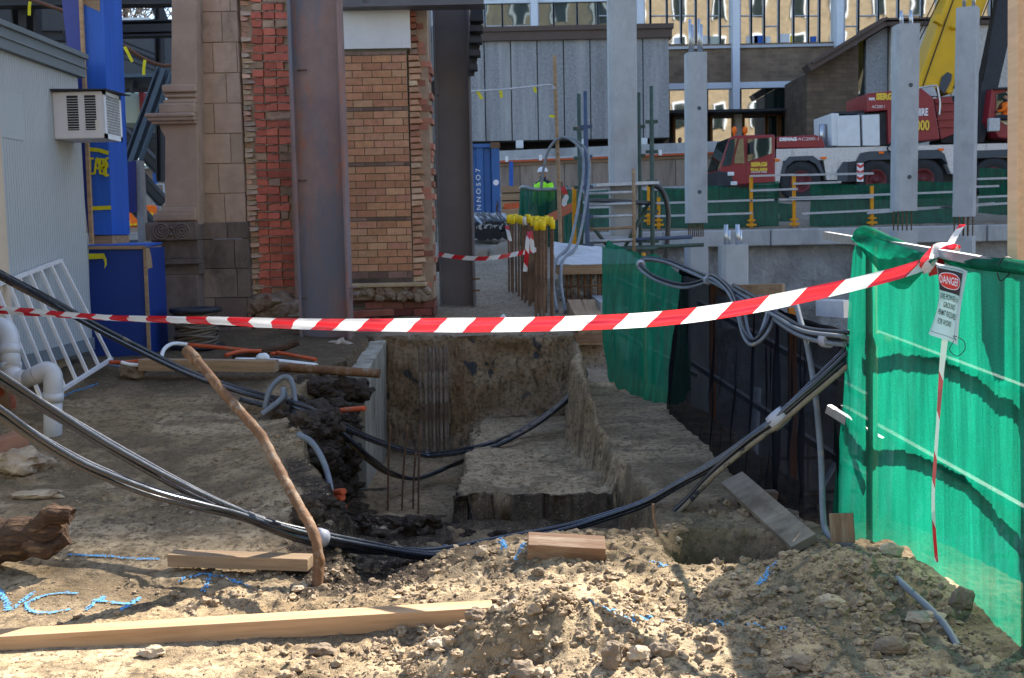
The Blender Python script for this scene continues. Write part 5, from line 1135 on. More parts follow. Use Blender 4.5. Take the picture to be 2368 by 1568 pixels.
# blue boxed column and box
FB = thing('form_column', 'tall blue plywood column casing behind the cabin with yellow tape lettering', 'column casing', W(215, 565, 10.6))
def quadbox(tl, tr_, bl, br_, d, dep, m, name, parent, bev=.0):
    f = [W(*bl, d), W(*br_, d), W(*tr_, d), W(*tl, d)]; q = MB(); q.prism(f, (0, dep, 0)); return q.build(name, m, parent, bevel=bev)
quadbox((136, -60), (186, -60), (206, 560), (212, 560), 10.62, .5, m_bluev, 'side_panel', FB)
quadbox((184, -60), (236, -60), (213, 543), (259, 543), 10.55, .5, m_blue, 'front_panel', FB)
quadbox((179, -60), (186, -60), (207, 572), (215, 572), 10.5, .04, m_wood, 'edge_strip', FB)
quadbox((213, 545), (259, 545), (214, 570), (260, 566), 10.56, .48, m_wood2, 'bare_foot', FB)
quadbox((183, -60), (230, -60), (184, 6), (231, 27), 10.545, .05, m_wood2, 'bare_head', FB)
mb = MB()
def tstrip(l, w_=7):
    for a, b in zip(l, l[1:]): mb.beam(W(*a, 10.535), W(*b, 10.535), w_ * 10.5 / 2600, .004, (0, 1, 0)) if False else strip2(a, b, w_)
def strip2(a, b, w_):
    A_, B_ = W(*a, 10.54), W(*b, 10.54); t = (B_ - A_).normalized(); n = Vector((-t.z, 0, t.x)) * (w_ * 10.5 / 5200)
    mb.prism([A_ - n, B_ - n, B_ + n, A_ + n], (0, -.004 - .001 * (len(mb.v) % 7), 0))
strip2((203, 345), (228, 347), 9); strip2((228, 347), (251, 354), 9); strip2((210, 482), (257, 480), 9)
for l in ([(217, 366), (209, 367), (209, 401), (217, 402)], [(219, 403), (224, 366), (227, 366), (232, 402)], [(221, 388), (231, 390)], [(232, 403), (232, 367), (239, 369), (240, 382), (232, 384), (243, 388), (243, 400), (233, 402)], [(241, 367), (241, 405), (248, 407)], [(251, 366), (245, 367), (245, 403), (252, 406)], [(246, 385), (251, 385)], [(238, 380), (250, 377)], [(236, 392), (250, 380)]):
    for a, b in zip(l, l[1:]): strip2(a, b, 4.5)
mb.build('tape_lettering', m_yeltp, FB)
BX = thing('form_box', 'waist-high blue plywood box at the foot of the blue column', 'plywood box', W(290, 830, 10.3))
quadbox((205, 575), (333, 573), (210, 836), (345, 832), 10.3, .6, m_blue if False else M('deep_blue_ply', (.01, .036, .2), .55, var=.12, scale=3, bump=.03), 'front_panel', BX)
mb = MB(); f = [W(333, 573, 10.3), W(345, 832, 10.3), W(379, 812, 11.0), W(372, 567, 11.0)]; mb.prism(f, (-.04, .03, 0)); mb.build('side_panel', m_blue, BX)
mb = MB(); f = [W(335, 574, 10.305), W(339, 622, 10.305), W(374, 612, 10.99), W(372, 567, 11.0)]; mb.prism([p + Vector((.004, -.004, 0)) for p in f], (.006, -.004, 0)); mb.build('bare_patch', m_wood2, BX)
mb = MB(); f = [W(203, 572, 10.28), W(338, 570, 10.28), W(374, 565, 11.02), W(215, 566, 11.02)]; mb.prism(f, (0, 0, .02)); mb.build('top_panel', m_blue, BX)
for (a, b) in (((335, 572), (346, 833)), ((205, 573), (336, 572))):
    mb = MB(); mb.beam(W(*a, 10.285), W(*b, 10.285), .03, .02, (0, 1, 0)); mb.build('edge_strip', m_wood2, BX)
mb = MB(); G_ = [W(205, 593, 10.27), W(235, 591, 10.27), W(246, 598, 10.22), W(251, 608, 10.2), W(240, 602, 10.22), (W(232, 606, 10.24)), W(244, 617, 10.22)]
tape_strip(mb, spline(G_, 5), .05, 0, .5, None, None, 0, None); mb.build('tape_end', [m_yeltp, m_yeltp], BX)
# steel things behind the cabin
GC = thing('steel_tube_column', 'thick dark green-grey round column behind the blue casing', 'steel column', W(265, 560, 12.2))
q = MB(); a, b = W(254, 140, 12.2), W(268, 556, 12.2); q.tube([a, b], .125, 24); q.build('shaft', M('green_grey_paint', (.06, .078, .08), .6, var=.12, bump=.03), GC)
q = MB(); a = W(268, 556, 12.2); q.box(a.x - .2, a.x + .2, 12.0, 12.4, a.z - .2, a.z); q.build('base', m_framel, GC)
AP = thing('steel_post', 'short violet and grey steel post standing behind the blue box', 'post', W(318, 565, 11.9))
quadbox((293, 374), (313, 372), (299, 492), (316, 490), 11.88, .12, m_bluev, 'violet_cover', AP); quadbox((311, 371), (324, 371), (320, 566), (334, 566), 11.9, .14, m_galvd, 'post_body', AP)

# ------------------------------------------------------------------ dark steel frame of the gutted building, left background
fk = 'exposed steel frame members behind the cabin'
def member(a, b, w_, h_, label, m=m_frame, dep=None):
    q = MB(); A_, B_ = W(*a), W(*b); q.beam(A_, B_, h_, w_, (0, 1, 0))
    # flanges
    t = (B_ - A_).normalized(); n = t.cross(Vector((0, 1, 0))).normalized() * (w_ / 2)
    for s_ in (-1, 1): q.beam(A_ + n * s_, B_ + n * s_, h_ * 2.2, .02, n)
    q.build('steel_member', m, label=label, cat='steel member', group=fk)
member((-60, 3, 14.5), (400, -2, 14.5), .14, .12, 'top horizontal steel beam above the cabin roof')
member((60, -30, 14.8), (66, 200, 14.8), .28, .1, 'broad dark upright steel column above the cabin roof')
member((232, 70, 15.5), (402, 66, 15.5), .19, .1, 'grey brown horizontal beam right of the blue column')
member((232, 95, 16.5), (372, 150, 16.5), .22, .1, 'sloping dark beam falling to the right behind the blue column')
member((368, -30, 16.0), (372, 420, 16.0), .07, .08, 'thin upright steel post just left of the pilaster')
member((383, 160, 15.2), (300, 392, 15.2), .19, .06, 'wide slate blue diagonal brace beside the pilaster', m_framel)
member((350, -20, 17), (386, 75, 17), .12, .08, 'short dark diagonal at the top left of the pilaster')
member((268, 290, 17.5), (378, 400, 17.5), .15, .1, 'upper of three parallel falling diagonals behind the round column', m_frame)
member((268, 348, 17.5), (378, 468, 17.5), .15, .1, 'middle of three parallel falling diagonals behind the round column', m_frame)
member((268, 430, 17.5), (360, 530, 17.5), .15, .1, 'lowest of three parallel falling diagonals behind the round column', m_frame)
member((290, 440, 16), (255, 560, 16), .2, .05, 'slate blue gusset brace falling to the left behind the violet post', m_framel)
member((240, 50, 15), (246, 330, 15), .12, .08, 'narrow dark post right next to the blue column')
member((265, 0, 17.2), (242, 55, 17.2), .1, .08, 'small dark strut at the top right of the blue column')
member((-40, 80, 16), (150, 84, 16), .12, .1, 'dark rail seen over the cabin roof')
GB = thing('gutted_building', 'dark hollow floor structure of the gutted building at the left', 'building', W(200, 300, 22))
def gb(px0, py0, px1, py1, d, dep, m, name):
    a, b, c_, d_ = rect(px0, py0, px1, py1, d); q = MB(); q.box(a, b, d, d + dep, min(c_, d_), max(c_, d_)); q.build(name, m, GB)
gb(-900, 95, 420, 190, 19, .3, m_slate, 'upper_deck'); gb(-900, 190, 420, 214, 18.6, .6, m_dark, 'deck_edge'); gb(-900, -80, 236, 90, 24, .3, M('shadowed_cladding', (.055, .058, .065), .8, var=.3, scale=.7), 'rear_wall')  # dark interior imitated by dark-coloured sheets behind the frame
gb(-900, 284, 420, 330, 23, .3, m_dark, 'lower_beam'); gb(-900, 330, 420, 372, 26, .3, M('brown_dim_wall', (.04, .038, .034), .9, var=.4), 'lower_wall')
gb(250, 170, 400, 178, 18.3, .2, m_framel, 'edge_channel')
for k, px in enumerate((236, 300, 360, 395)): gb(px, 184, px + 6, 214, 18.5, .1, m_frame, 'stiffener')
TK = thing('site_container', 'pale green container with a red edge seen between the steel members', 'container', W(300, 285, 20.5))
a, b, c_, d_ = rect(262, 214, 325, 285, 20.5); q = MB(); q.box(a, b, 20.5, 22.5, c_, d_); q.build('body', m_tank, TK, bevel=.02)
a, b, c_, d_ = rect(323, 213, 334, 286, 20.45); q = MB(); q.box(a, b, 20.45, 22.5, c_, d_); q.build('red_end', m_red, TK)
a, b, c_, d_ = rect(334, 213, 372, 275, 21); q = MB(); q.box(a, b, 21, 22.4, c_, d_); q.build('white_panel', m_wpaint, TK)
q = MB(); a, b, c_, d_ = rect(146, 152, 180, 120, 11.6); q.box(a - .15, b - .02, 11.6, 12.2, min(c_, d_), max(c_, d_)); q.build('roof_tank', M('pale_blue_box', (.3, .36, .38), .6, var=.1), label='pale blue box peeking over the cabin roof', cat='box')
cable = MB(); cable.tube(spline(pxs([(-30, -30, 13.5), (60, -4, 13.5), (110, 12, 13.5), (180, 40, 13.6), (237, 78, 13.8), (270, 95, 14), (330, 134, 14.2), (370, 150, 14.3), (398, 151, 14.3)]), 6), .022, 8)
CBL = cable.build('tagged_cable', M('brown_cable', (.12, .055, .035), .6), label='brown cable strung across the steel frame with yellow tags', cat='cable')
for (px, py, dx) in ((70, 0, -2), (206, 58, 0), (288, 108, 7), (335, 138, -2)):
    p = W(px, py, 13.7); q = MB(); tape_strip(q, [p, p + Vector((dx * .006, -.01, -.08)), p + Vector((dx * .012, 0, -.18))], .035, 0, .5, None, None, 0, lambda s: Vector((1, .3, 0))); q.build('tag', [m_yeltp, m_yeltp], CBL)
# things far behind on the left
q = MB(); a, b, c_, d_ = rect(236, 48, 330, 105, 55); q.box(a, b, 55, 62, c_, d_); q.box(a - .2, b + .4, 54.8, 62, d_ - .3, d_ + .1); q.build('white_building', m_wpaint, label='white parapet of a far building through the steel frame', cat='building')
q = MB(); rr = random.Random(4)
for k in range(900):
    p = W(rr.gauss(290, 55), rr.uniform(-80, 50), rr.uniform(66, 74)); t = Vector((rr.uniform(-1, 1), rr.uniform(-1, 1), rr.uniform(.2, 1.6))).normalized() * rr.uniform(.4, 1.3); q.tube([p, p + t * .5 + Vector((rr.uniform(-.1, .1), 0, 0)), p + t], [.035, .025, .012], 4, False)
TR = thing('bare_tree', 'bare winter tree far behind the steel frame', 'tree', W(290, 500, 70)); q.build('crown', M('bare_twigs', (.24, .19, .15), .9, var=.3), TR)
q = MB(); q.tube([W(290, 520, 70), W(288, 200, 70), W(292, -20, 70)], [.4, .3, .1], 10); q.build('trunk', m_log, TR)
LH = thing('hoarding', 'low plywood hoarding with blue posts seen beneath the steel frame', 'hoarding', W(320, 480, 29))
a, b, c_, d_ = rect(-600, 390, 420, 545, 29); q = MB(); q.box(a, b, 29, 29.1, c_, d_); q.build('sheeting', m_ply, LH)
a, b, c_, d_ = rect(60, 384, 420, 392, 28.9); q = MB(); q.box(a, b, 28.85, 28.95, c_, d_); q.build('top_rail', m_tank, LH)
for px in (284, 358): a, b, c_, d_ = rect(px, 384, px + 8, 500, 28.8); q = MB(); q.box(a, b, 28.7, 28.8, c_, d_); q.build('post', m_bpl, LH)
MF = thing('mesh_panel', 'pale temporary fence panel behind the violet post', 'fence panel', W(350, 500, 24)); q = MB()
for k in range(12): q.beam(W(322 + k * 4, 428, 24), W(326 + k * 4.4, 510, 24), .012, .012)
q.build('wires', m_galvd, MF); q = MB(); q.tube(pxs([(320, 500, 24), (322, 427, 24), (378, 426, 24), (384, 510, 24)]), .025, 8); q.build('frame', m_galvd, MF)
def barrier(px0, py0, px1, py1, d, label):
    a, b, c_, d_ = rect(px0, py0, px1, py1, d); t0 = thing('plastic_barrier', label, 'barrier', ((a + b) / 2, d, c_), 'orange plastic barriers'); q = MB()
    q.prism([(a, d, c_), (b, d, c_), (b - (b - a) * .14, d, d_), (a + (b - a) * .14, d, d_)], (0, .3, 0)); q.build('body', m_orhv, t0, bevel=.03)
    q = MB(); q.box(a + (b - a) * .1, a + (b - a) * .42, d - .01, d + .02, c_ + .02, c_ + (d_ - c_) * .35); q.box(a + (b - a) * .55, a + (b - a) * .9, d - .01, d + .02, c_ + .02, c_ + (d_ - c_) * .35); q.build('foot', m_yelpl, t0)
barrier(283, 484, 312, 526, 20, 'orange barrier with yellow feet behind the violet post'); barrier(327, 474, 357, 502, 22, 'pale orange rounded barrier right of the violet post'); barrier(298, 504, 318, 524, 19, 'small orange barrier partly behind the violet post')
# orange safety net scrap at the left edge
q = MB(); rr = random.Random(3); 
for k in range(3):
    pass
G_ = [[W(-30 + 16 * i + 4 * math.sin(j * 2.1 + i), 870 + 30 * j + 6 * math.sin(i * 1.9), 8.6 + .08 * math.sin(i * 2 + j * 1.3)) for j in range(7)] for i in range(5)]
q.grid(G_); q.build('orange_net_scrap', m_neto, label='scrap of orange safety net at the left edge behind the plastic pipe', cat='net')
# ------------------------------------------------------------------ poured slab and things beyond the shelf
SL = thing('concrete_slab', 'rough white topped concrete slab end with exposed reinforcement mesh', 'concrete slab', W(1340, 720, 14.5))
a, b, c_, d_ = rect(1288, 612, 1400, 634, 14.6)
mb = MB(); G_ = []
for i in range(25):
    row = []
    for j in range(17):
        x = a + (b + .5 - a) * i / 24; y = 14.6 + 2.2 * j / 16; row.append((x, y, d_ + .28 * (j / 16) * (1 - .55 * i / 24) + .03 * mnoise.noise(Vector((x * 5, y * 5, 2)))))
    G_.append(row)
mb.grid(G_); mb.build('rough_top', M('rough_cement', (.5, .52, .54), .95, var=.2, scale=6, bump=.8, bscale=30, dist=.03), SL)
mb = MB(); mb.box(a, b + .5, 14.58, 16.8, c_, d_ + .0); mb.build('edge_form', m_wood2, SL)
a2, b2, c2, d2 = rect(1300, 634, 1400, 735, 14.9); mb = MB(); mb.box(a2, b2 + .3, 15.3, 15.6, c2, d2)
for k in range(70): p = W(random.uniform(1296, 1395), random.uniform(640, 715), 15.1); mb.lump(p, random.uniform(.05, .12), k, .5, 2)
mb.build('rough_core', M('grey_cement_core', (.33, .34, .36), .95, var=.35, scale=6, bump=.8, bscale=20, dist=.04), SL)
mb = MB()
for px in (1310, 1320, 1337, 1352, 1366, 1383, 1391): mb.tube(pxs([(px, 628, 14.75), (px + 2, 715, 14.75)]), .018, 6)
for py in (662, 692): mb.tube(pxs([(1294, py + 1, 14.72), (1400, py - 2, 14.72)]), .014, 6)
mb.build('reinforcement', m_rust, SL)
a, b, c_, d_ = rect(1299, 700, 1400, 790, 14.3); mb = MB(); mb.box(a, b + .3, 14.3, 14.5, min(c_, -.1), d_ - .08); mb.build('ground_beam', m_conc, SL, bevel=.01)
for k, (px, lab) in enumerate(((1345, 'left timber of the stacked pair under the green panel'), (1375, 'right timber of the stacked pair under the green panel'))):
    timber('timber_beam', lab, W(px + 10, 770, 12.6), W(px - 18 + k * 4, 718, 14.0), .17, .28, m_wood2)
a, b, c_, d_ = rect(1310, 772, 1400, 800, 12.5); mb = MB(); mb.box(a, b, 12.6, 13.6, d_ - .1 if d_ > c_ else c_ - .1, d_); mb.build('timber_bearer', m_wood3, label='dark timber bearer under the stacked timbers', cat='timber')
# spoil heap left
mb = MB(); p = W(1125, 560, 20)
for k in range(20): q_ = W(1090 + k * 5, 590 - abs(k - 8) * 2, 20.5); mb.lump((q_.x, q_.y, q_.z - .35), .5, k, .5, 3, (1, 1, .7))
mb.build('earth_mound', M('grey_earth', (.22, .185, .145), .95, var=.25, scale=3, bump=.6, bscale=14, dist=.03), label='grey earth mound on the path behind the capped bars', cat='earth mound')
# bundle of dark pipes on the mound
PB = thing('pipe_bundle', 'pile of black and galvanised pipes stacked before the blue container', 'pipe stack', W(1135, 560, 24)); mb = MB(); rr = random.Random(2)
for k in range(120):
    px = rr.uniform(1092, 1178); py = rr.uniform(516, 552) + abs(px - 1135) * .03; p = W(px, py, 24); mb.tube([p, p + Vector((rr.uniform(-.15, .15) - .3, 2.4, .25))], .045, 8)
mb.build('black_pipes', m_black, PB); mb = MB()
for k in range(26): px = 1098 + k * 2.9; mb.tube(pxs([(px + 8, 522 + rr.uniform(-3, 6), 24), (px - 4, 500 + rr.uniform(-4, 5), 26)]), .045, 8)
mb.build('galvanised_pipes', m_galvd, PB)

# ------------------------------------------------------------------ blue container
CT = thing('shipping_container', 'rusty blue corrugated shipping container behind the pipe stack', 'container', W(1120, 520, 36))
a, b, c_, d_ = rect(1040, 333, 1155, 525, 36)
mb = MB(); n = 0; x = a; P = []
while x < b - .05:
    P += [(x, 36.0), (x + .20, 36.0), (x + .235, 36.07), (x + .40, 36.07), (x + .435, 36.0)]; x += .435
for (u, v), (u2, v2) in zip(P, P[1:]):
    if u2 > b - .22: break
    k = len(mb.v); mb.v += [Vector((u, v, c_)), Vector((u2, v2, c_)), Vector((u2, v2, d_ - .1)), Vector((u, v, d_ - .1))]; mb.face([k, k + 1, k + 2, k + 3])
mb.build('corrugated_side', m_bluec, CT); mb = MB(); mb.box(a, b, 36.1, 38.4, c_, d_ - .05); mb.build('body', m_bluec, CT)
mb = MB(); mb.box(b - .24, b + .02, 35.93, 36.2, c_, d_); mb.box(a, b, 35.95, 36.1, d_ - .12, d_); mb.build('corner_frame', m_bluec, CT, bevel=.01)
mb = MB(); mb.box(b - .26, b + .04, 35.9, 36.2, d_ - .15, d_ + .03); mb.build('corner_casting', m_rust, CT)
V, Fs = text_geo('3 N N O S O 7', .26); mb = MB(); x_ = W(1105, 470, 36).x; z_ = W(1105, 445, 36).z; w = max(v.x for v in V)
mb.v = [Vector((x_ - v.y * .8 + .1, 35.98, z_ + (v.x / w - .5) * 1.5)) for v in V]
for f in Fs: mb.face(f)
mb.build('lettering', m_wtext, CT)
q = MB(); p = W(1147, 422, 35.9); q.lathe((p.x, 35.92, p.z), [(.001, 0), (.09, 0)], 16, 'y'); q.build('white_disc', m_wtext, CT)

# ------------------------------------------------------------------ scaffold and pole
SC = thing('scaffold', 'dark green tube scaffold with a small platform and ladder around the tall column', 'scaffold', W(1430, 600, 21))
for px0, py0, px1, py1, d, m in ((1338, 217, 1345, 600, 20.5, m_scaf), (1353, 211, 1360, 600, 20.0, m_scafb), (1477, 214, 1482, 600, 21.5, m_scaf), (1506, 199, 1510, 600, 20.5, m_scaf)):
    q = MB(); a, b = W(px0, py0, d), W(px1, py1, d); b.z -= 3.2; f = (a - b) * (40 / max(1, (py1 - py0)))
    q.tube([b, b.lerp(a, .9), b.lerp(a, .901), a], [.042, .042, .034, .034], 10)
    for k in range(8): c = a.lerp(b, .1 + k * .085); q.box(c.x - .11, c.x + .11, c.y - .03, c.y + .03, c.z - .03, c.z + .03)
    q.build('standard', m, SC)
for (a, b, m, r_) in (((1345, 578, 20.6), (1628, 566, 20.2), m_scaf, .035), ((1358, 560, 20.4), (1600, 548, 20.6), m_scafb, .035), ((1345, 578, 20.2), (1520, 575, 20.2), m_scaf, .035), ((1430, 600, 20.5), (1500, 470, 20.6), m_scaf, .033), ((1350, 500, 20.4), (1410, 575, 20.4), m_scaf, .033), ((1350, 468, 20.4), (1510, 470, 21), m_galvd, .03), ((1452, 470, 21), (1503, 471, 20.6), m_scafb, .03)):
    q = MB(); q.tube([W(*a), W(*b)], r_, 8); q.build('ledger', m, SC)
q = MB(); q.beam(W(1358, 430, 20.3), W(1500, 424, 20.8), .75, .055); q.build('platform', m_galvd, SC)
q = MB(); q.beam(W(1366, 462, 20.2), W(1500, 470, 20.8), .5, .05); q.build('platform', m_slate, SC)
for px in (1465,):
    q = MB(); q.tube([W(px, 390, 20.0), W(px + 1, 600, 20.0)], .032, 8); q.build('ladder_rail', m_wood2, SC)
for py in (446, 472, 500, 528, 556): q = MB(); q.tube([W(1362, py + 2, 20.1), W(1466, py - 2, 20.0)], .026, 8); q.build('rung', m_galvd if py % 3 else m_wood2, SC)
WP = thing('wooden_pole', 'tall thin wooden pole with yellow tagged string beyond the capped bars', 'pole', W(1295, 560, 19))
q = MB(); q.tube(spline(pxs([(1282, 128, 19), (1285, 230, 19), (1289, 340, 19), (1292, 430, 19), (1297, 600, 19)]), 6), .034, 6); q.build('shaft', m_wood2, WP)
q = MB(); q.tube(spline(pxs([(1000, 216, 15), (1090, 211, 16), (1160, 207, 17), (1230, 200, 18), (1272, 196.5, 18.9), (1284, 206, 18.9)]), 8), .014, 6); q.build('string', m_galvd, WP)
for px, py, dx, h in ((1102, 209, 13, 20), (1157, 206, 3, 20), (1235, 199, 4, 15), (1270, 268, 18, 3), (1289, 388, 1, 8)):
    d = 16 + (px - 1090) / 60; q = MB(); A_, B_ = W(px, py, d), W(px + dx, py + h, d); tape_strip(q, [A_, A_.lerp(B_, .5) + Vector((0, -.02, 0)), B_], .045, 0, .5, None, None, 0, lambda s: Vector((1, .2, .4))); q.build('tag', [m_yeltp, m_yeltp], WP)
# green screen around the worker, orange plank, yellow post
GSN = thing('net_screen', 'dark green net screen tied to poles behind the capped bars', 'net screen', W(1250, 590, 22))
G, T4, B4 = net([(1203, 436, 24.5, 1203, 575, 24.5), (1212, 432, 23.0, 1212, 590, 23.0), (1240, 438, 22.5, 1240, 595, 22.5), (1275, 438, 22.2, 1275, 600, 22.2), (1296, 436, 22.2, 1296, 600, 22.2), (1345, 440, 23.5, 1345, 600, 23.5)], .16, 21, 20, 16, top_amp=.12, billowf=2)
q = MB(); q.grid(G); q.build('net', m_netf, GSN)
q = MB(); q.tube([W(1297, 420, 22.1), W(1299, 600, 22.1)], .045, 8); q.build('pole', m_rust, GSN)
q = MB(); q.tube([t + Vector((0, -.05, .0)) for t in T4], .035, 6); q.build('rope_edge', m_greyc, GSN)
q = MB(); q.beam(W(1328, 433, 21), W(1328, 600, 21), .075, .075, (0, 1, 0)); q.build('yellow_post', m_yel, label='yellow steel post beside the green net screen', cat='post')
q = MB(); q.beam(W(1222, 530, 21.5), W(1330, 476, 21.0), .04, .16, (0, 0, 1)); q.build('orange_plank', M('orange_board', (.42, .12, .06), .7, var=.2), label='orange board sloping against the yellow post', cat='plank')
q = MB(); q.beam(W(1165, 478, 27), W(1206, 474, 27), .1, .14); q.build('orange_barrier_board', m_orange, label='orange board low behind the pipe stack', cat='plank')
q = MB(); a, b, c_, d_ = rect(1160, 430, 1210, 500, 29)
for k in range(4): q.box(a, b, 29, 30.5, c_ + (d_ - c_) * k / 4 + .03, c_ + (d_ - c_) * (k + 1) / 4)
q.build('timber_stack', m_wood2, label='stack of formwork timber between container and green screen', cat='timber stack')
q = MB(); tape_strip(q, spline(pxs([(1300, 432, 21.9), (1306, 445, 21.9), (1312, 452, 21.9), (1306, 463, 21.9), (1304, 480, 21.9)]), 5), .1, .05, .3, None, None, 0, lambda s: Vector((1, 0, .3))); q.build('tape_scrap', [m_tr, m_tw], label='scrap of red and white tape on the green net screen', cat='barrier tape')

# ------------------------------------------------------------------ basement: concrete columns, wall, rim fence
def ccol(px0, px1, py0, py1, d, label, low=None, bars=None, cham=.16, turn=0.0, group='precast concrete columns in the excavation'):
    xa, xb = W(px0, (py0 + py1) / 2, d).x, W(px1, (py0 + py1) / 2, d).x; cx_, w_ = (xa + xb) / 2, (xb - xa)
    zt, zb = W((px0 + px1) / 2, py0, d).z, W((px0 + px1) / 2, py1, d).z
    t0 = thing('concrete_column', label, 'column', (cx_, d, PIT), group)
    def shaft(z0, z1, nm, ww=w_):
        h = ww / 2; c = ww * cham; P = [(-h + c, -h), (h - c * .25, -h), (h, -h + c * .25), (h, h - c), (h - c, h), (-h + c, h), (-h, h - c), (-h, -h + c)]
        ca, sa = math.cos(turn), math.sin(turn); k = .92 if turn else 1
        q = MB(); q.prism([(cx_ + (u * ca - v * sa) * k, d + h + (u * sa + v * ca) * k, z0) for u, v in P], (0, 0, z1 - z0)); o = q.build(nm, m_conc, t0, bevel=.008); return o
    up = shaft(zb, zt, 'upper_lift' if low else 'shaft')
    q = MB(); fx = .58
    for py in ([py0 + .33 * (py1 - py0), py0 + .82 * (py1 - py0)] if py1 - py0 > 200 and low else []):
        z_ = W(px0, py, d).z; q.tube([(cx_ + w_ * .1, d - .004, z_), (cx_ + w_ * .1, d + .01, z_)], .05, 12)
    if q.v: q.build('socket_hole', m_slate, up)
    if low:
        zl = W((px0 + px1) / 2, low, d).z; shaft(PIT - .05, zl, 'lower_lift', w_ * 1.06)
        q = MB()
        for i in range(4):
            for j in (0, 1): x_ = cx_ + (-.32 + .21 * i) * w_; q.tube([(x_, d + .12 + j * w_ * .6, zl - .05), (x_, d + .12 + j * w_ * .6, zb + .05)], .016, 6)
        q.build('splice_bars', m_rust, t0)
    if bars:
        zt2 = W((px0 + px1) / 2, bars, d).z; q = MB()
        for i, f in enumerate((-.3, -.12, .14, .32)): q.tube([(cx_ + f * w_, d + .12 + (i % 2) * .2, zt - .05), (cx_ + f * w_, d + .12 + (i % 2) * .2, zt2 - (i % 2) * .1)], .038, 8)
        q.build('dowel_tubes', m_galv, t0)
ccol(1410, 1474, -60, 545, 20.6, 'tallest pale concrete column rising through the scaffold', None, None)
ccol(1589, 1636, 120, 516, 28, 'concrete column standing left of the crane cab', 548, 42)
ccol(2075, 2125, 54, 488, 26, 'concrete column in front of the red crane counterweight housing', 533, 22)
ccol(2219, 2269, 14, 501, 27, 'turned concrete column between the crane boom and the operator cab', 546, -40, .1, -.55)
ccol(1670, 1731, 566, 760, 20, 'short wide concrete column with bare dowels below the rim fence', None, 519)
RW = thing('retaining_wall', 'rough grey sprayed concrete basement wall under the rim fence', 'retaining wall', (12, 30.6, PIT))
mb = MB(); G_ = []
for i in range(130):
    x = 1.0 + i * .25; G_.append([(x, 30.55 + .16 * mnoise.noise(Vector((x * .9, j * .35, 3))) + .10 * mnoise.noise(Vector((x * 2.7, j * .9, 8))), PIT - .1 + (1.12 - PIT) * j / 24) for j in range(25)])
mb.grid(G_); mb.build('wall_face', m_shot, RW)
mb = MB(); zc_ = W(1700, 541, 30.3).z
for i in range(12):
    x = 1.2 + i * 2.9; z0 = W(CX + x * F_PX / 30.3, 548, 30.3).z; mb.box(x, x + 2.885, 30.2 + .04 * (i % 2), 31.2, 1.02, 1.46)
mb.build('capping_beam', m_conc, RW, bevel=.03)
q = MB(); q.box(1.05, 1.2, 13.2, 30.6, PIT, .72); q.build('side_wall', m_shot, RW)
# rim fence
RF = thing('safety_fence', 'dark green net rim fence with yellow posts along the top of the basement wall', 'safety fence', (9, 31, 1.46))
zb0 = 1.46
def rimnet(px0, px1, y0, y1, seed, name='net', d=31.2, hang=0.0):
    a, b = W(px0, (y0 + y1) / 2, d).x, W(px1, (y0 + y1) / 2, d).x
    G_ = []; n = max(8, int((b - a) * 5))
    for i in range(n + 1):
        x = a + (b - a) * i / n; px = px0 + (px1 - px0) * i / n; zt = W(px, y0, d).z + .12 * mnoise.noise(Vector((x * .8, seed, 0))); zl = W(px, y1, d).z + .1 * mnoise.noise(Vector((x * .9, seed, 4)))
        G_.append([(x, d - .05 + .10 * mnoise.noise(Vector((x * 1.4, j * .18, seed))) + .05 * mnoise.noise(Vector((x * 4, j * .3, seed))), zt + (zl - zt) * j / 14) for j in range(15)])
    q = MB(); q.grid(G_); q.build(name, m_netf, RF)
rimnet(1358, 1520, 440, 540, 1); rimnet(1522, 1742, 434, 538, 2); rimnet(1742, 1800, 418, 525, 3); rimnet(1800, 1838, 470, 512, 4); rimnet(1872, 2078, 425, 528, 5); rimnet(2070, 2225, 418, 520, 6); rimnet(2262, 2420, 392, 496, 7)
for px, y0, y1 in ((1523, 456, 530), (1500, 430, 520), (1737, 406, 530), (1836, 403, 528), (2016, 430, 525), (2350, 380, 505)):
    q = MB(); q.beam(W(px, y0, 31.0), W(px, y1, 31.0), .085, .085, (0, 1, 0)); c = W(px, y1 - 10, 30.98); q.box(c.x - .13, c.x + .13, 30.9, 31.05, c.z - .03, c.z + .03); q.box(c.x - .10, c.x + .10, 30.9, 31.05, c.z + .1, c.z + .15); q.build('post', m_yel, RF)
for px0, px1, y0, y1 in ((1515, 1740, 470, 463), (1515, 1740, 500, 493), (1735, 1838, 407, 404), (1835, 2020, 405, 401), (1735, 1845, 441, 437), (1835, 1945, 425, 421), (1735, 1800, 464, 462), (1790, 2020, 462, 456), (1825, 2225, 458, 443), (1855, 2225, 494, 477), (2005, 2300, 493, 470), (2260, 2400, 414, 410), (2255, 2310, 432, 430), (2260, 2400, 456, 450), (2255, 2330, 475, 470), (1360, 1510, 480, 476)):
    q = MB(); q.beam(W(px0, y0, 30.9), W(px1, y1, 30.9), .03, .055); q.build('rail', m_galvd, RF)
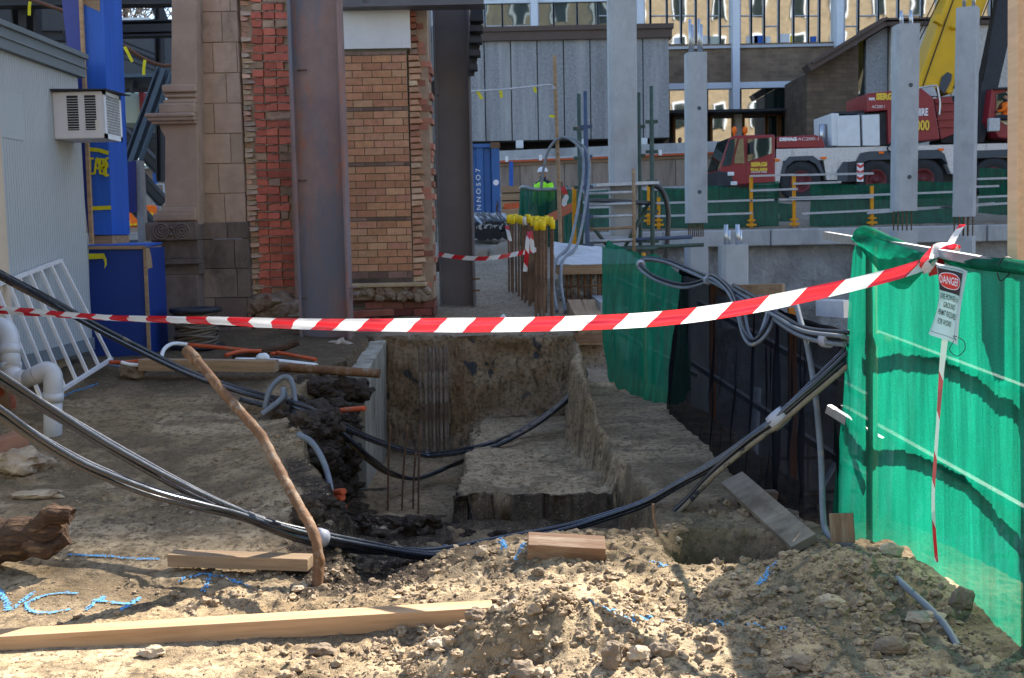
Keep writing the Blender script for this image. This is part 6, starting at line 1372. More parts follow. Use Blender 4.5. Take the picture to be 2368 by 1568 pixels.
# things in the pit seen through the black net
q = MB(); q.box(2.2, 9, 7, 17, PIT + .03, PIT + .35); q.build('floor_slab', m_conc, label='grey concrete floor slab at the bottom of the excavation', cat='concrete slab')
for k, (x, y, h, lab) in enumerate([(2.9, 9.0, 3.3, 'nearest formwork prop down in the pit behind the black net'), (3.4, 11.5, 3.4, 'middle formwork prop down in the pit behind the black net'), (2.7, 13.0, 3.0, 'farthest formwork prop down in the pit behind the black net')]):
    q = MB(); q.tube([(x, y, PIT + .3), (x + .15, y, PIT + .3 + h)], .05, 8); q.tube([(x, y, PIT + .4), (x + 1.2, y + .3, PIT + h * .8)], .035, 8); q.build('prop', m_galvd, label=lab, cat='prop', group='props in the pit')
q = MB()
for k in range(14): q.tube([(2.3 + k * .25, 9.5, PIT + 1.9), (2.3 + k * .25, 9.6, PIT + 3.3)], .018, 5)
for k in range(5): q.tube([(2.2, 9.5, PIT + 2.0 + k * .3), (6.0, 9.5, PIT + 2.0 + k * .3)], .018, 5)
q.build('reinforcement_cage', m_rebar, label='pale reinforcement cage in the pit behind the black net', cat='reinforcement')
q = MB(); q.beam(W(1650, 672, 9.9), W(1812, 668, 9.6), .08, .09); q.build('timber_rail', m_wood2, label='brown timber rail with a yellow bracket behind the black net top', cat='timber')
q = MB(); q.beam(W(1895, 712, 7.2), W(1960, 716, 6.8), .05, .1); q.beam(W(1905, 700, 7.4), W(1955, 703, 7.2), .05, .05); q.build('metal_channel', m_alu, label='pale metal channels resting behind the black net', cat='metal channel')

# ------------------------------------------------------------------ long hoarding in front of the far buildings
HD = thing('hoarding', 'long plywood hoarding with pipes along its top below the grey panel building', 'hoarding', W(1420, 440, 46))
a, b, c_, d_ = rect(1100, 372, 1700, 440, 46)
mb = MB(); n = 14; L_, R_ = W(1100, 384, 46), W(1820, 354, 46)
lo, ro = W(1100, 520, 46), W(1820, 496, 46)
for k in range(n):
    u, v = k / n, (k + 1) / n - .002; A_, B_ = L_.lerp(R_, u), L_.lerp(R_, v); mb.hexa([(A_.x, 46, .8), (B_.x, 46, .8), (B_.x, 46.05, .8), (A_.x, 46.05, .8), (A_.x, 46, A_.z), (B_.x, 46, B_.z), (B_.x, 46.05, B_.z), (A_.x, 46.05, A_.z)])
mb.build('sheeting', m_ply, HD)
for dy0, dy1, h, m, y_, nm in ((-2, -2, .16, m_wood2, 45.95, 'top_rail'), (-12, -12, .07, m_galvd, 45.8, 'grey_pipe'), (-7.5, -7.5, .07, m_orange, 45.78, 'orange_pipe'), (70, 70, .14, m_galvd, 45.9, 'bottom_rail')):
    A_, B_ = W(1100, 384 + dy0, y_), W(1820, 354 + dy1, y_); q = MB(); q.beam(A_, B_, .06, h); q.build(nm, m, HD)
for px in (1182, 1345): q = MB(); q.beam(W(px, 374, 45.7), W(px, 440, 45.7), .16, .1, (0, 1, 0)); q.build('post', m_bpl, HD)
q = MB()
for px in (1172, 1250, 1345, 1527, 1592): p = W(px, 372 - (px - 1160) * .042 - 3, 45.75); q.box(p.x - .06, p.x + .06, 45.7, 45.8, p.z - .1, p.z + .12)
q.build('pipe_clip', m_white, HD)
q = MB(); A_, B_ = W(1100, 362, 47.0), W(1680, 336, 47.0); q.beam(A_, B_, .4, .35); q.build('kerb_wall', m_conc, label='low grey concrete kerb wall behind the plywood hoarding', cat='low wall')

# ------------------------------------------------------------------ grey panel building
GP = thing('panel_building', 'low building of grey pebble panels with a brown roof edge', 'building', W(1330, 330, 48))
d = 48.0
zb_p, zt_p = W(1330, 322, d).z, W(1330, 92, d).z; xl_p, xr_p = W(1000, 200, d).x, W(1547, 200, d).x
pw = W(1380, 200, d).x - W(1319, 200, d).x
x = xr_p; k = 0
while x > xl_p:
    q = MB(); q.box(x - pw + .045, x, d, d + .15, zb_p, zt_p); q.build('panel', m_panel, GP); x -= pw
q = MB(); q.box(xl_p, xr_p - .01, d + .12, d + 5.5, zb_p - .05, zt_p + .1); q.build('backing', m_base, GP)
q = MB(); q.box(xl_p, xr_p + .12, d - .18, d + 5.5, zt_p, zt_p + .36); q.box(xl_p, xr_p + .18, d - .26, d + 5.5, zt_p + .362, zt_p + .56); q.build('roof_edge', m_fascia, GP)
q = MB(); q.box(xl_p, xr_p, d + 1.6, d + 5.4, .8, zb_p); q.build('recessed_base', m_base, GP)
for px in (1193, 1334, 1480, 1055):
    a, b, c_, d_ = rect(px, 318, px + 17, 330, d); q = MB(); q.box(a, b, d - .02, d + 1.7, zb_p - .32, zb_p - .003); q.build('beam_end', m_wpaint, GP); q = MB(); q.box(a, b, d + 1.2, d + 1.65, .8, zb_p - .33); q.build('pier', m_base, GP)
for px in (1121, 1443): p = W(px, 325, d + 1.4); q = MB(); q.lump(p, .13, 3, .1, 2); q.build('lamp', m_wpaint, GP)

# ------------------------------------------------------------------ main brick building with windows
MBD = thing('main_building', 'long tan brick building with white framed windows and glazed entrance', 'building', W(1750, 330, 55))
d = 55.0
def mrect(px0, py0, px1, py1, dd, dep, m, name, bev=0):
    a, b, c_, d_ = rect(px0, py0, px1, py1, dd); q = MB(); q.box(a, b, dd, dd + dep, c_, d_); return q.build(name, m, MBD, bevel=bev)
mrect(1000, -400, 2700, -60, d + .4, 6, m_tanb, 'upper_wall')
mrect(1546, 100, 1942, 191, d, 1.0, m_tanb, 'spandrel'); mrect(1000, 70, 1546, 340, d, .5, m_tanb, 'rear_spandrel'); mrect(1935, 93, 2700, 340, d, 1, m_tanb, 'side_spandrel')
mrect(1542, 190, 1868, 204, d - .15, .6, m_wframe, 'white_band')
for px in (1227, 1473, 1695, 1935, 2180): mrect(px, -80, px + 16, (82 if px < 1500 else 254 if px < 1900 else 112), d - .45, .6, m_wframe, 'white_fin')
mrect(1000, -2, 1480, 6, d - .1, .3, m_wframe, 'head_rail'); mrect(1000, 78, 1500, 84, d - .1, .3, m_gframe, 'sill_rail'); mrect(1478, 100, 2400, 106, d - .12, .3, m_gframe, 'sill_rail')
wins = [(1000, 1120, 0), (1121, 1160, 0), (1162, 1226, 0), (1245, 1279, 0), (1281, 1333, 0), (1335, 1381, 0), (1383, 1420, 0), (1422, 1472, 0),
        (1490, 1503, 1), (1505, 1541, 1), (1543, 1574, 1), (1576, 1608, 1), (1610, 1637, 1), (1640, 1664, 1), (1666, 1694, 1), (1712, 1736, 1), (1738, 1766, 1), (1768, 1800, 1), (1802, 1834, 1), (1836, 1868, 1), (1870, 1894, 1), (1896, 1934, 1),
        (1953, 1984, 1), (1986, 2030, 1), (2032, 2076, 1), (2078, 2130, 1), (2132, 2179, 1), (2198, 2240, 1), (2242, 2290, 1), (2292, 2340, 1), (2342, 2400, 1)]
rr = random.Random(6)
for a, b, o in wins:
    y0, y1 = -70, (80 if not o else 102)
    w0 = mrect(a - 1.2, y0, b + 1.2, y1, d + .06, .04, m_gorg if o else m_gwin, 'window')
    q = MB(); aa, bb, c_, d_ = rect(a, y0, b, y1, d)
    q.box(aa - .07, aa + .02, d - .06, d + .1, c_, d_); q.box(bb - .02, bb + .07, d - .06, d + .1, c_, d_)
    z_ = W(a, 62 if rr.random() < .6 else 38, d).z
    if rr.random() < .75: q.box(aa + .02, bb - .02, d - .03, d + .055, z_, z_ + .05)
    q.build('frame', m_gframe, w0)
for (a, b, y0, y1, m) in ((1560, 1572, 88, 102, m_wpaint), (1614, 1634, 82, 102, m_wpaint), (1642, 1662, 84, 102, m_tank), (1726, 1752, 84, 100, m_wpaint), (1744, 1764, 82, 100, m_bpl), (1770, 1782, 84, 100, m_wpaint), (1803, 1826, 78, 98, m_wpaint), (1828, 1838, 82, 98, m_yelpl), (1874, 1888, 84, 97, m_bpl), (1250, 1262, 68, 80, m_wpaint), (1390, 1416, 68, 80, m_wpaint)):
    mrect(a, y0, b, y1, d + .02, .03, m, 'window_ledge_box')
# entrance
for a, b in ((1549, 1592), (1596, 1632), (1638, 1694), (1715, 1768), (1772, 1800), (1802, 1834), (1836, 1860)): mrect(a, 205, b, 254, d + .1, .05, m_gorg if a < 1770 else m_gdark, 'transom_window')
mrect(1546, 204, 1868, 258, d + .16, .1, m_base, 'transom_frame'); mrect(1860, 186, 1868, 258, d - .1, .3, m_dark, 'frame_post'); mrect(1543, 252, 1880, 258, d - 1.4, 1.6, m_dark, 'canopy'); mrect(1700, 256, 1716, 340, d - .2, .4, m_panel_lit, 'entrance_column')
mrect(1546, 258, 1868, 345, d + .4, .2, m_base, 'door_frame')
for a, b, m in ((1562, 1592, m_gorg), (1648, 1692, m_gorg), (1722, 1768, m_gorg), (1776, 1800, m_gdark), (1802, 1822, m_gorg), (1828, 1862, m_gdark)):
    w0 = mrect(a, 268, b, 340, d + .3, .05, m, 'door'); q = MB(); aa, bb, c_, d_ = rect(a, 268, b, 340, d + .3)
    q.box(aa - .12, aa, d + .24, d + .36, c_, d_ + .12); q.box(bb, bb + .12, d + .24, d + .36, c_, d_ + .12); q.box(aa, bb, d + .24, d + .36, d_, d_ + .12); q.build('door_stile', m_tbrown, w0)
# right-hand block
RB = thing('side_building', 'right-hand building with sloping brown roof edge, brown brick and lit-toned panels', 'building', W(2050, 330, 50))
d = 50.0
mb = MB(); P = [W(1866, 170, d), W(1985, 100, d), W(1985, 420, d), W(1866, 420, d)]; mb.prism(P, (0, 4, 0)); mb.build('brick_wall', m_brnb, RB)
mb = MB(); P = [W(1984, 98, d + .1), W(2002, 86, d + .1), W(2002, 420, d + .1), W(1984, 420, d + .1)]; mb.prism(P, (0, .1, 0)); mb.build('slot_window', m_gdark, RB)
mb = MB(); P = [W(2003, 92, d - .1), W(2052, 62, d - .1), W(2052, 420, d - .1), W(2003, 420, d - .1)]; mb.prism(P, (0, .3, 0)); mb.build('grey_panel', m_panel, RB)
x = 2053
while x < 2480: a, b, c_, d_ = rect(x, 64 - (x - 2053) * .02, x + 47, 420, d); q = MB(); q.box(a, b - .05, d - .3, d, c_, d_); q.build('lit_panel', m_panel_lit, RB); x += 47
q = MB(); a, b, c_, d_ = rect(2050, 60, 2480, 420, d); q.box(a, b, d + .01, d + 3, c_, d_); q.build('backing', m_base, RB)
for a, b, w_, o in (((1860, 163, d), (2032, 60, d), .32, -.35), ((1866, 152, d), (2036, 50, d), .12, -.45)):
    q = MB(); A_, B_ = W(*a), W(*b); A_.y += o; B_.y += o; q.beam(A_, B_, 1.0, w_); q.build('sloping_roof_edge', m_fascia, RB)
for y0, y1, o in ((51, 63, -.5), (43, 50.5, -.6)): a, b, c_, d_ = rect(2030, y0, 2480, y1 - 3, d); q = MB(); q.box(a, b, d + o, d + 3, c_, d_); q.build('flat_roof_edge', m_fascia, RB)
# unseen tower, added and sized to cast the shade over the site
TW = thing('shade_tower', 'unseen tower block added behind the brick building to shade the site', 'building', (50, 66, 0))
q = MB(); q.box(-8, 118, 62, 84, 0, 75.0); q.build('walls', m_tanb, TW)
q = MB(); q.box(-8.3, 118.3, 61.7, 84.3, 75.0, 75.8); q.build('roof', m_fascia, TW)
for f in range(6):
    q = MB()
    for k in range(40): q.box(-6 + k * 3.1, -4 + k * 3.1, 61.9, 62.1, 16 + f * 10, 19 + f * 10)
    q.build('window_band', m_gwin, TW)
# sunlit building behind the camera, seen mirrored in the windows
OBD = thing('orange_brick_building', 'sunlit orange brick building opposite, mirrored in the far windows', 'building', (15, -40, 0))
q = MB(); q.box(-18, 82, -56, -46, -1, 37); q.build('walls', m_orgb, OBD)
q = MB()
for z_ in (7.2, 22.0, 36.3): q.box(-18.2, 82.2, -46.02, -45.6, z_, z_ + .5)
q.build('cornice', m_wpaint, OBD)
for k in range(18):
    for z_ in (2.5, 9.2, 15.0, 24.0, 29.5):
        x = -15 + k * 5.4; q = MB(); q.box(x, x + 1.5, -46.05, -45.9, z_, z_ + 3.0); w0 = q.build('window', m_gdark, OBD)
        q = MB(); q.box(x - .2, x, -46.05, -45.8, z_ - .2, z_ + 3.2); q.box(x + 1.5, x + 1.7, -46.05, -45.8, z_ - .2, z_ + 3.2); q.box(x, x + 1.5, -46.05, -45.8, z_ + 3, z_ + 3.3); q.build('frame', m_wpaint, w0)
# ------------------------------------------------------------------ mobile crane
CR = thing('mobile_crane', 'red and silver mobile crane with yellow boom parked behind the rim fence', 'crane', W(2050, 470, 42))
d = 42.0
def cpoly(pts, dd, dep, m, name, bev=0.0, parent=CR):
    q = MB(); q.prism([W(a, b, dd) for a, b in pts], (0, dep, 0)); return q.build(name, m, parent, bevel=bev)
cpoly([(1795, 345), (2440, 328), (2440, 362), (1795, 372)], d, 2.7, m_silver, 'deck')
for pts in ([(1792, 366), (1812, 366), (1806, 400), (1802, 424), (1793, 424)], [(1904, 366), (1985, 360), (1985, 400), (1945, 402), (1938, 416), (1912, 416)], [(2185, 355), (2245, 352), (2245, 400), (2200, 402), (2188, 375)]):
    cpoly(pts, d - .01, .4, m_silver, 'side_panel')
cpoly([(1796, 372), (2440, 360), (2440, 425), (1796, 432)], d + .5, 1.7, m_dark, 'chassis')
for pts in ([(1806, 400), (1812, 376), (1826, 362), (1880, 360), (1896, 372), (1906, 402), (1900, 402), (1888, 380), (1870, 370), (1836, 372), (1820, 384), (1814, 402)],
            [(1980, 372), (1990, 354), (2010, 350), (2170, 346), (2184, 356), (2192, 380), (2184, 372), (2178, 366), (2010, 370), (1994, 376), (1984, 378)], [(2250, 362), (2258, 348), (2440, 342), (2440, 356), (2262, 366)]):
    cpoly(pts, d - .06, .6, m_slate, 'mudguard')
cpoly([(1936, 395), (1950, 374), (1962, 374), (1962, 420), (1938, 420)], d - .05, .3, m_slate, 'outrigger_box'); cpoly([(1962, 374), (1985, 372), (1985, 420), (1962, 420)], d - .08, .3, m_dark, 'outrigger_box')
cpoly([(2210, 357), (2245, 356), (2245, 370), (2210, 371)], d - .02, .1, m_ktext, 'hatch')
zc = W(1852, 420, d).z
def wheel(px, y=0):
    c = Vector((W(px, 420, d).x, d - .02, zc + y)); w0 = MB()
    w0.lathe(c, [(.32, .10), (.40, .05), (.55, .0), (.68, .0), (.745, .06), (.745, .34), (.68, .40), (.5, .42)], 36, 'y'); t0 = w0.build('wheel', m_tyre, CR)
    q = MB(); q.lathe(c, [(.001, .02), (.10, .02), (.11, .1), (.2, .11), (.3, .09), (.33, .02), (.4, .03)], 28, 'y')
    for k in range(10): a = k * .628; q.tube([(c.x + .22 * math.cos(a), c.y + .04, c.z + .22 * math.sin(a)), (c.x + .22 * math.cos(a), c.y + .12, c.z + .22 * math.sin(a))], .022, 6)
    q.build('rim', M('hub_red', (.12, .02, .025), .5, var=.2) if 'hub_red' not in bpy.data.materials else bpy.data.materials['hub_red'], t0)
    q = MB()
    for k in range(34):
        a = k * 2 * math.pi / 34; p = Vector((c.x + .745 * math.cos(a), c.y + .04, c.z + .745 * math.sin(a))); q.beam(p, p + Vector((.03, .32, 0)), .05, .03, (math.cos(a), 0, math.sin(a)))
    q.build('tread', m_tyre, t0)
for px in (1852, 2026, 2136, 2298, 2400): wheel(px)
# driver cab
cab = cpoly([(1661, 429), (1663, 394), (1672, 360), (1686, 320), (1700, 313), (1792, 311), (1794, 425), (1700, 428), (1690, 432)], d - .05, 2.5, m_red, 'driver_cab', .05)
cpoly([(1670, 385), (1687, 324), (1705, 319), (1690, 382)], d - .09, .03, m_gdark, 'windscreen_side', 0, cab)
q = MB(); q.prism([W(1662, 392, d), W(1686, 320, d), W(1686, 320, d) + Vector((0, 2.3, 0)), W(1662, 392, d) + Vector((0, 2.3, 0))], (-.03, 0, .01)); q.build('windscreen', m_gdark, cab)
cpoly([(1696, 378), (1709, 322), (1719, 320), (1722, 378)], d - .09, .03, m_gdark, 'quarter_window', 0, cab); cpoly([(1729, 374), (1729, 322), (1785, 318), (1786, 354), (1752, 366)], d - .09, .03, m_gdark, 'door_window', 0, cab)
cpoly([(1727, 424), (1726, 377), (1752, 369), (1789, 356), (1790, 421)], d - .075, .02, m_red, 'door', .01, cab)
q = MB(); q.box(W(1729, 345, d).x, W(1738, 345, d).x, d - .42, d - .3, W(1730, 357, d).z, W(1730, 330, d).z); q.build('wing_mirror', m_dark, cab, bevel=.03)
cpoly([(1660, 432), (1660, 395), (1690, 400), (1696, 418), (1700, 430)], d - .1, 2.4, m_dark, 'bumper', .03, cab)
for px in (1698, 1723): q = MB(); p = W(px, 306, d + .8); q.tube([p + Vector((0, 0, -.2)), p], .04, 10); q.lump(p + Vector((0, 0, .08)), .1, 1, .05, 3, (1, 1, 1.4)); q.build('beacon', m_orhv, cab)
mb = MB(); p = W(1735, 385, d); w = W(1772, 385, d).x - p.x; y_ = d - .1
text_xz(mb, 'SERGI', p.x, y_, p.z, .2, w, .012); p = W(1734, 396, d); text_xz(mb, '9546.2000', p.x, y_, p.z, .15, w * 1.05, .008); mb.build('lettering', m_ytext, cab)
mb = MB(); p = W(1735, 400, d); text_xz(mb, 'CRANE HIRE', p.x, y_, p.z, .06, w, .002); mb.build('lettering', m_wtext, cab)
hood = cpoly([(1796, 343), (1796, 316), (1886, 312), (1898, 316), (1906, 328), (1909, 342)], d, 2.4, m_red, 'engine_hood', .04)
mb = MB(); p = W(1802, 326, d); text_xz(mb, 'DEMAG', p.x, d - .03, p.z, .16, W(1842, 326, d).x - p.x, .012); p = W(1843, 325, d); text_xz(mb, 'AC200-1', p.x, d - .03, p.z, .15, W(1892, 325, d).x - p.x, .0, None, .2); mb.build('lettering', m_wtext, hood)
q = MB(); a, b = W(1902, 335, d + .6), W(1902, 287, d + .6); q.tube([a, b], .13, 12); q.build('exhaust', m_galv, CR)
for pts, nm in (([(1924, 337), (1922, 262), (1940, 262), (1948, 337)], 'outer'), ([(1937, 338), (1936, 268), (1988, 266), (1990, 338)], 'mid'), ([(1996, 337), (1994, 266), (2034, 264), (2035, 337)], 'inner')):
    cpoly(pts, d + (.0 if nm == 'outer' else -.05), 2.4, m_wpaint, 'counterweight', .02)
cpoly([(1985, 336), (1985, 262), (1998, 262), (1998, 336)], d + .1, 2, m_slate, 'lifting_lug'); cpoly([(2035, 335), (2034, 262), (2056, 254), (2056, 335)], d + .1, 2, m_dark, 'counterweight_frame')
cpoly([(1930, 264), (1934, 258), (1960, 258), (2004, 254), (2004, 264)], d + .3, 1.8, m_dark, 'counterweight_top')
hs = cpoly([(2005, 216), (2130, 203), (2158, 226), (2174, 322), (2055, 333), (2053, 255), (2006, 258)], d - .1, 2.6, m_red, 'engine_housing', .03)
cpoly([(2005, 262), (2053, 258), (2053, 334), (2010, 334)], d + .2, 2, m_dark, 'housing_recess')
mb = MB(); y_ = d - .135
p = W(2006, 233, d); text_xz(mb, 'www.', p.x, y_, p.z, .2, W(2021, 233, d).x - p.x, .01); p = W(2067, 226, d); text_xz(mb, '.com', p.x, y_, p.z, .2, W(2088, 226, d).x - p.x, .01)
p = W(2013, 251, d); text_xz(mb, 'AC200-1', p.x, y_, p.z, .15, W(2042, 251, d).x - p.x, .0, None, .2); p = W(2067, 273, d); text_xz(mb, 'CRANE', p.x, y_, p.z, .36, W(2110, 273, d).x - p.x, .012); p = W(2115, 268, d); text_xz(mb, 'HIRE', p.x, y_, p.z, .36, W(2143, 268, d).x - p.x, .012); mb.build('lettering', m_wtext, hs)
mb = MB(); p = W(2023, 231, d); text_xz(mb, 'SERGI', p.x, y_, p.z, .3, W(2066, 230, d).x - p.x, .02); p = W(2061, 306, d); text_xz(mb, '9546', p.x, y_, p.z, .5, W(2096, 306, d).x - p.x, .014); p = W(2104, 302, d); text_xz(mb, '2000', p.x, y_, p.z, .5, W(2146, 300, d).x - p.x, .014); mb.build('lettering', m_ytext, hs)
cpoly([(2160, 228), (2200, 222), (2210, 256), (2206, 310), (2176, 322)], d + .05, 1.2, m_red, 'step_side', .02)
q = MB()
for y_ in (238, 257, 276, 294): q.beam(W(2164, y_, d), W(2207, y_ - 1, d), .1, .04)
q.build('step', m_red, CR)
q = MB(); q.tube(spline(pxs([(2125, 204, d - .1), (2150, 199, d - .1), (2166, 199, d - .1), (2170, 214, d - .1), (2174, 240, d - .1), (2172, 268, d - .1)]), 6), .035, 8); q.build('hand_rail', m_galv, CR)
cpoly([(2120, 206), (2160, 200), (2168, 222), (2124, 222)], d + .4, 1, m_galvd, 'radiator')
cpoly([(2176, 224), (2340, 212), (2400, 330), (2176, 330)], d + 1.0, 1.2, m_dark, 'turntable')
bm_ = cpoly([(2118, 205), (2126, 178), (2190, 0), (2214, -62), (2310, -62), (2283, 0), (2204, 214), (2195, 218), (2170, 205)], d + .5, 1.2, m_boom, 'boom', .04)
q = MB(); q.beam(W(2133, 202, d + .48), W(2226, -62, d + .48), .03, .06, (0, 1, 0)); q.beam(W(2205, 205, d + .46), W(2287, 0, d + .46), .03, .05, (0, 1, 0)); q.build('boom_seam', m_ktext, bm_)
cpoly([(2172, 204), (2178, 178), (2192, 166), (2202, 172), (2200, 186), (2184, 218)], d + .42, .06, m_slate, 'pivot_plate', .01, bm_); cpoly([(2163, 33), (2169, 30), (2184, 40), (2180, 58), (2162, 48)], d + .2, .3, m_boom, 'boom_bracket', .01, bm_)
q = MB(); q.lump(W(2208, 62, d + .4), .12, 4, .1, 3, (1.4, .7, .8)); q.build('boom_knob', m_boom, bm_)
cpoly([(2270, 192), (2314, -20), (2360, -20), (2298, 250), (2276, 330), (2262, 330), (2266, 230)], d + .3, .5, m_dark, 'lift_cylinder', .03)
q = MB(); q.tube([W(2272, 188, d), W(2312, -20, d)], .02, 6); q.tube([W(2088, 155, d + 1), W(2172, -20, d + 1)], .022, 6); q.tube([W(2098, 150, d + 1), W(2182, -20, d + 1)], .022, 6); q.build('hoist_rope', m_ktext, CR)
oc = cpoly([(2294, 206), (2420, 200), (2420, 330), (2310, 318), (2284, 280)], d - .2, 1.4, m_red, 'operator_cab', .03)
cpoly([(2304, 276), (2304, 218), (2330, 212), (2400, 208), (2400, 290), (2326, 288)], d - .23, .02, m_gdark, 'cab_window', 0, oc)
q = MB(); a, b, c_, d_ = rect(2298, 202, 2400, 206, d - .3); q.box(a, b, d - .4, d + 1, c_, d_); q.build('cab_roof_rail', m_dark, oc)
q = MB(); p = W(2304, 286, d - .4); q.box(p.x - .3, p.x + .1, d - .5, d - .3, p.z - .28, p.z + .2); q.build('work_lamp', m_galvd, CR, bevel=.03)
for px, py in ((1797, 370), (2038, 353), (2176, 346), (1905, 365)):
    q = MB(); p = W(px, py, d - .07); q.box(p.x - .09, p.x + .09, d - .1, d - .02, p.z - .04, p.z + .04); q.build('marker_lamp', m_orhv, CR)
for px, py in ((1690, 402), (1697, 424)):
    q = MB(); p = W(px, py, d - .12); q.box(p.x - .12, p.x + .12, d - .16, d - .1, p.z - .07, p.z + .07); q.build('headlamp', m_wpaint, cab, bevel=.02)
q = MB()
for k in range(4): z_ = W(1760, 428 + k * 9, d).z; q.box(W(1745, 428, d).x, W(1785, 428, d).x, d - .12, d + .2, z_, z_ + .04)
q.build('cab_step', m_galvd, cab)
q = MB(); q.tube(spline(pxs([(2060, 330, d - .12), (2052, 345, d - .14), (2066, 352, d - .14), (2080, 340, d - .12)]), 5), .03, 6); q.build('hydraulic_hose', m_ktext, CR)
q = MB(); q.prism([W(2216, 374, d - .02), W(2242, 374, d - .02), W(2242, 398, d - .02), W(2218, 398, d - .02)], (0, -.012, 0)); q.build('locker_door', m_silver, CR, bevel=.004)
CHV = thing('chevron_board', 'white and red chevron board on the crane side', 'sign board', W(1991, 420, 41.8))
q = MB(); a, b, c_, d_ = rect(1982, 377, 1997, 420, 41.8); q.box(a, b, 41.8, 41.83, c_, d_); q.build('board', m_wtext, CHV); q = MB(); h = (d_ - c_) / 4; mx = (a + b) / 2
for k in range(3):
    z0 = c_ + h * (.25 + k * 1.3)
    q.prism([(a, 41.796, z0 + h * .45), (mx, 41.796, z0), (mx, 41.796, z0 + h * .6), (a, 41.796, z0 + h * 1.05)], (0, -.006, 0)); q.prism([(mx, 41.796, z0), (b, 41.796, z0 + h * .45), (b, 41.796, z0 + h * 1.05), (mx, 41.796, z0 + h * .6)], (0, -.006, 0))
q.build('chevron', M('sign_red', (.5, .03, .03), .5, bump=0), CHV)

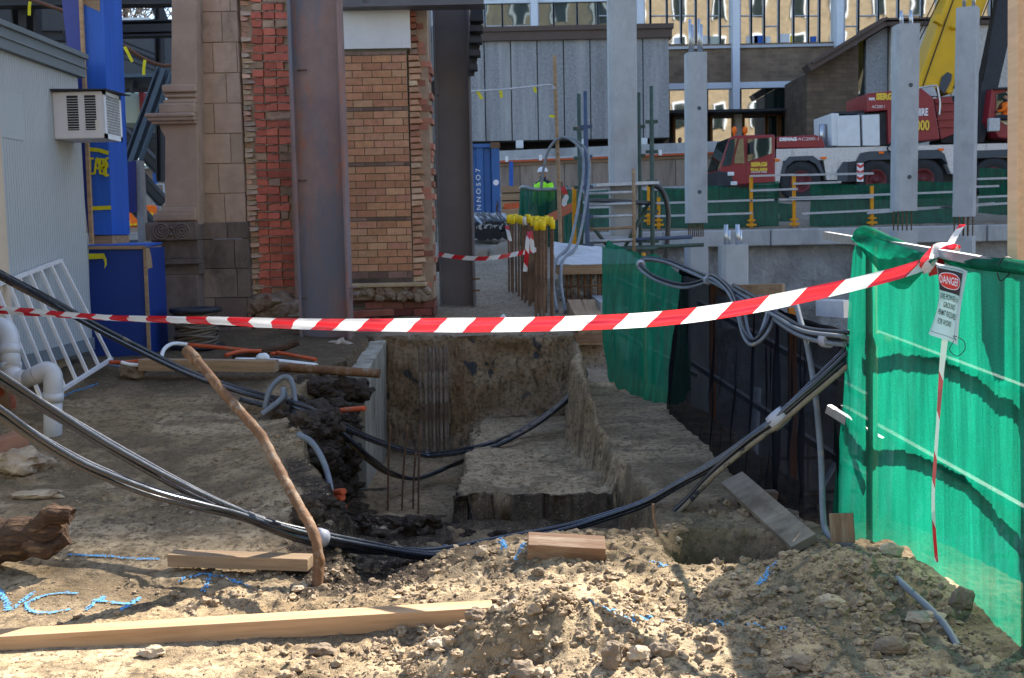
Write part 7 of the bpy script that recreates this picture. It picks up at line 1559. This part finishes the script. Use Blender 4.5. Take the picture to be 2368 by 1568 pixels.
# ------------------------------------------------------------------ people
def person(label, base, h, pose, skin_parts, group=None, turn=0.0):
    """one continuous skinned body; joints in units of height, x right, y forward, z up"""
    t0 = thing('person', label, 'person', base, group)
    J, E, Rr = [], [], []
    def j(p, r, par=None):
        J.append(p); Rr.append(r)
        if par is not None: E.append((par, len(J) - 1))
        return len(J) - 1
    pel = j((0, 0, pose.get('pel', .53)), .085); sp = j((0, .01, pose.get('pel', .53) + .12), .08, pel); ch = j((0, .015, pose.get('pel', .53) + .25), .095, sp); nk = j((0, .02, pose.get('pel', .53) + .325), .04, ch); hd = j((0, .03, pose.get('pel', .53) + .37), .052, nk); ht = j((0, .025, pose.get('pel', .53) + .44), .045, hd)
    for s in (-1, 1):
        sh = j((s * .105, .015, pose.get('pel', .53) + .27), .045, ch); A_ = pose['arms'][0 if s < 0 else 1]; el = j(A_[0], .032, sh); wr = j(A_[1], .022, el); dr = (Vector(A_[1]) - Vector(A_[0])).normalized(); pm = j(tuple(Vector(A_[1]) + dr * .035), .02, wr)
        sdv = dr.cross(Vector((0, 0, 1))); sdv = sdv.normalized() if sdv.length > .1 else Vector((0, 1, 0))
        for k, l in enumerate((.04, .048, .05, .045)):
            f1 = j(tuple(Vector(J[pm]) + dr * .02 + sdv * (k - 1.5) * .011), .0055, pm); j(tuple(Vector(J[f1]) + dr * l * .8 + Vector((0, 0, -.012))), .0045, f1)
        th = j(tuple(Vector(A_[1]) + dr * .025 + sdv * -.03), .006, wr); j(tuple(Vector(J[th]) + dr * .025), .005, th)
        hp = j((s * .055, 0, pose.get('pel', .53) - .03), .07, pel); L_ = pose['legs'][0 if s < 0 else 1]; kn = j(L_[0], .05, hp); an = j(L_[1], .032, kn); j(tuple(Vector(L_[1]) + Vector((0, .08, -.02))), .025, an)
    me = bpy.data.meshes.new('body'); ca, sa = math.cos(turn), math.sin(turn)
    X = lambda p: Vector(((p[0] * ca - p[1] * sa) * h, (p[0] * sa + p[1] * ca) * h, p[2] * h))
    me.from_pydata([tuple(X(p)) for p in J], E, []); o = link('body', me, m_cloth, t0, Vector(base))
    sk = o.modifiers.new('skin', 'SKIN'); sv = me.skin_vertices
    if not sv: 
        bpy.context.view_layer.objects.active = o
    for i, r in enumerate(Rr): o.data.skin_vertices[0].data[i].radius = (r * h, r * h)
    o.data.skin_vertices[0].data[0].use_root = True
    o.modifiers.new('sub', 'SUBSURF').levels = 1; o.modifiers['sub'].render_levels = 2
    B = Vector(base); Hd = B + X(J[4])
    q = MB(); q.lathe(B + X((0, .012, pose.get('pel', .53) - .03)), [(.085 * h, 0), (.098 * h, .08 * h), (.108 * h, .22 * h), (.118 * h, .29 * h), (.075 * h, .325 * h), (.05 * h, .33 * h)], 18); 
    q.build('jacket', skin_parts['jacket'], t0)
    for s in (0, 1):
        q = MB(); A_ = pose['arms'][s]; S_ = (( -1, 1)[s] * .108, .015, pose.get('pel', .53) + .27); q.tube([B + X(S_), B + X(A_[0]), B + X(tuple(Vector(A_[0]).lerp(Vector(A_[1]), .85)))], [.05 * h, .04 * h, .03 * h], 12); q.build('sleeve', skin_parts['jacket'], t0)
    q = MB(); q.lump(Hd + Vector((0, 0, .035 * h)), .062 * h, 1, .03, 3, (.82, .95, 1.15)); q.lump(Hd + X((0, .062, .03)), .012 * h, 2, .05, 2); q.lump(Hd + X((-.053, 0, .03)), .014 * h, 2, .05, 2, (.5, 1, 1.3)); q.lump(Hd + X((.053, 0, .03)), .014 * h, 2, .05, 2, (.5, 1, 1.3)); q.build('head', m_skin, t0)
    q = MB()
    for s in (-1, 1): q.lump(Hd + X((s * .02, .052, .04)), .007 * h, 2, .02, 2)
    q.lump(Hd + X((0, .052, .0)), .012 * h, 3, .02, 2, (1.5, .5, .4)); q.build('face', m_ktext, t0)
    if 'hat' in skin_parts:
        c = Hd + Vector((0, 0, .065 * h)); q = MB(); q.lathe(c, [(.082 * h, 0), (.07 * h, .004 * h), (.066 * h, .03 * h), (.05 * h, .058 * h), (.02 * h, .07 * h), (.001, .072 * h)], 22); q.build('hard_hat', skin_parts['hat'], t0)
    else:
        q = MB(); q.lump(Hd + Vector((0, 0, .06 * h)) - X((0, .012, 0)), .064 * h, 7, .06, 3, (.86, .95, .95)); q.build('hair', m_ktext, t0)
    return t0
def seat_base(px, pyhead, d, h, frac): p = W(px, pyhead, d); return Vector((p.x, p.y, p.z - h * frac))
stand = dict(arms=[((-.16, .0, .63), (-.13, .1, .53)), ((.17, .0, .63), (.14, .1, .52))], legs=[((-.06, .02, .27), (-.065, 0, .03)), ((.06, .0, .27), (.065, 0, .03))])
try:
    person('worker in a white hard hat and lime hi-vis shirt behind the green net screen', seat_base(1258, 397, 24.5, 1.55, .97), 1.55, stand, dict(jacket=m_hivis, hat=m_wpaint), turn=2.4)
    person('crane operator in an orange hi-vis jacket sitting in the right cab', seat_base(2332, 218, 41.7, 1.7, .76), 1.7, dict(pel=.30, arms=[((-.15, .08, .42), (-.06, .22, .40)), ((.15, .08, .42), (.06, .22, .40))], legs=[((-.07, .24, .28), (-.07, .26, .03)), ((.07, .24, .28), (.07, .26, .03))]), dict(jacket=m_orhv), turn=1.2)
    person('dark figure standing inside the glazed entrance', seat_base(1572, 322, 54.2, 1.7, .97), 1.7, stand, dict(jacket=m_cloth), turn=3.0)
except Exception as ex:
    print('PERSON FAILED', ex)
